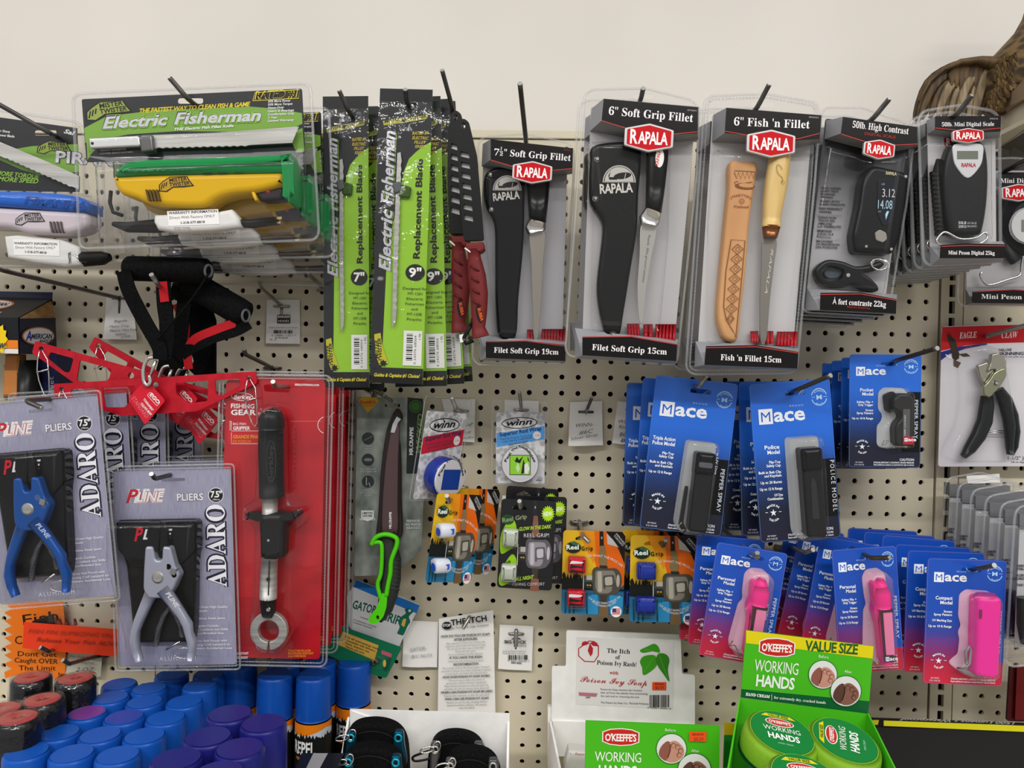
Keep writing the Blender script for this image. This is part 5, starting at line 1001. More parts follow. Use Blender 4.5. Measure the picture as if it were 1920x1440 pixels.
# ---------------------------------------------------------------- reel grip packs
def reelpic(a, dark=False):
    M1, M2, M3 = ('#8d878f', '#b5aeb6', '#5a555c') if dark else ('#7c776c', '#aaa598', '#4a463e')
    a.poly([(70, 0), (77, 0), (79, 28), (71, 28)], '#1a1715' if not dark else '#26262a').text('S', (73, 14), (76, 14), 4, '#d8d8d8').poly([(72, 27), (81, 27), (86, 58), (84, 64), (74, 64), (70, 58)], '#7d6a48' if not dark else '#7c5646').poly([(72, 64), (86, 64), (88, 70), (72, 70)], '#2a2622')
    a.poly(rnd([(58, 72), (66, 66), (76, 70), (104, 68), (112, 76), (116, 92), (113, 108), (104, 118), (84, 122), (64, 119), (58, 104)], 5), M3).poly(rnd([(64, 74), (100, 73), (104, 84), (102, 104), (92, 116), (70, 117), (64, 104)], 5), M1).poly(rnd([(68, 76), (76, 75), (78, 114), (70, 114)], 3), M2)
    a.poly(rnd([(79, 83), (100, 81), (104, 104), (96, 110), (80, 108)], 3), M3).poly(rnd([(82, 86), (97, 84), (98, 100), (84, 102)], 4), M2).poly(rnd([(84, 104), (98, 103), (95, 112), (84, 112)], 2), M1).poly(ell(108, 92, 3.4, 12, 14), M2)
    a.poly([(43, 84), (64, 82), (64, 96), (43, 96)], M3).poly(rnd(box(47, 83, 58, 92), 1), '#b9b4aa').poly(rnd(box(45, 98, 60, 108), 2), '#2a2822').poly(ell(50, 102, 2, 1.4, 8), '#b9a21e').poly(ell(55, 102, 2, 1.4, 8), '#b9a21e').line([(41, 78), (42, 116)], 1.4, '#cfcabf')
    a.poly([(74, 120), (88, 120), (87, 140), (76, 140)], '#3b362e').poly([(74, 138), (90, 138), (92, 160), (72, 160)], '#6e5638' if not dark else '#7c4e3c')
def flag(a, cx, cy, r=11):
    a.poly(ell(cx, cy, r, n=24), '#e9e7e6'); w, h = r * .72, r * .56
    for i in range(7): a.poly([(cx - w, cy - h + i * h * 2 / 7), (cx + w, cy - h + i * h * 2 / 7 - 1), (cx + w, cy - h + (i + .6) * h * 2 / 7 - 1), (cx - w, cy - h + (i + .6) * h * 2 / 7)], '#c23038')
    a.poly([(cx - w, cy - h), (cx, cy - h), (cx, cy + h * .1), (cx - w, cy + h * .1)], '#2a3c80')
def sleeve(t, cx, cy, cols, rib, tilt=0, hollow=False):
    b = B(t, cols[0]); W_, H_ = 30, 27
    if hollow:
        o = rnd([(cx - 14, cy - 13), (cx + 15, cy - 12), (cx + 15, cy + 11), (cx - 12, cy + 14)], 6)
        b.loft([(cx - 19, cy + 1, 31, .011, .020), (cx - 16, cy + .5, 34, .011, .022), (cx, cy, 34, .011, .022), (cx + 14, cy - .5, 33, .011, .022), (cx + 19, cy - 1, 28, .011, .018)], 16, .8)
    else:
        b.plate(rnd(box(cx - 16, cy - 14, cx + 17, cy + 15), 3), .001, .017, bv=.005)
    o_ = b.obj('rubber_sleeve')
    b = B(t, cols[1])
    if rib:
        for i in range(12): b.tube([(cx - 13 + i * 2.5, cy - 9, .0172), (cx - 13 + i * 2.5, cy + 13, .0168)], .0006, n=4)
        b.obj('ribs', o_, kind='stuff')
    else:
        R = random.Random(int(cx * cy))
        if hollow:
            b.m(cols[1]); b.loft([(cx - 20.5, cy + 1, 22, .011, .013), (cx - 18.5, cy + 1, 25, .011, .015)], 14).obj('bore', o_)
        a = B(t, o=.0176 if not hollow else .0222)
        for i in range(len(cols) - 1):
            if not hollow: a.poly([(cx - 14 + R.random() * 4, cy - 10 + i * 8), (cx + 13, cy - 9 + i * 8 + R.random() * 3), (cx + 13 - R.random() * 6, cy - 5 + i * 8), (cx + 2, cy - 6 + i * 8 + R.random() * 3), (cx - 14, cy - 4 + i * 8)], cols[i + 1])
            else: a.poly([(cx + 3 + i * 4, cy - 6), (cx + 13, cy - 7), (cx + 14, cy + 2), (cx + 8, cy + 4), (cx + 9, cy - 2)], cols[-1])
        a.obj('marbling', o_)
gradmat('reelcard', .13, [(0, '#d9a90e'), (.45, '#e0b50c'), (.56, '#c79a10'), (.585, '#14253a'), (.7, '#11567a'), (1, '#1a76a8')])
gradmat('reelglow', .13, [(0, '#0d0d12'), (1, '#0b0b0e')])
def reelpack(label, quad, d, cols, rib, glow=False, hollow=False):
    t = Th('reel_grip_pack', label, 'packaged reel grips', quad=quad, d=d, des=(0, 0, 120, 158), group='reel grip packs')
    sl = rnd([(24, 14), (40, 7), (56, 14), (56, 18), (24, 18)], 2)
    out = rnd(box(0, 0, 120, 158), 8); c_ = B(t, 'reelglow' if glow else 'reelcard').plate(out, -.0004, .0003, holes=[sl]).obj('printed_card'); a = B(t, o=.0004)
    if not glow:
        a.poly([(52, 0), (112, 0), (119, 6), (120, 100), (104, 112), (84, 104), (70, 80), (60, 50)], '#d8600f,0.35', r=0).poly([(28, 0), (60, 0), (64, 40), (60, 62), (48, 40)], '#dd8a10', holes=[]).poly([(82, 0), (114, 0), (120, 8), (120, 60), (108, 34), (94, 14)], '#141212').poly([(84, 4), (96, 15), (108, 30), (104, 28), (86, 24)], '#bcb8b4')
        a.text('IMPROVED', (101, 5), (118, 24), 3.6, '#dedcdc').text('TOKYOFIT', (97, 8), (115, 28), 3.6)
        a.poly([(0, 92)] + [(x, 92 + (-10 - (x % 5)) * (i % 2)) for i, x in enumerate(range(2, 44, 3))] + [(44, 104), (120, 108), (120, 112), (0, 112)], '#0e1410').poly([(26, 98), (22, 90), (25, 90), (21, 84), (24, 84), (28, 76), (32, 84), (35, 84), (31, 90), (34, 90), (30, 98)], '#0e1410').poly([(2, 98), (0, 84), (4, 78), (7, 84), (10, 98)], '#0e1410')
        for i, x in enumerate((6, 14, 22, 48, 54, 60, 66, 92, 98)): a.poly([(x, 118 + i % 3 * 5), (x + 3, 116), (x + 4, 156), (x + 1, 157)], '#0c4458')
        a.poly([(50, 122), (70, 118), (72, 157), (52, 157)], '#2a86b8').poly([(92, 118), (119, 122), (118, 150), (94, 156)], '#2a86b8')
        reelpic(a)
        a.poly(ell(20, 32, 15, 10.5, 22), '#132c1c').poly([(14, 22), (22, 20), (32, 26), (30, 30), (18, 26)], '#3c6848').text('Reel', (7, 36), (31, 35), 9, '#efeeea', 'B').text('Grip', (36, 37), (58, 36), 8, '#1c1608', 'BS')
        a.text('USE WHAT THE PROS USE !', (46, 50), (117, 68), 4.6, '#eedad0', '', 9).text('FOR ALL DAY FISHING COMFORT USE', (52, 127), (114, 122), 4, '#dcdce0', '', -12).text('AN ERGONOMIC REEL GRIP !', (58, 133), (108, 131), 4, None, '', -10)
        flag(a, 106, 150, 10.5)
    else:
        a.poly(curve([(4, 60), (24, 34), (36, 50), (34, 80), (20, 92), (4, 96)], 4, True), '#8fbf1e').poly(curve([(6, 130), (28, 98), (40, 110), (34, 140), (14, 154), (4, 150)], 4, True), '#8fbf1e').poly(curve([(10, 120), (26, 108), (24, 126)], 4, True), '#3c5a10')
        reelpic(a, True)
        a.poly(ell(16, 36, 14, 9, 20), '#1c4a26').text('Reel Grip', (5, 42), (58, 32), 8, '#8a8f70', 'B').poly(star(103, 22, 15, 11, 18), '#a4d21e').text('NEW', (94, 27), (112, 25), 8, '#e8f0d8', 'B').text('GLOW IN THE DARK', (42, 55), (112, 47), 6.5, '#a8cf3a', 'BI').text('REEL GRIP!', (53, 66), (108, 63), 7, '#c9c4c9', '').text('ALL NIGHT', (40, 144), (80, 138), 6.5, '#a8cf3a', 'BI').text('FISHING COMFORT', (34, 153), (104, 149), 5.5, '#b9b4b9')
    a.obj('printing', c_)
    for cy in ((62, 124) if not glow else (66, 128)): sleeve(t, 27 if not glow else 24, cy, cols, rib, hollow=hollow)
    for cy in ((62, 124) if not glow else (66, 128)): dome(t, box(7, cy - 18, 47, cy + 18), .0006, .020 if not hollow else .0245, .005)
    return t
BW = ['#d8dbe6,0.35', '#1b45b8,0.35', '#2a58c8,0.35']
rA = reelpack('front pack with blue and white marbled reel grips, tilted, on orange and yellow card', [(824, 928), (905, 925), (884, 1090), (792, 1093)], (.13, .095, .095, .13), BW, False, hollow=True)
dup(rA, .052, 'orange card pack half hidden behind the blue and white marbled grips', dx=.024, dz=0, rot=-1)
rB = reelpack('pack with two pale glow in the dark reel grips on black and lime card', [(944, 940), (1048, 936), (1030, 1104), (928, 1104)], .11, ['#c4cabc,0.3', '#b0b8a8,0.3'], True, True)
dup(rB, .03, 'black and lime reel grip card directly behind the pale grips', dx=.018, dz=.001, rot=-1.5)
dup(rB, .055, 'rearmost black and lime reel grip card, only its rim showing', dx=.004, dz=.010, rot=1)
rC = reelpack('pack with red and black marbled reel grips on orange and yellow card', [(1057, 992), (1170, 999), (1171, 1155), (1051, 1150)], .09, ['#c01828,0.35', '#dcdadc', '#17131a', '#1c1418'], False)
rD = reelpack('pack with two ribbed solid blue reel grips on orange and yellow card, frontmost', [(1182, 1001), (1309, 1008), (1307, 1168), (1180, 1166)], .10, ['#14288a,0.35', '#1e3aa8,0.35'], True)
dup(rD, .028, 'orange and yellow card showing as a strip behind the blue ribbed grips', dx=-.012, dz=.001, rot=.6)
note('white slip of paper above the pale glow grips', [(942, 929), (1004, 930), (1004, 952), (942, 950)], .04, [])
hook((842, 941), (838, 930), .14, 'hook tip in the blue and white grip pack', m='wirelight')
hook((976, 952), (974, 940), .135, 'hook tip in the pale glow grip pack', m='wirelight')
hook((1094, 1006), (1104, 1016), .11, 'hook with drooping tip in the red grip pack', m='wirelight', tipd=.006)
hook((1243, 1024), (1248, 1013), .12, 'hook with white tip in the blue ribbed grip pack', tipd=.01)
# ---------------------------------------------------------------- pepper spray cards
BK = [(0, '#1b62cc'), (.3, '#1e68d6'), (.6, '#15489e'), (.82, '#0c1c3a'), (1, '#191238')]
gradmat('spraydark', .205, BK, '#0a0f1e', [(0, '#909090'), (.12, '#000000'), (.36, '#000000'), (.5, '#b0b0b0'), (.8, '#d6d6d6'), (1, '#d0d0d0')])
gradmat('spraydark2', .152, BK, '#0a0f1e', [(0, '#909090'), (.1, '#000000'), (.38, '#000000'), (.55, '#b0b0b0'), (.85, '#d6d6d6'), (1, '#d0d0d0')])
gradmat('spraypink', .158, [(0, '#124cb4'), (.45, '#154ab0'), (.62, '#2c409c'), (.78, '#7a2a68'), (.86, '#b01c40'), (1, '#c8203c')], '#c4143c', [(0, '#000000'), (.5, '#000000'), (.66, '#a0a0a0'), (.9, '#909090'), (1, '#a0a0a0')])
def mlogo(a, x, y, w):
    """square with a letter in it followed by the rest of the word"""
    h = w * .3; a.poly(box(x, y, x + h, y + h), '#e9ebf0').text('M', (x + h * .17, y + h * .84), (x + h * .83, y + h * .84), h * .68, '#1a5cc8', '')
    a.text('ace', (x + h * 1.08, y + h * .86), (x + w, y + h * .86), h * .93, '#e9ebf0', 'B').text('BRAND', (x + w * .68, y - 1), (x + w * .98, y - 1), 3, '#a9c4ec', 'S')
def seal(a, cx, cy, r, col='#a9cdf2'):
    for a0, a1 in ((-165, -15), (15, 165)): a.line(ell(cx, cy, r, n=16, a0=a0, a1=a1), 1.6, col)
    a.text('M', (cx - r * .36, cy + r * .3), (cx + r * .36, cy + r * .3), r * .55, col, 'B').line([(cx - r, cy), (cx - r * .55, cy)], .8).line([(cx + r * .55, cy), (cx + r, cy)], .8)
    a.text('AUTHENTIC', (cx - r * .6, cy - r * .42), (cx + r * .6, cy - r * .42), 2.6, col, 'B', r * .24).text('PRODUCT', (cx - r * .5, cy + r * .8), (cx + r * .5, cy + r * .8), 2.6, col, 'B', -r * .2)
def spray(label, quad, d, H, kind, rows, model, dot='side', grp=None):
    t = Th('pepper_spray_pack', label, 'packaged pepper spray', quad=quad, d=d, des=(0, 0, 150, H), group=grp or ('pink pepper spray cards' if kind[0] == 'p' else 'black pepper spray cards'))
    pink = kind[0] == 'p'; cm = 'spraypink' if pink else ('spraydark2' if H < 250 else 'spraydark')
    B(t, cm).plate(rnd(box(0, 0, 150, H), 8), -.0004, .0004, holes=[slot(84, 20, 38, 8)]).obj('printed_card')
    a = B(t, o=.0005); mlogo(a, 14, 26 if H < 250 else 44, 62 if H < 250 else 86); seal(a, 128, 25 if H < 250 else 30, 14)
    my = 77 if H < 250 else 112; wx = 50 if H < 250 else 48
    if pink: a.poly([(116, my + 6), (150, my + 6), (150, H * .815), (100, H * .815)], '#1752b8,0.35').poly([(100, H * .815), (150, H * .815), (150, H * .84), (100, H * .84)], '#c02040')
    else: a.poly([(112, H * (.33 if H < 250 else .5)), (150, H * (.33 if H < 250 else .5)), (150, H * .86), (112, H * .86)], '#111113,0.35')
    a.line(rnd([(1.5, 1.5), (148.5, 1.5), (148.5, H - 1.5), (1.5, H - 1.5)], 7), .5, '#5a8ad8' if not pink else '#8a7ac0', closed=True)
    y = my
    for i, r in enumerate(model): a.text(r, (wx - len(r) * min(4.6, (wx - 7) / len(r)), y), (wx, y), 6.6, '#e8ecf4', 'B'); y += 8.6
    y += 7
    for r in rows:
        if r: a.text(r, (wx - len(r) * min(2.65, (wx - 6) / len(r)), y), (wx, y), 4.4, None, 'B'); y += 6
        else: y += 5
    my2 = H * .81
    a.text('MADE IN', (18, my2 - 6), (38, my2 - 6), 3.6, '#e8ecf4', 'B', 4).poly(star(28, my2 + 1, 2.4, 6.5, 5)).text('THE USA', (18, my2 + 12), (38, my2 + 12), 3.6, None, 'B', -4).line([(13, my2), (18, my2)], .8).line([(38, my2), (43, my2)], .8)
    if len(kind) > 2 and kind[2] == 'P': a.text('POLICE MODEL', (139, H * .51), (139, H * .83), 8, '#e6e6e8', 'S')
    else: a.text('PEPPER SPRAY', (136, H * (.40 if H < 250 else .56)), (136, H * (.74 if H < 250 else .84)), 7.4, '#dde6f4', '').text('o UV Dye', (125, H * .46), (125, H * .6), 4.2, None, 'B')
    a.text('CAUTION', (106, H - 15), (136, H - 15), 5, '#dfe3ea', 'B').text('STRONG IRRITANT | CONTENTS UNDER PRESSURE', (52, H - 9.5), (136, H - 9.5), 3.3, None, 'B').text('Read additional cautions on back-Not for sale to minors', (52, H - 5), (136, H - 5), 3.1, None, 'B').text('NET WEIGHT', (14, H - 10), (30, H - 10), 2.6).text('12 G / 0.42 OZ', (12, H - 5), (32, H - 5), 3).obj('printing')
    k = t.k()
    if kind in ('bt', 'btP'):                      # tall black rounded box
        P = kind == 'btP'; x0, x1, y0, y1 = (84, 118, 124, 262) if not P else (78, 116, 112, 260)
        cn = B(t, '#1b1b1c,0.28').plate(rnd(box(x0, y0 + 30, x1 - 1, y1), 6), .002, .024, bv=.005).obj('canister')
        B(t, '#0e0e0f,0.25').plate(rnd([(x0 - 1, y0), (x1, y0), (x1 + 1, y0 + 34), (x1 - 4, y0 + 40), (x0 - 1, y0 + 40)], 5), .002, .026, bv=.006).obj('flip_top', cn)
        if not P: B(t, '#55565a,0.3').plate(rnd(box(x0 + 4, y0 + 16, x1 - 6, y0 + 25), 3), .0255, .0266).lathe((x0 + x1) / 2, y0 + 20, .0262, [(.0016, 0), (.001, .0006)], 10).obj('nozzle_slot', cn)
        else: B(t, '#2c2c2e,0.4').plate(rnd([(x0 + 12, y0 + 56), (x0 + 16, y0 + 48), (x0 + 22, y0 + 56), (x0 + 24, y1 - 30), (x0 + 10, y1 - 30)], 3), .0236, .0252, bv=.001).obj('clip', cn)
        if not P: B(t, '#1b1b1c,0.3').plate(rnd([(72, 186), (78, 186), (76, 250), (84, 262), (80, 268), (68, 256)], 3), .008, .012).obj('belt_clip', cn)
        bb_ = rnd([(66 if not P else 58, y0 - 18), (x1 + 2, y0 - 18), (x1 + 5, y0 - 8), (x1 + 2, y1 - 4), (x1 - 6, y1 + 6), (72 if not P else 66, y1 + 5), (60 if not P else 58, y1 - 8)], 8)
        B(t, '#a5a7aa,0.35').plate(bb_, .0005, .001).obj('blister_tray'); dome(t, bb_, .001, .028, .006, r=0)
        b = B(t, 'chrome'); [b.tube([(p[0], p[1], .012), (p[0] + .3, p[1] + .3, .0135)], .0009, n=6) for p in curve([(72, 250), (68, 256), (70, 262), (78, 262)], 3)]; b.obj('bead_chain', kind='stuff')
    elif kind == 'bp':
        cn = B(t, '#2b2b2b,0.3').plate(rnd([(80, 92), (90, 80), (112, 80), (122, 90), (121, 188), (86, 188), (84, 152), (88, 140), (98, 130), (96, 120), (80, 112)], 5), .002, .020, bv=.004).obj('canister')
        B(t, '#565656,0.15').plate(rnd(box(98, 112, 112, 172), 2), .020, .0215).obj('label_window', cn); a = B(t, o=.0218).poly(box(98, 168, 120, 184), '#b5182a'); mlogo(a, 101, 171, 24); a.text('KEEP LOCKED', (103, 166), (103, 124), 3, '#d8d8d8').obj('printing', cn)
        B(t, '#24242a,0.3').plate(rnd([(68, 84), (84, 76), (92, 80), (82, 92), (80, 112), (84, 122), (72, 116)], 4), .002, .008).obj('finger_clip', cn)
        bb_ = rnd([(60, 78), (72, 68), (112, 70), (124, 84), (124, 192), (64, 194), (58, 186), (58, 148), (66, 140), (70, 126), (60, 114)], 6)
        B(t, '#b9bbbd,0.35').plate(bb_, .0005, .001).obj('blister_tray'); dome(t, bb_, .001, .022, .005, r=0)
        b = B(t, 'chrome'); [b.tube([(p[0], p[1], .012), (p[0] + .3, p[1] + .3, .0132)], .0008, n=6) for p in curve([(66, 178), (62, 186), (70, 184), (72, 176), (80, 184), (86, 192)], 4)]; b.obj('bead_chain', kind='stuff')
    elif kind[1] == 'e':                           # personal model: pistol-shaped holder
        PK = '#ee1c86,0.28'
        cn = B(t, PK).loft([(96, 70, 30, .014, .022), (98, 84, 38, .014, .026), (98, 104, 38, .014, .026), (98, 112, 36, .014, .024)], 16, .8).loft([(99, 56, 14, .014, .012), (98, 64, 26, .014, .018), (97, 72, 32, .014, .022)], 14).obj('flip_top')
        bd = B(t, PK).plate(rnd([(78, 66), (86, 60), (90, 110), (92, 210), (100, 210), (100, 216), (86, 216), (84, 150), (76, 118), (80, 100)], 4), .004, .020, bv=.003).loft([(101, 110, 32, .012, .020), (101, 214, 32, .012, .020), (101, 222, 28, .012, .016)], 14).obj('canister')
        B(t, '#ec7aa8,0.3').plate(rnd(box(94, 118, 114, 200), 2), .0215, .0226).obj('label_band', bd)
        a = B(t, o=.023).poly(box(88, 111, 116, 118), '#161215').poly([(86, 116), (92, 116), (94, 204), (88, 204)], '#161215').poly(box(88, 200, 116, 213), '#161215'); mlogo(a, 92, 203, 28); a.m('#eab0c8')
        for i in range(6): a.line([(98 + i * 2.6, 122), (98 + i * 2.6, 196)], .4)
        a.obj('printing', bd)
        bb_ = rnd([(66, 56), (76, 42), (104, 40), (120, 54), (122, 100), (120, 216), (112, 226), (86, 224), (62, 218), (56, 200), (64, 120), (72, 110), (68, 94)], 7)
        B(t, '#dcb4c8,0.35').plate(bb_, .0005, .001).obj('blister_tray'); dome(t, bb_, .001, .029, .006, r=0, m='pinkclear')
        b = B(t, 'chrome'); [b.tube([(p[0], p[1], .012), (p[0] + .3, p[1] + .3, .0135)], .0009, n=6) for p in curve([(60, 196), (56, 206), (66, 204), (72, 212), (80, 220)], 4)]; b.obj('bead_chain', kind='stuff')
    else:                                          # compact model: finger-grooved cylinder
        PK = '#f0189c,0.25'
        cn = B(t, PK).plate(rnd([(80, 62), (122, 62), (125, 70), (125, 205), (120, 212), (82, 208), (80, 196), (81, 150), (80, 120)], 9), .003, .024, bv=.0055).obj('canister')
        B(t, '#c0107c,0.25').loft([(102, 58, 36, .013, .014), (102, 64, 46, .013, .020), (102, 70, 47, .013, .022)], 18).obj('cap', cn)
        B(t, '#7c0a50,0.3').plate(rnd(box(82, 84, 87, 100), 1), .0232, .0246).obj('trigger_slot', cn)
        B(t, '#8d8a8c,0.2').tube([(72, 190, .012), (70, 168, .012), (76, 158, .012), (80, 164, .012), (78, 190, .012), (72, 196, .012), (58, 200, .01), (84, 208, .01), (104, 216, .01)], .002).obj('quick_release_ring')
        bb_ = rnd([(62, 66), (74, 56), (118, 58), (128, 70), (128, 206), (122, 214), (96, 220), (56, 204), (46, 194), (56, 184), (64, 178), (66, 150), (62, 136), (68, 124), (62, 108)], 6)
        B(t, '#e0bace,0.35').plate(bb_, .0005, .001).obj('blister_tray'); dome(t, bb_, .001, .026, .006, r=0, m='pinkclear')
    return t
BR_ = ['Flip-Top', 'Safety Cap', '', 'Built in Belt Clip', 'and Keychain', '', 'Up to 20 Bursts', '', 'Up to 12 ft Range', '', 'UV Dye', 'Combination']
sA = spray('black triple action spray canister on blue card, its card tilted', [(1228, 706), (1386, 717), (1350, 1010), (1200, 986)], .15, 270, 'bt', BR_[:5] + ['', 'Up to 12 ft Range'], ['Triple Action', 'Police Model'])
for i, (dx, dz, r) in enumerate(((-.008, -.002, -2.5), (-.022, -.008, -4.5))): dup(sA, .038 * (i + 1), 'blue spray card %s behind the tilted triple action card' % ('second', 'rearmost')[i], dx=dx, dz=dz, rot=r)
sB = spray('black police model spray canister on blue card with vertical side lettering', [(1402, 719), (1553, 711), (1579, 1010), (1427, 1016)], .16, 270, 'btP', BR_, ['Police', 'Model'])
for i, (dx, dz, r) in enumerate(((-.010, -.001, 3), (-.024, -.002, 4.5))): dup(sB, .036 * (i + 1), 'blue spray card %s behind the police model card' % ('second', 'rearmost')[i], dx=dx, dz=dz, rot=r)
sC = spray('small black pocket canister on blue card, hanging highest beside the bare board', [(1593, 665), (1728, 664), (1725, 878), (1590, 876)], .125, 236, 'bp', ['Safety Flip +', 'Grip Trigger', '', 'Stream', 'Spray Pattern', '', 'Up to 10 ft Range'], ['Pocket', 'Model'])
for i in range(3): dup(sC, .028 * (i + 1), 'blue spray card %s behind the small pocket canister card' % ('second', 'third', 'rearmost')[i], dz=-.004 * (i + 1), dx=-.003 * i)
PR = ['Safety Flip +', 'Grip Trigger', '', 'Stream', 'Spray Pattern', '', 'Up to 20 Bursts', '', 'Up to 12 ft Range']
sD = spray('pink pistol shaped spray on tilted card just above the green hand cream box, left one', [(1347, 1016), (1477, 1038), (1441, 1248), (1307, 1229)], .17, 243, 'pe', PR, ['Personal', 'Model'])
for i, (dx, dz, r) in enumerate(((-.012, .004, -4.5), (-.020, -.002, -8))): dup(sD, .042 * (i + 1), 'pink spray card %s behind the left tilted pink spray' % ('second', 'rearmost')[i], dx=dx, dz=dz, rot=r)
sE = spray('pink pistol shaped spray on card leaning the other way, behind the value size box', [(1549, 1024), (1669, 1032), (1705, 1266), (1584, 1250)], .17, 243, 'pe', PR, ['Personal', 'Model'])
for i, (dx, dz, r) in enumerate(((-.022, .002, 14), (-.040, .004, 16), (-.048, .006, 17))): dup(sE, .036 * (i + 1), 'pink spray card %s behind the one leaning right' % ('second', 'third', 'rearmost')[i], dx=dx, dz=dz, rot=r)
sF = spray('bright pink compact cylinder spray on card at the front of the lower right row', [(1740, 1047), (1889, 1050), (1877, 1285), (1728, 1282)], .185, 236, 'pc', ['Stream', 'Spray Pattern', '', 'UV Marking Dye', '', 'Up to 10 ft Range'], ['Compact', 'Model'])
for i, (dx, dz) in enumerate(((-.012, .003), (-.016, .004), (-.024, .009), (-.036, .008), (-.046, .008))): dup(sF, .029 * (i + 1), 'pink spray card %s behind the compact cylinder card' % ('second', 'third', 'fourth', 'fifth', 'rearmost')[i], dx=dx, dz=dz, rot=(0, 1, 3, 2, 1)[i])
hook((1310, 725), (1326, 704), .175, 'hook tip in the triple action spray card', m='wirelight')
hook((1490, 733), (1557, 704), .185, 'long dark hook sweeping up to the right from the police model card', base=(1480, 736), tipd=.05)
hook((1680, 676), (1757, 653), .15, 'dark hook sweeping up to the right from the pocket canister card', base=(1665, 684), tipd=.07)
hook((1420, 1046), (1420, 1037), .195, 'hook tip in the left tilted pink spray card', m='wirelight', tipd=.006)
hook((1632, 1046), (1668, 1046), .19, 'dark hook in the pink spray card leaning right', tipd=.02)
hook((1835, 1066), (1864, 1060), .21, 'dark hook with white tip in the compact spray card', base=(1800, 1066), tipd=.03)
hook((1510, 1036), (1524, 1031), .16, 'lighter hook beside the leaning pink spray cards', base=(1470, 1022), m='wirelight')
note('white slip behind the pink spray cards', [(1450, 1040), (1488, 1042), (1486, 1096), (1446, 1094)], .006, [('Pink', (1470, 1074), (1486, 1074), 5, INK, 'h')])
# ---------------------------------------------------------------- skinning pliers card
ec = Th('skinning_pliers_pack', 'black handled skinning pliers on white card with red top', 'packaged pliers', quad=[(1766, 612), (1990, 606), (1984, 874), (1759, 875)], d=.03)
B(ec, '#cfcbd0,0.4').plate(rnd([(1766, 612), (1990, 606), (1984, 874), (1759, 875)], 6), -.0006, .0004, holes=[slot(1854, 632, 34, 7)]).obj('printed_card')
a = B(ec, o=.0005).poly([(1767, 613), (1989, 607), (1988, 640), (1852, 644), (1810, 648), (1764, 658), (1765, 640)], '#c4141f').poly([(1764, 660), (1800, 650), (1850, 644), (1852, 646), (1810, 654), (1780, 664), (1764, 676)], '#1f2c7c')
a.text('EAGLE', (1799, 635), (1832, 633), 12, '#efe6e6', 'sI').text('CLAW', (1878, 634), (1909, 633), 12, None, 'sI').text('DELUXE', (1873, 659), (1897, 658), 5, '#2c2a34', 'B').text('SKINNING PLIERS', (1874, 666), (1950, 665), 6, None, 'B').text('skins and pulls your favorite fish', (1878, 670), (1950, 670), 2.6).text('1-1/2" Jaw', (1890, 862), (1932, 862), 6.5).text('3.8 cm Approx.', (1896, 868), (1930, 868), 3.6)
a.poly([(1775, 626), (1782, 630), (1790, 636), (1794, 644), (1795, 652), (1799, 664), (1798, 672), (1792, 676), (1786, 672), (1784, 660), (1782, 650), (1778, 640)], '#3a2d24').poly([(1772, 664), (1782, 667), (1786, 673), (1778, 672)], '#e8e6e4').poly([(1798, 664), (1812, 662), (1820, 668), (1806, 669)], '#4a382c').poly([(1788, 674), (1802, 680), (1796, 690), (1788, 686)], '#5a4a40').line([(1777, 622), (1786, 640)], 1, '#2a201a').line([(1781, 624), (1788, 640)], 1).obj('printing')
jw = B(ec, '#a9a596,0.22,0.8').plate(rnd([(1833, 685), (1852, 678), (1866, 690), (1862, 704), (1852, 722), (1846, 722), (1838, 708)], 3), .010, .016, bv=.002).plate(rnd([(1860, 664), (1872, 661), (1888, 676), (1888, 694), (1872, 708), (1866, 692), (1852, 698), (1858, 680)], 3), .012, .020, bv=.002).obj('jaws')
B(ec, '#9a9c80,0.22,0.8').plate(curve([(1884, 690), (1888, 704), (1878, 722), (1864, 738), (1856, 745), (1846, 740), (1846, 724), (1856, 712), (1866, 698)], 4, True), .018, .024, bv=.002).obj('joint')
B(ec, 'chrome').lathe(1867, 718, .0236, [(.0045, 0), (.004, .0018), (.002, .0024)], 16).obj('rivet')
HB = '#15181a,0.3'
B(ec, HB).loft([(1850, 742, 22, .012, .012), (1850, 760, 26, .012, .016), (1846, 790, 28, .012, .018), (1834, 818, 27, .012, .018), (1818, 842, 22, .012, .016), (1806, 856, 12, .012, .01)], 14).obj('handle')
B(ec, HB).loft([(1872, 730, 18, .012, .012), (1884, 750, 26, .012, .016), (1894, 780, 29, .012, .018), (1898, 810, 28, .012, .018), (1897, 838, 22, .012, .016), (1894, 853, 12, .012, .01)], 14).obj('handle')
B(ec, 'chrome').tube([(1854, 807, .01), (1882, 808, .01)], .0007).tube([(1854, 811, .01), (1882, 812, .01)], .0007).obj('spring')
dome(ec, [(1812, 660), (1822, 650), (1852, 646), (1874, 652), (1888, 668), (1900, 740), (1910, 800), (1904, 862), (1896, 868), (1800, 868), (1780, 856), (1782, 842), (1806, 800), (1816, 750)], .001, .026, .008)
hook((1852, 630), (1950, 602), .06, 'grey hook crossing the red top of the skinning pliers card', base=(1850, 630), tipd=.05, m='wirelight')
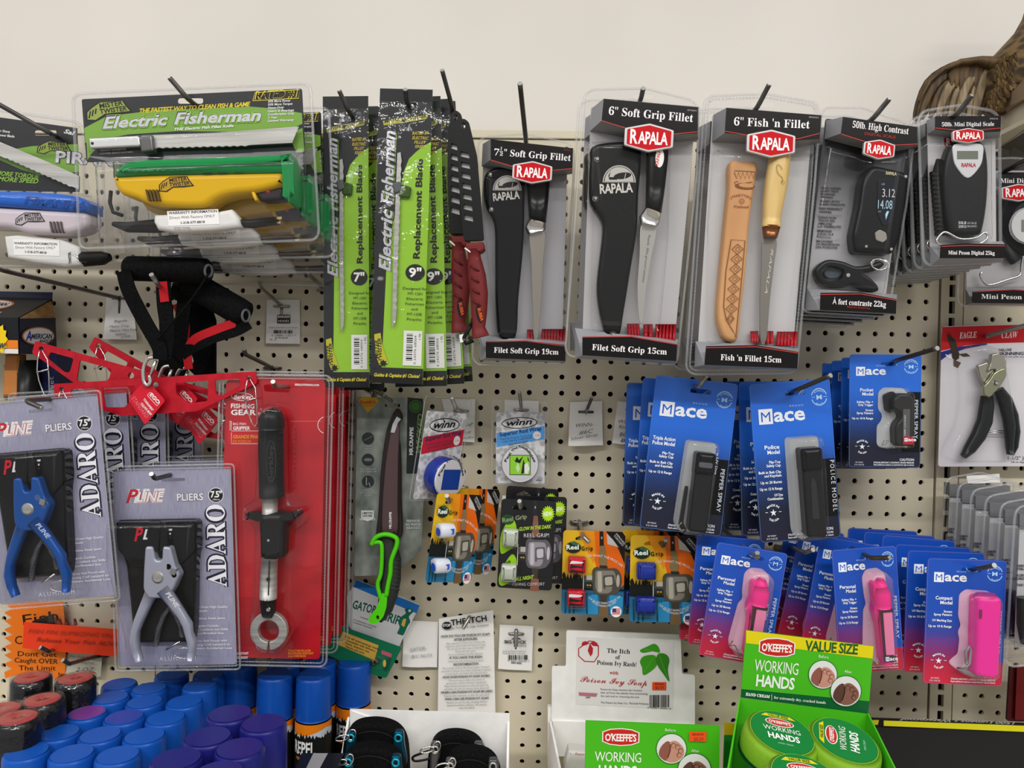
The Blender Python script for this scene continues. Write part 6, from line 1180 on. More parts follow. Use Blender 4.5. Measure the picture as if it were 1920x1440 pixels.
# ---------------------------------------------------------------- deep row of clear packs at the right edge
ck = Th('knife_pack', 'front clear pack with grey card at the lower right edge of the frame', 'packaged knife', quad=[(1902, 948), (2060, 960), (2046, 1240), (1888, 1250)], d=.19, group='clear packs at the right edge')
shell(ck, [(1903, 962), (1912, 950), (1980, 938), (2052, 960), (2046, 1236), (1896, 1250), (1886, 1240)], 0, .0018)
B(ck, '#bcbcbe,0.4').plate([(1912, 990), (2044, 996), (2036, 1210), (1902, 1214)], -.0014, -.0004).m('#6c6c70,0.4').plate([(1912, 964), (2044, 968), (2044, 996), (1912, 990)], -.0014, .003).obj('backing_card')
B(ck, o=.0003).lines(['CARBON', 'STEEL', '', 'ACIER', 'CARBONE', '', 'TASK BLADE'], 1906, 1063, 6, 4.6, '#222226', 'B').obj('printing')
B(ck, '#17171a,0.3').loft([(1920, 1120, 24, .012, .016), (1922, 1170, 28, .012, .018), (1924, 1206, 20, .012, .014)], 12).obj('handle')
dome(ck, [(1906, 1214), (2040, 1210), (2040, 1238), (1900, 1248)], .001, .028, .004, name='clear_foot')
dome(ck, [(1912, 990), (2040, 996), (2036, 1206), (1904, 1210)], .001, .024, .008)
for i in range(5): dup(ck, .031 * (i + 1), 'clear pack %s in the deep row at the right edge' % ('second', 'third', 'fourth', 'fifth', 'rearmost')[i], dz=.004 * i, dx=-.002 * i)
note('white slip standing on top of the clear pack row at the right edge', [(1812, 892), (1874, 888), (1874, 904), (1813, 906)], .02, [])
rd = Th('red_card_pack', 'dark red card pack at the lower right edge behind the clear packs', 'package', quad=[(1892, 1240), (1990, 1240), (1985, 1356), (1888, 1352)], d=.05)
B(rd, '#4a0d10,0.4').plate(rnd([(1894, 1250), (1990, 1250), (1985, 1356), (1888, 1352)], 4), 0, .004).obj('card'); B(rd, '#6a1216,0.4').plate([(1907, 1250), (1990, 1250), (1985, 1350), (1903, 1350)], .004, .008).obj('card_front')
shell(rd, [(1886, 1242), (1990, 1242), (1985, 1360), (1882, 1358)], -.001, .0012)
# ---------------------------------------------------------------- cans on the base shelf
CZ = CAM.z
def can(px, py, drop, dia, cap, body, label, group, name='spray_can', tall=.19, brand=False, top=None, wrap_=False):
    """aerosol can whose cap top is `drop` metres below the camera"""
    z = CZ - drop; p = Wz(px, py, z); t = Th(name, label, 'spray can', at=V((p.x, p.y, ZS)), group=group)
    H = z - ZS; r = dia / 2; ch = .062
    b = B(t, cap).lathe(0, 0, 0, [(r * .985, H - ch), (r, H - ch + .004), (r * .97, H - .005), (r * .93, H - .0015), (r * .86, H)], 28, 'z', True); b.obj('cap')
    if top: B(t, top).lathe(0, 0, 0, [(r * .80, H + .0001), (r * .79, H + .0006)], 28, 'z', True).obj('cap_top')
    g = B(t, body).lathe(0, 0, 0, [(r * .95, 0), (r, .004), (r, H - ch - .012), (r * .96, H - ch)], 28, 'z', True).obj('can_body')
    if brand:
        def cy(a, z_, rr): return (rr * math.sin(a), -rr * math.cos(a), z_)
        q = B(t, '#e07a12,0.35'); z1 = H - ch - .002; n = 36; rr = r * 1.004
        def strip(bb, m, z0f, z1f, rr, a0=-math.pi, a1=math.pi, n=36):
            bb.m(m)
            for i in range(n):
                u0, u1 = a0 + (a1 - a0) * i / n, a0 + (a1 - a0) * (i + 1) / n; bb.face(tuple(bb.add([cy(u0, z0f(i), rr), cy(u1, z0f(i + 1), rr), cy(u1, z1f(i + 1), rr), cy(u0, z1f(i), rr)])), True)
        R = random.Random(5); tr = [R.random() for _ in range(80)]
        strip(q, '#e07a12,0.35', lambda i: z1 - .026, lambda i: z1, rr)
        strip(q, '#b9c3cc,0.4', lambda i: z1 - .030, lambda i: z1 - .016 + .009 * max(0, 1 - abs(i - 24) / 7) + .006 * max(0, 1 - abs(i - 6) / 4), rr * 1.002)
        strip(q, '#131513,0.4', lambda i: .004, lambda i: z1 - .017 + (.007 if i % 2 else 0) * tr[i % 80] - .004 * tr[(i * 3) % 80], rr * 1.004, n=72)
        v, fc, x0, x1 = glyphs('REPEL', 'B'); k = 1.35 / (x1 - x0); q.m('#e2e2e2,0.3'); am = -.28; ids = q.add([cy((x - (x0 + x1) / 2) * k + am, z1 - .043 + y * .026, rr * 1.008) for x, y in v]); [q.face(tuple(ids[i] for i in f)) for f in fc]
        v, fc, x0, x1 = glyphs('PERMETHRIN', 'B'); k = 1.0 / (x1 - x0); q.m('#c87a3a'); ids = q.add([cy((x - (x0 + x1) / 2) * k + am, z1 - .052 + y * .006, rr * 1.008) for x, y in v]); [q.face(tuple(ids[i] for i in f)) for f in fc]
        q.obj('printing', g)
    if wrap_:
        b = B(t, 'film'); b.lathe(0, 0, 0, [(r * 1.06, H - .10), (r * 1.05, H - .012), (r * .98, H + .001), (r * .6, H + .003), (r * .1, H + .002)], 28, 'z', True); b.obj('shrink_wrap')
    return t
BLUE, PUR = '#1350ac,0.3', '#1a1b6c,0.32'
gB = 'blue capped spray cans'; lb = [('blue capped spray can, %s' % s) for s in (
    'rearmost left of the block under the silver pliers pack', 'second in the back left row', 'half hidden under the silver pliers pack corner', 'behind the others below the pliers and red pack gap', 'under the lower edge of the red gripper pack', 'right end of the shaded back row below the red pack',
    'left end of the second row', 'middle of the second row', 'right of the second row beside the purple block', 'pinkish reflection painted on top, next to the shrink wrapped cans', 'with a half pink reflection painted on top', 'last of the third row, touching the purple block', 'left end of the fourth row',
    'middle of the fourth row', 'right end of the fourth row', 'front row, left', 'front row, second', 'front row, third with a curved scratch')]
CB = [(224, 1282), (280, 1290), (322, 1264), (375, 1284), (394, 1262), (448, 1266), (207, 1307), (271, 1315), (346, 1315), (163, 1336), (233, 1344), (311, 1345), (110, 1373), (188, 1377), (271, 1379), (50, 1408), (135, 1412), (221, 1415)]
for i, (x, y) in enumerate(CB):
    if i != 5: can(x, y, .46, .050 if i < 9 else .052, BLUE, '#17181a,0.4', lb[i], gB, top='#7a3a8c,0.35' if i == 9 else ('#2c3f9c,0.35' if i == 10 else None))  # reddish reflection is painted into the cap tops of two cans
lp = ['rearmost, touching the blue capped cans', 'beside the can with the orange band', 'in the middle of the purple block', 'front centre', 'front right below the orange banded cans', 'front corner cut by the frame bottom']
for i, (x, y) in enumerate([(431, 1337), (494, 1355), (390, 1380), (450, 1402), (331, 1422), (410, 1448)]): can(x, y, .41, .0545, PUR, '#17181a,0.4', 'purple capped spray can ' + lp[i], 'purple capped spray cans')
for (x, y), l in zip([(516, 1263), (589, 1264), (664, 1240), (599, 1240), (450, 1243), (533, 1241)], ['standing left, orange label partly hidden', 'facing front with white lettering on black', 'rightmost, beside the white carton', 'behind the front lettered one', 'in the shaded back row under the red pack', 'second in the shaded back row']): can(x, y, .45, .0525, '#114aa4,0.3', '#131513,0.4', 'blue capped repellent can with orange band, ' + l, 'orange banded repellent cans', brand=True)
for (x, y), l in zip([(59, 1270), (142, 1272), (79, 1312), (33, 1346), (2, 1330)], ['back left', 'back right, wrap shiny', 'middle one', 'front one', 'cut by the left frame edge']): can(x, y, .43, .052, '#121213,0.3', '#121213,0.35', 'black spray can in clear shrink wrap with red top, ' + l, 'shrink wrapped black cans', top='#a8383a,0.35', wrap_=True)
# ---------------------------------------------------------------- signs bottom left
def star_sign():
    t = Th('starburst_sign', 'orange starburst paper sign with black handwriting', 'sign', quad=[(5, 1130), (128, 1130), (122, 1275), (5, 1275)], d=.012)
    P = [(118, 1128), (14, 1128)]
    for i in range(8): y = 1142 + i * 16; P += [(14 if i % 2 == 0 else 12, y - 6), (24 - (i % 3), y), (8, y + 6)]
    P += [(10, 1272), (40, 1262), (60, 1280), (90, 1260), (108, 1278), (122, 1262), (124, 1200)]
    s = B(t, '#e8761a,0.6').plate(P, 0, .0008).obj('sheet'); a = B(t, o=.0012)
    a.text('Fish', (44, 1172), (110, 1163), 20, '#17130f').text('Caught', (28, 1208), (90, 1206), 16, None).text('Dont Get', (33, 1230), (106, 1232), 9.5, None).text('Caught OVER', (27, 1242), (108, 1245), 9.5, None).text('The Limit', (35, 1257), (104, 1257), 9.5, None).text('Jw', (108, 1268), (120, 1268), 8).obj('handwriting', s)
star_sign()
t, s = note('vivid red orange paper strip with handwriting about releasing fish alive', [(45, 1166), (223, 1180), (219, 1231), (43, 1215)], .03, [('FISH FIN SUPRIZING We', (52, 1187), (210, 1196), 8, '#a03a28', 'h'), ('Release Your Fish ALIVE', (68, 1203), (222, 1212), 8.5, '#8c2c1e', 'h')], name='paper_strip', col='#f2401c,0.5', curl=.001)
note('grey paper slip reading two ounces beneath the red orange strip', [(128, 1214), (192, 1224), (190, 1268), (123, 1262)], .008, [('Fin Stabilizing', (131, 1232), (180, 1236), 4.5, INK, 'h'), ('Weights', (146, 1243), (176, 1245), 5, INK, 'h'), ('2 OZ', (142, 1259), (177, 1259), 8, INK, 'h')], col='#b9b7a8,0.6')
bgt = Th('weight_bag', 'clear plastic bag of small weights above the red orange strip', 'bag', quad=[(97, 1126), (185, 1126), (180, 1180), (97, 1176)], d=.02)
b = B(bgt, 'film'); g = []
for j in range(7): g.append(b.add([(lambda q: (q[0], -.004 - .006 * math.sin(j * 1.3 + i * 2.1) ** 2, q[1]))(bgt.L(97 + i * 15 - j * .5, 1126 + j * 9)) for i in range(7)]))
for j in range(6):
    for i in range(6): b.face((g[j][i], g[j][i + 1], g[j + 1][i + 1], g[j + 1][i]), True)
b.obj('film'); b = B(bgt, '#2b2522,0.4').plate([(60, 1165), (98, 1152), (100, 1178), (62, 1178)], .0, .004); b.obj('fold')
for x in (112, 124, 140): B(bgt, '#7a1c1c,0.4').loft([(x, 1160, 4, .003, .003), (x + 2, 1172, 7, .003, .005)], 8).obj('weight')
hook((92, 1222), (76, 1214), .10, 'short hook end below the red orange strip, left one', base=(100, 1218), tipd=.008, m='wire')
hook((130, 1245), (118, 1238), .11, 'short hook end crossing the two ounce slip', base=(190, 1228), tipd=.008, m='wire')
# ---------------------------------------------------------------- gator grip cards
gg = Th('gripper_card', 'white and blue card with green lettering and a green cartoonish reptile, tilted', 'card', quad=[(672, 1084), (787, 1132), (745, 1216), (630, 1160)], d=.02)
c_ = B(gg, '#d6d6d8,0.4').plate(rnd([(668, 1086), (788, 1134), (746, 1216), (655, 1178), (650, 1120)], 4), 0, .0008).obj('printed_card')
a = B(gg, o=.001).poly([(668, 1087), (787, 1135), (781, 1150), (662, 1100)], '#1c74c4').text('GATOR', (660, 1140), (704, 1152), 16, '#0e5c48', 'B').text('GRIP', (713, 1160), (748, 1172), 17, None, 'B').text('Lanyard', (676, 1158), (694, 1164), 3.4, '#222222').lines(['ACCESSORIES CASTING', 'CHANGE YOUR BAIT'], 662, 1163, 5, 3, '#333333', cw=.75, sl=.33)
a.poly(rnd([(758, 1142), (768, 1140), (776, 1146), (770, 1152), (766, 1156), (770, 1166), (764, 1174), (760, 1184), (756, 1192), (744, 1188), (750, 1176), (746, 1166), (752, 1156), (762, 1150)], 3), '#0f6a50').poly(rnd([(756, 1160), (762, 1160), (758, 1176), (752, 1172)], 2), '#e0b050').poly(ell(768, 1145, 2.5), '#e8e8e4').obj('printing', c_)
gn = Th('nut_card', 'green card with yellow label holding small silver nuts', 'card', quad=[(628, 1172), (752, 1208), (724, 1274), (606, 1222)], d=.035)
c_ = B(gn, '#126a48,0.4').plate(rnd([(618, 1172), (652, 1178), (754, 1214), (724, 1272), (690, 1262), (606, 1224)], 5), 0, .0008).obj('printed_card')
a = B(gn, o=.001).poly([(643, 1184), (710, 1210), (702, 1238), (632, 1208)], '#c9a044').lines(['Fits all baitcasting reels.', 'Compatible with Shimano,', 'Daiwa, Quantum, Lew', 'Okuma, and more'], 647, 1195, 6, 3.6, '#2a2418', 'B', cw=.66, sl=.38).poly(rnd([(728, 1234), (734, 1232), (732, 1244), (728, 1256), (722, 1260), (718, 1252), (724, 1244)], 2), '#0c4c38').poly(ell(721, 1244, 3, 7, 12), '#e0b050').poly([(716, 1219), (735, 1226), (733, 1233), (715, 1226)], '#b8586a').obj('printing', c_)
for x, y in ((700, 1242), (708, 1238)): B(gn, 'chrome').lathe(x, y, .002, [(.004, 0), (.0045, .002), (.0025, .005)], 12).obj('nut')
dome(gn, ell(706, 1243, 18, 15, 18), .0008, .009, .004, r=0)
note('white slip with faint pencil note between the green card and the itch leaflet', [(757, 1163), (822, 1166), (820, 1250), (755, 1248)], .006, [('GATOR-', (769, 1222), (800, 1218), 7, '#9a9a9c', 'h'), ('B/C NUTS', (772, 1234), (811, 1231), 6, '#9a9a9c', 'h')])
t, s = note('long white leaflet about poison ivy with bold headings', [(823, 1160), (925, 1144), (929, 1336), (821, 1336)], .012, [], name='leaflet', cat='leaflet', curl=.002)
a = B(t, o=.0042).poly([(829, 1170), (834, 1166), (842, 1166), (846, 1170), (846, 1176), (842, 1180), (834, 1180), (829, 1176)], '#17171a').text('STOP', (830, 1175), (845, 1174.5), 5, '#e8e8e8', 'B').text('THE ITCH', (846, 1173), (913, 1164), 11, '#141416', 'B').text('The Poison Ivy Soap Company', (844, 1180), (917, 1173), 4.2, None, 'I')
y = 1193
for i, r in enumerate(['HHOW DO YOU USE POISON IVY SOAP?', 'HAFTER EXPOSURE:', 'After exposure to Poison Ivy or Poison Oak', 'wash your entire body with Poison Ivy Soap.', 'Do not use any other soap or body wash.', 'Rinse well with water.', 'Do not premoisten use after exposure.', 'HIF YOU HAVE THE RASH:', 'Follow the same instructions as above.', 'HRECONTAMINATION:', 'The invisible oil from the Poison plants "Urushiol"', 'can stick to almost any surface (anything it touches,', 'or you touch, can restart the rash and itch).', 'HHOW DOES POISON IVY SOAP WORK?', 'This pure soap is made with animal oil,', 'spring water, and the wild herb "Jewelweed".', 'Most commercial soaps are made with plant oils,', 'and plant oils will not remove other plant oils!', 'HWHEN CAN POISON IVY SOAP BE USED?', 'Anytime after exposure, or after the rash starts!', 'HWHO CAN USE POISON IVY SOAP?', 'Anyone can use the soap, including children,', 'expectant mothers, diabetics, HIV patients,', 'even the elderly.']):
    h = r[0] == 'H' and r[1].isupper(); tx = r[1:] if h else r; w_ = len(tx) * (2.95 if h else 1.75); cx = 873 + (y - 1190) * .02; sl = -.05 * (1 - (y - 1190) / 260)
    if h and i: y += 1.4
    a.text(tx, (cx - w_ / 2, y - w_ / 2 * sl), (cx + w_ / 2, y + w_ / 2 * sl), 4.2 if h else 3.2, '#1a1a1e' if h else '#6a6a70', 'B' if h else ''); y += 6.0 if h else 5.3
a.obj('printing', s)
t, s = note('white price card with a crossed hook through its black logo', [(937, 1171), (1000, 1174), (997, 1257), (934, 1253)], .006, [('BIG ROCK', (946, 1206), (987, 1207), 6, '#1c1c20', 'B')], curl=.002, group='price cards', cat='price card', name='price_card')
a = B(t, o=.0032).text('SPORTS', (966, 1212), (987, 1213), 4, '#2a2a2e', 'I').poly([(958, 1199), (968, 1193), (978, 1199), (974, 1199), (968, 1196), (962, 1199)], '#2a2a2e').lines(['Brad Oney 3/4oz Kwik Double Conos', 'Bait Buddies Sports in the Card'], 943, 1222, 4, 2.4, '#6a6a6e', cw=.55).bars(953, 1228, 991, 1237).text('0 4467 00020 1', (952, 1240), (992, 1241), 3, '#44444a').text('4467-0002', (958, 1244), (978, 1245), 3.6, None, 'B').obj('barcode_printing', s)
hook((968, 1182), (967, 1212), .02, 'crossed hook in front of the small white price card', base=(968, 1186), m='wirelight', tipd=.006)
hook((880, 1158), (868, 1178), .03, 'light hook tip through the leaflet heading', base=(881, 1156), m='wirelight', tipd=.01, bar=False)
# ---------------------------------------------------------------- cartons on the shelf
def P3(t, px, py, dep): return wp(t, px, py, dep)
wb = Th('white_carton', 'open white corrugated carton holding metal clipped belts', 'box', quad=[(655, 1323), (956, 1330), (956, 1500), (640, 1500)], d=.13)
b = B(wb, 'whitecard'); zb = -(wb.O.z - ZS)
tl, tr = P3(wb, 660, 1323, .12), P3(wb, 956, 1331, .12)
def drop(v, z=None): return (v[0], v[1], z if z is not None else zb)
dx_ = (tl[0] - .012)
b.plate([(tl[0], tl[2]), (tr[0], tr[2]), (tr[0], zb), (tl[0], zb)], .0, .003, raw=True)
b.obj('back_panel')
b = B(wb, 'whitecard'); b.plate([(tl[0] + .002, tl[2] - .001), (tl[0] + .035, tl[2] - .012), (tl[0] + .034, zb), (tl[0] - .012, zb)], .003, .005, raw=True); b.obj('side_flap')
for nm, xx, sx in (('side_panel', tr[0], -.003), ('side_panel', tl[0] - .004, .003)):
    b = B(wb, 'whitecard'); q = b.add([(xx, .0, tl[2] - .012), (xx + sx, .0, tl[2] - .012), (xx + sx, -.12, -.06), (xx, -.12, -.06), (xx, 0, zb), (xx + sx, 0, zb), (xx + sx, -.12, zb), (xx, -.12, zb)])
    for f in ((0, 1, 2, 3), (4, 5, 6, 7), (0, 3, 7, 4), (1, 2, 6, 5), (0, 1, 5, 4), (3, 2, 6, 7)): b.face(tuple(q[i] for i in f))
    b.obj(nm)
def belt(label, cx, cy, w, d, met, lit, cara=True):
    t = Th('neoprene_belt', label, 'belt', at=(cx, cy), d=d, group='rolled black belts in the white carton')
    k = t.k(); arc = curve([(cx - w / 2, cy + 110), (cx - w * .48, cy + 40), (cx - w * .34, cy + 8), (cx, cy), (cx + w * .32, cy + 12), (cx + w * .47, cy + 44), (cx + w / 2, cy + 110)], 6)
    inn = [(x * .93 + cx * .07, y * .9 + (cy + 110) * .1) for x, y in arc][::-1]
    B(t, 'fabric').plate(arc + [(cx + w / 2, cy + 130), (cx - w / 2, cy + 130)], -.012, .012, bv=.005).obj('belt_roll')
    b = B(t, '#191919,0.8'); b.tube([(x, y, .0125) for x, y in [(cx + (x - cx) * .82, cy + 14 + (y - cy) * .85) for x, y in arc[4:-4]]], .0008); b.obj('stitching')
    for sx, hh in ((-1, 8), (1, 10)):
        x = cx + sx * w * .36; y = cy + 22
        b = B(t, met).plate(rnd([(x - 9, y - 8), (x + 9, y - 8), (x + 10, y + 14), (x + 16 * (sx > 0), y + 50), (x + 12 * (sx > 0) - 2, y + 70), (x - 10, y + 60)], 6), .010, .019, bv=.003)
        b.obj('clip_bracket'); b = B(t, lit).tube([(x + u, y + 4 + v, .0195) for u, v in ell(0, 0, 6, 6.5, 16)], .0016, closed=True).m('#0c0c0d').lathe(x, y + 4, .0185, [(.003, 0), (.003, .0012)], 12); b.obj('rivet')
    x = cx - w * .42; b = B(t, 'chrome').tube([(x - 8 + u, cy + 26 + v, .022) for u, v in ell(0, 0, 13, 5, 18, rot=-14)], .0011, closed=True).tube([(x + 10 + u, cy + 20 + v, .02) for u, v in ell(0, 0, 7, 10, 18, rot=20)], .0011, closed=True); b.obj('split_ring')
    if cara: B(t, '#1a1a1b,0.3,0.4').tube([(cx - w * .5 + u, cy + 34 + v, .014) for u, v in curve([(8, -6), (-14, 0), (-26, 6), (-22, 13), (0, 10), (10, 4)], 4, True)], .0018, closed=True).obj('carabiner')
    return t
TEA, TEAL = '#0c4256,0.3,0.5', '#1aa0c0,0.25,0.5'
belt('rear black neoprene belt with teal metal clips in the white carton', 702, 1358, 124, .175, TEA, TEAL, False)
belt('front black neoprene belt with teal metal clips, lower', 697, 1404, 124, .215, TEA, TEAL, False)
belt('rear black neoprene belt with silver metal clips', 856, 1380, 112, .16, '#56565a,0.3,0.6', '#a8a8aa,0.2,0.8')
belt('front black neoprene belt with silver metal clips', 884, 1411, 112, .20, '#56565a,0.3,0.6', '#a8a8aa,0.2,0.8', False)
tb = Th('black_carton', 'black carton edge with small white print between the cans and the belts', 'box', quad=[(548, 1412), (640, 1412), (640, 1500), (548, 1500)], d=.22)
zq = -(tb.O.z - ZS); b = B(tb, '#17181b,0.4'); L0 = [P3(tb, 566, 1412, .22), P3(tb, 646, 1412, .22), P3(tb, 612, 1470, .31), P3(tb, 540, 1470, .31)]
b.face(tuple(b.add(L0))); b.face(tuple(b.add([L0[3], L0[2], drop(L0[2], zq), drop(L0[3], zq)]))); b.face(tuple(b.add([L0[1], L0[2], drop(L0[2], zq), drop(L0[1], zq)]))); c_ = b.obj('carton')
a = B(tb, '#9a9a9c')
C4 = L0
facepoly2 = lambda pts, m, lf: (a.m(m), [a.face(tuple(a.add([tuple(V(C4[0]).lerp(V(C4[1]), u).lerp(V(C4[3]).lerp(V(C4[2]), u), v) + V((0, -lf * .6, lf))) for u, v in pts])))])
facepoly2([(.28, .02), (.62, .02), (.62, 1), (.28, 1)], '#a5a5a8', .0008)
a.obj('printing', c_)
# poison ivy soap display
sp = Th('soap_display_box', 'white cardboard soap display with red octagon emblem and green leaves', 'box', quad=[(1063, 1180), (1282, 1190), (1282, 1360), (1063, 1350)], d=.05)
zb2 = -(sp.O.z - ZS)
P = rnd([(1062, 1182), (1276, 1190), (1279, 1264), (1303, 1266), (1303, 1380), (1034, 1380), (1035, 1249), (1061, 1250)], 4)
B(sp, 'whitecard').plate(P, 0, .003).obj('back_panel')
for pts, nm in (([(1034, 1350, .053), (1034, 1350, .053), (1060, 1420, .15), (1060, 1420, .15)], 'side_panel'),):
    b = B(sp, 'whitecard'); u = [P3(sp, 1034, 1352, .054), P3(sp, 1052, 1440, .17)]; v = [(u[0][0], u[0][1], zb2), (u[1][0], u[1][1], zb2)]; b.face(tuple(b.add([u[0], u[1], v[1], v[0]]))); u2 = [(x - .003, y, z) for x, y, z in u]; v2 = [(x - .003, y, z) for x, y, z in v]; b.face(tuple(b.add([u2[0], v2[0], v2[1], u2[1]]))); b.face(tuple(b.add([u[0], u[1], u2[1], u2[0]]))); b.obj(nm)
B(sp, 'whitecard').plate([(1027, 1326), (1034, 1326), (1034, 1440), (1027, 1440)], -.01, .0).obj('outer_flap')
B(sp, 'whitecard').plate([(1036, 1352), (1302, 1360), (1302, 1420), (1040, 1418)], .003, .006).obj('inner_fold')
s = B(sp, '#dedad8,0.5').plate([(1081, 1194), (1264, 1202), (1262, 1330), (1079, 1321)], .003, .0034).obj('paper_label')
a = B(sp, o=.0036); RD, DK = '#b3202a', '#1e2428'
a.line([(1095, 1209), (1104, 1202), (1114, 1203), (1122, 1211), (1122, 1229), (1114, 1241), (1096, 1240), (1085, 1230), (1085, 1216)], 2, RD, closed=True)
for P_ in ([(1106, 1206), (1098, 1202), (1092, 1204), (1090, 1210), (1098, 1210)], [(1106, 1206), (1114, 1202), (1120, 1206), (1122, 1212), (1112, 1211)], [(1106, 1206), (1112, 1216), (1111, 1226), (1107, 1231), (1102, 1220)]): a.poly(P_, RD)
a.text('The Itch', (1138, 1224), (1181, 1226), 9, DK, 's').text('of', (1154, 1236), (1163, 1236), 8, None, 's').text('Poison Ivy Rash!', (1119, 1246), (1193, 1250), 8.5, None, 's').text('with', (1143, 1264), (1159, 1265), 6.5, RD, 's').text('Poison Ivy Soap', (1088, 1278), (1213, 1286), 12, RD, 'c')
for i, r in enumerate(['Poison Ivy Soap removes the Urushiol', '(the oil from the plants) thus preventing', 'the rash and or removing the itch.', '', 'The Poison Ivy Soap Co., Marshall Arkansas']):
    if r: a.text(r, (1126, 1294 + i * 6.2), (1126 + len(r) * 2.15, 1296.5 + i * 6.2), 3.8, '#55565a')
GL = '#3f9420,0.4'
a.poly(curve([(1237, 1223), (1224, 1221), (1206, 1224), (1200, 1219), (1214, 1212), (1226, 1207), (1234, 1212)], 3, True), GL).poly(curve([(1228, 1229), (1232, 1244), (1226, 1254), (1207, 1266), (1204, 1252), (1200, 1240), (1208, 1230)], 3, True), GL).poly(curve([(1234, 1226), (1247, 1226), (1255, 1236), (1252, 1256), (1255, 1278), (1244, 1264), (1234, 1250), (1230, 1238)], 3, True), '#34801c').line([(1237, 1224), (1208, 1217)], .6, '#6fb848').line([(1226, 1231), (1208, 1260)], .6).line([(1236, 1228), (1252, 1272)], .6)
a.poly([(1085, 1298), (1120, 1300), (1118, 1306), (1086, 1304)], '#b9707c').text('USA', (1098, 1309), (1107, 1309), 3, '#333333', 'B').poly(box(1223, 1279, 1249, 1294), '#e84a1e').text('BENSON', (1228, 1284), (1244, 1284.5), 3.6, '#6a1e14', 'B').text('$3.39', (1229, 1292), (1244, 1292), 5.5).bars(1218, 1303, 1256, 1326).text('0 42867 00001 8', (1214, 1328), (1258, 1330), 3, '#333333').obj('printing', s)
sb_ = Th('soap_bar', 'clear wrapped soap bar lying in the white soap display', 'soap', quad=[(1064, 1410), (1098, 1410), (1098, 1445), (1056, 1445)], d=.12)
B(sb_, '#c9c4be,0.4').plate(rnd([(1066, 1408), (1110, 1412), (1106, 1450), (1056, 1446)], 4), -.012, .012, bv=.004).obj('soap_body'); B(sb_, o=.0125).text('Poison', (1078, 1416), (1096, 1416), 5, '#b3606a', 'I').obj('printing')
# hand cream boxes
KG = '#45b01a,0.4'
def oval_logo(a, cx, cy, w, rot=0, h=.36):
    c, s = math.cos(math.radians(rot)), math.sin(math.radians(rot)); R = lambda p: [(cx + x * c - y * s, cy + x * s + y * c) for x, y in p]
    O = [(-.5, -.36 * .8), (-.3, -.5 * .92), (0, -.52), (.3, -.46), (.5, -.29), (.5, .29), (.3, .46), (0, .52), (-.3, .46), (-.5, .29)]
    a.poly(R([(x * w, y * w * h * 1.28) for x, y in O]), '#e6e2e0').poly(R([(x * w * .94, y * w * h * 1.14) for x, y in O]), '#c0241c,0.35'); q = R([(-w * .42, w * h * .30), (w * .42, w * h * .30)]); a.text("O'KEEFFE'S", q[0], q[1], w * h * .54, '#f0ecea', 'BN')
def hands(a, cx, cy, r, tone):
    a.poly(ell(cx, cy, r, n=30), '#156024').poly(ell(cx, cy, r - 1.3, n=30), '#d9d8d8'); T1, T2, T3 = tone
    a.poly(curve([(cx - r * .8, cy + r * .45), (cx - r * .7, cy - r * .1), (cx - r * .25, cy - r * .5), (cx + r * .05, cy - r * .2), (cx - r * .1, cy + r * .3), (cx - r * .3, cy + r * .8)], 3, True), T1)
    a.poly(curve([(cx - r * .1, cy - r * .4), (cx + r * .3, cy - r * .5), (cx + r * .75, cy - r * .1), (cx + r * .8, cy + r * .4), (cx + r * .3, cy + r * .85), (cx - r * .3, cy + r * .8), (cx - r * .1, cy + r * .2)], 3, True), T2)
    for u, v in ((.12, -.22), (.38, -.12), (.58, .12), (.5, .4)): a.poly(ell(cx + u * r, cy + v * r, r * .17, n=10), T1).poly(ell(cx + u * r + .6, cy + v * r + .8, r * .12, n=10), T2)
    a.line(curve([(cx - r * .1, cy - r * .3), (cx - r * .08, cy + r * .1), (cx - r * .25, cy + r * .6)], 3), r * .06, T3)
TN1, TN2 = ('#8c5448', '#c08a78', '#5a2c26'), ('#5a3a32', '#84584a', '#2c1814')
k1 = Th('hand_cream_box', 'smaller green hand cream box with orange price sticker', 'box', quad=[(1098, 1353), (1350, 1362), (1350, 1520), (1098, 1515)], d=.20)
F_ = [(1098, 1352), (1350, 1362), (1347, 1520), (1098, 1520)]
q = [k1.L(*p, .04) for p in F_]; H_ = -(k1.O.z - ZS)
fr = B(k1, KG).plate([(q[0][0], q[0][1]), (q[1][0], q[1][1]), (q[1][0], H_), (q[0][0], H_)], .037, .04, raw=True).obj('box_front')
a = B(k1, o=.0405); oval_logo(a, 1164, 1382, 70, 1.5); a.text('WORKING', (1115, 1427), (1202, 1430), 19, '#e8ece4', 'N').text('HANDS', (1122, 1455), (1194, 1457), 21, None, 'BN').text('Before', (1247, 1371), (1267, 1372), 5.5, '#dfe8d8').text('After', (1296, 1410), (1311, 1411), 5.5)
hands(a, 1259, 1404, 29, TN1); hands(a, 1302, 1444, 32, TN2); a.poly([(1292, 1372), (1325, 1372), (1324, 1391), (1292, 1390)], '#e8501e').text('BENSON', (1298, 1379), (1319, 1379), 4, '#7a2014', 'B').text('$8.39', (1301, 1389), (1319, 1389), 6.5, '#a83a24', 'B').obj('printing', fr)
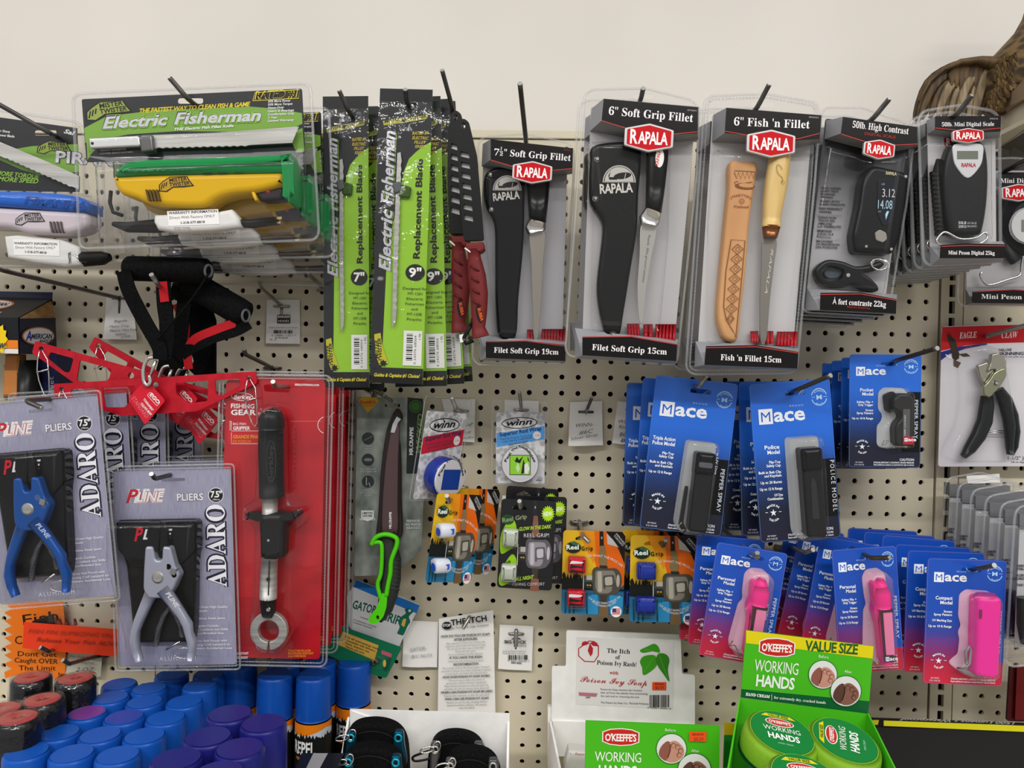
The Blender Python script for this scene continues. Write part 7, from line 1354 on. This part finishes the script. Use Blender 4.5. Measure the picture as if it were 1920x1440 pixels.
# value size display
k2 = Th('hand_cream_display', 'large open green display box with yellow value size header', 'box', quad=[(1398, 1182), (1638, 1212), (1632, 1336), (1389, 1310)], d=.215)
hp = B(k2, KG).plate([(1399, 1182), (1638, 1212), (1628, 1338), (1389, 1308)], -.002, 0).obj('header_panel')
a = B(k2, o=.0003); a.poly([(1399, 1182), (1638, 1212), (1636, 1235), (1495, 1217), (1399, 1206)], '#d9c813,0.4').poly([(1390, 1292), (1630, 1315), (1628, 1338), (1389, 1308)], '#0b5a2c,0.4').line([(1391, 1291), (1630, 1314)], 1, '#5ab83a')
oval_logo(a, 1457, 1214, 68, 4, .4); a.text('VALUE SIZE', (1509, 1219), (1608, 1227), 19, '#1c5a24', 'BN').text('WORKING', (1414, 1258), (1496, 1266), 23, '#e6ebe2', 'N').text('HANDS', (1417, 1286), (1489, 1293), 22, None, 'BN')
a.text('Before', (1535, 1233), (1553, 1235), 5.5).text('After', (1583, 1261), (1597, 1263), 5.5); hands(a, 1543, 1265, 27.5, TN1); hands(a, 1586, 1296, 29.5, TN2)
a.text('HAND CREAM', (1398, 1304), (1443, 1309), 5.5, '#e6ebe2', 'sB').line([(1447, 1302), (1447, 1313)], .8).text('for extremely dry, cracked hands', (1451, 1310), (1548, 1320), 5.2, None, 's').obj('printing', hp)
b = B(k2, '#48b41c,0.45'); A0, A1 = P3(k2, 1389, 1309, .215), P3(k2, 1626, 1337, .215); D0, D1 = P3(k2, 1357, 1500, .38), P3(k2, 1706, 1500, .38)
zz = -(k2.O.z - ZS) if False else -.22
b.face(tuple(b.add([A0, A1, (A1[0], A1[1], zz), (A0[0], A0[1], zz)]))); b.obj('box_back')
b = B(k2, '#48b41c,0.45'); b.face(tuple(b.add([A0, D0, (D0[0], D0[1], zz), (A0[0], A0[1], zz)]))); u = [(x - .002, y, z) for x, y, z in (A0, D0)]; b.face(tuple(b.add([u[0], u[1], (u[1][0], u[1][1], zz), (u[0][0], u[0][1], zz)]))); b.face(tuple(b.add([A0, D0, u[1], u[0]]))); b.obj('side_wall')
b = B(k2, '#48b41c,0.45'); b.face(tuple(b.add([A1, D1, (D1[0], D1[1], zz), (A1[0], A1[1], zz)]))); u = [(x + .002, y, z) for x, y, z in (A1, D1)]; b.face(tuple(b.add([u[0], u[1], (u[1][0], u[1][1], zz), (u[0][0], u[0][1], zz)]))); b.face(tuple(b.add([A1, D1, u[1], u[0]]))); b.obj('side_wall')
b = B(k2, '#48b41c,0.45'); b.face(tuple(b.add([(A0[0], A0[1], -.16), (A1[0], A1[1], -.16), (D1[0], D1[1], -.16), (D0[0], D0[1], -.16)]))); b.obj('box_floor')
b = B(k2, '#c8a81a,0.4').plate([(1358, 1355), (1378, 1358), (1376, 1378), (1358, 1378)], -.02, -.018).m('#1f7a20,0.4').plate([(1358, 1378), (1376, 1378), (1374, 1440), (1356, 1440)], -.02, -.018).obj('side_flap')
def tin(px, py, wpx, rot, label, d):
    t = Th('hand_cream_tin', label, 'tin', at=W(px, py, d), group='round hand cream tins'); r = .0435
    prof = [(r * .6, -.03), (r * .94, -.028), (r, -.02), (r * 1.01, -.006), (r * .99, .002), (r * .95, .008), (r * .86, .0115)]
    b = B(t, '#86b42e,0.45,0,300').lathe(0, 0, 0, prof, 36, 'z', True); lid = b.obj('tin_body')
    b = B(t, '#0b4a24,0.4').lathe(0, 0, 0, [(r * 1.012, -.024), (r * 1.022, -.018)], 36, 'z', True); b.obj('band')
    q = B(t, '#0d7a34,0.4').lathe(0, 0, 0, [(r * .84, .0116), (r * .83, .0122)], 36, 'z', True); lb_ = q.obj('lid_label')
    a = B(t); c, s = math.cos(math.radians(rot)), math.sin(math.radians(rot))
    def fl(pts, m, z): a.m(m); ids = a.add([((x * c - y * s) * r, (x * s + y * c) * r, z) for x, y in pts]); [a.face(tuple(ids[i] for i in tr_)) for tr_ in tessellate_polygon([[V((x, y, 0)) for x, y in pts]])]
    def tx(sr, x0_, y0_, x1_, h, m, f): v, fc, a0, a1 = glyphs(sr, f); k = (x1_ - x0_) / (a1 - a0); a.m(m); ids = a.add([(((x0_ + (x - a0) * k) * c - (y0_ + y * h) * s) * r, ((x0_ + (x - a0) * k) * s + (y0_ + y * h) * c) * r, .0128) for x, y in v]); [a.face(tuple(ids[i] for i in g_)) for g_ in fc]
    fl([(-.48, .56), (.48, .56), (.34, .68), (-.34, .68)], '#d9c813', .0124); fl([(x * .4, .36 + y * .17) for x, y in ell(0, 0, 1, 1, 14)], '#e4dedc', .0124); fl([(x * .37, .36 + y * .14) for x, y in ell(0, 0, 1, 1, 14)], '#b8281e', .0126)
    tx('VALUE SIZE', -.28, .58, .28, .11, '#1c5a24', 'B'); tx("O'KEEFFE'S", -.3, .3, .3, .16, '#f0ecea', 'B'); tx('WORKING', -.5, -.02, .5, .26, '#e6ebe2', ''); tx('HANDS', -.42, -.34, .42, .32, '#f0f2ee', 'B'); tx('HAND CREAM', -.2, -.52, .2, .08, '#a8d8b8', ''); a.obj('printing', lb_)
    t.root.matrix_world = t.root.matrix_world @ Matrix.Rotation(math.radians(15), 4, 'X') @ Matrix.Rotation(math.radians(7), 4, 'Y')
SW = [P3(k2, 1389, 1309, .215), P3(k2, 1357, 1500, .38)]; SW = [(SW[0][0], SW[0][1], SW[0][2]), SW[1], (SW[1][0], SW[1][1], SW[1][2] - .10), (SW[0][0], SW[0][1], SW[0][2] - .10)]; SW = [tuple(V(q_) + V((-.0022, 0, 0))) for q_ in SW]
a = B(k2, '#b8281e'); a.t = k2
for k_, m_ in ((1, '#e6dcd8'), (.9, '#b8281e')): a.m(m_); ids = a.add([tuple(V(SW[0]).lerp(V(SW[1]), .42 + k_ * .13 * u_).lerp(V(SW[3]).lerp(V(SW[2]), .42 + k_ * .13 * u_), .42 + .30 * v_ * k_) + V((-.0004 * (2 - k_), 0, 0))) for u_, v_ in ell(0, 0, 1, 1, 16)]); a.face(tuple(ids))
a.obj('side_logo')
tin(1462, 1388, 120, -6, 'round hand cream tin, rear left in the green display, lettering upright', .285)
tin(1580, 1402, 125, 72, 'round hand cream tin, rear right in the green display, lettering turned sideways', .285)
tin(1508, 1478, 120, 0, 'round hand cream tin in front, only its rim showing at the bottom', .375)
# black lantern box
kb_ = Th('black_light_box', 'long black box with a bright yellow stripe and upside down lettering', 'box', quad=[(1630, 1345), (2000, 1362), (2000, 1600), (1630, 1600)], d=.10)
G0, G1, G2, G3 = P3(kb_, 1628, 1345, .10), P3(kb_, 2010, 1358, .10), P3(kb_, 2010, 1372, .13), P3(kb_, 1636, 1364, .13)
b = B(kb_, '#1a1a1d,0.45'); b.face(tuple(b.add([G0, G1, G2, G3]))); S0, S1 = P3(kb_, 1656, 1351, .132), P3(kb_, 2010, 1362, .132)
zq = -(kb_.O.z - ZS); b.face(tuple(b.add([G3, G2, (G2[0], G2[1], zq), (G3[0], G3[1], zq)]))); b.face(tuple(b.add([G0, G3, (G3[0], G3[1], zq), (G0[0], G0[1], zq)]))); bo = b.obj('box_body')
a = B(kb_, o=.0335); a.poly([(1657, 1351), (2010, 1364), (2010, 1376), (1657, 1361)], '#cfc81a,0.4').poly([(1636, 1350), (1648, 1350), (1646, 1359), (1637, 1359)], '#b9a81c').text('1500 Lumens • Waterproof', (1904, 1353.5), (1686, 1346), 5, '#8f8f92', 'i').obj('printing', bo)
# ---------------------------------------------------------------- shelf above on the right and mounted bird
rs = Th('upper_shelf', 'beige canopy shelf sloping out at the top right corner', 'shelf', quad=[(1860, 150), (2060, 150), (2060, 340), (1860, 340)], d=.10, kind='structure')
def slab(b, pts, dep0, dep1):
    f = [P3(rs, x, y, d) for x, y, d in pts]; g_ = [P3(rs, x, y, d + dep1) for x, y, d in pts]; n = len(f)
    i0 = b.add(f); i1 = b.add(g_); b.face(tuple(i0)); b.face(tuple(reversed(i1))); b.ring(i0, i1)
b = B(rs, '#8d7a62,0.5'); slab(b, [(1860, 214, .02), (1920, 148, .14), (2060, 10, .34), (2060, 40, .34), (1920, 186, .14), (1872, 222, .02)], 0, .01); b.obj('edge_trim', label='brown edge trim')
b = B(rs, '#c2b8a4,0.5'); slab(b, [(1868, 222, .02), (1920, 186, .12), (2060, 60, .3), (2060, 160, .3), (1920, 246, .12), (1876, 276, .02)], 0, .008); b.obj('shelf_side')
b = B(rs, '#3a352e,0.7'); slab(b, [(1872, 276, .01), (1920, 248, .03), (2060, 200, .05), (2060, 330, .05), (1872, 322, .01)], 0, .004); b.obj('underside_shade')  # shadow below the beige shelf, put in as a dark slab
b = B(rs, '#c2b8a4,0.5'); ed = [P3(rs, 1876, 276, .02), P3(rs, 1920, 246, .12), P3(rs, 2060, 160, .3)]; bk = [(x, .098, z) for x, y, z in ed]
i0, i1 = b.add(ed + bk), b.add([(x, y, z + .006) for x, y, z in ed + bk])
for f_ in ((0, 1, 4, 3), (1, 2, 5, 4)): b.face(tuple(i0[k_] for k_ in f_)); b.face(tuple(i1[k_] for k_ in f_))
for u_, v_ in ((0, 1), (1, 2), (2, 5), (0, 3)): b.face((i0[u_], i0[v_], i1[v_], i1[u_]))
b.obj('shelf_board')
b = B(rs, '#1f1d1b,0.5').tube([(1882, 322, .01), (1930, 296, .03)], .003); b.obj('hook_rail')
bd = Th('mounted_bird', 'brown mounted bird with one wing spread downwards', 'bird', at=(1880, 150), d=.06)
noisemat('plumage', '#3a2c1a', '#6e5632', 60, 0.7, (1, 1, 1.6), bump=.6, kind='v'); noisemat('featherdark', '#3a2a16', '#5e4626', 26, .6, (6, 1, 1), bump=.2); noisemat('featherpale', '#6e5c42', '#9a876a', 26, .6, (6, 1, 1), bump=.2)
b = B(bd, 'plumage').loft([(1856, 214, 30, 0, .02), (1866, 196, 64, .0, .07), (1884, 162, 92, .005, .11), (1904, 128, 92, .01, .12), (1928, 90, 76, .015, .11), (1942, 56, 52, .02, .09), (1950, 26, 40, .02, .07), (1956, -8, 34, .02, .06), (1962, -30, 46, .02, .075), (1966, -50, 44, .02, .075), (1968, -66, 24, .02, .04)], 20).m('#2a241c,0.4').loft([(1944, -44, 16, .02, .02), (1928, -42, 11, .02, .014), (1914, -36, 2, .02, .003)], 10); b.obj('body')
R = random.Random(3); sc = B(bd, '#5e4a2c,0.7')
for i in range(150):
    u = R.random(); y = 205 - u * 105; x = 1866 + (205 - y) * .42 + (R.random() - .5) * 62 * (.5 + .5 * u); o_ = .042 + .016 * u - abs(x - 1884 - (205 - y) * .3) * .0005
    if o_ > .02: sc.m(('#5e4a2c,0.7', '#6c5636,0.7', '#4a3a22,0.7')[i % 3]); sc.plate(rnd([(x - 4, y - 4), (x + 4, y - 4), (x + 3, y + 4), (x, y + 6.5), (x - 3, y + 4)], 2), o_ - .004, o_ + .0006)
sc.obj('breast_feathers', kind='stuff')
tips = [(1712, 226), (1716, 232), (1722, 230), (1730, 224), (1742, 226), (1756, 224), (1768, 226), (1780, 222), (1792, 226), (1804, 224), (1815, 226), (1826, 224), (1836, 220)]
root = [(1792, 118), (1796, 120), (1800, 122), (1804, 124), (1810, 125), (1816, 126), (1822, 127), (1828, 128), (1834, 128), (1840, 130), (1846, 130), (1851, 130), (1856, 132)]
for i, (tp, rt) in enumerate(zip(tips, root)):
    mx, my = (tp[0] + rt[0]) / 2 - 12 * (1 - i / 12), (tp[1] + rt[1]) / 2 - 16 * (1 - i / 12); w_ = 15 if i < 4 else 17
    o_ = .002 + .0022 * (i % 3) + i * .0006
    B(bd, 'featherdark' if i < 5 or i % 3 == 0 else 'featherpale').loft([(p[0], p[1], w_ * f, o_, .0022) for p, f in zip(curve([rt, (mx, my), tp], 4), (.5, .8, 1, 1.1, 1.1, 1.05, .9, .65, .15))], 6).obj('wing_feather')
for i in range(9):
    x, y = 1790 + i * 9, 116 + abs(i - 3) * 1.5; B(bd, 'featherdark').loft([(x, y, 12, .012, .004), (x - 4, y + 20, 17, .011, .004), (x - 6, y + 40 + i % 3 * 5, 5, .010, .002)], 6).obj('covert_feather')
B(bd, 'featherdark').loft([(1722, 190, 3, .010, .004), (1744, 152, 5, .012, .005), (1768, 131, 8, .014, .008), (1800, 117, 12, .016, .014), (1836, 114, 16, .016, .018), (1866, 122, 30, .016, .03), (1884, 130, 30, .012, .03)], 12).obj('wing_arm')
bpy.data.objects.remove(TO); bpy.data.curves.remove(TC)
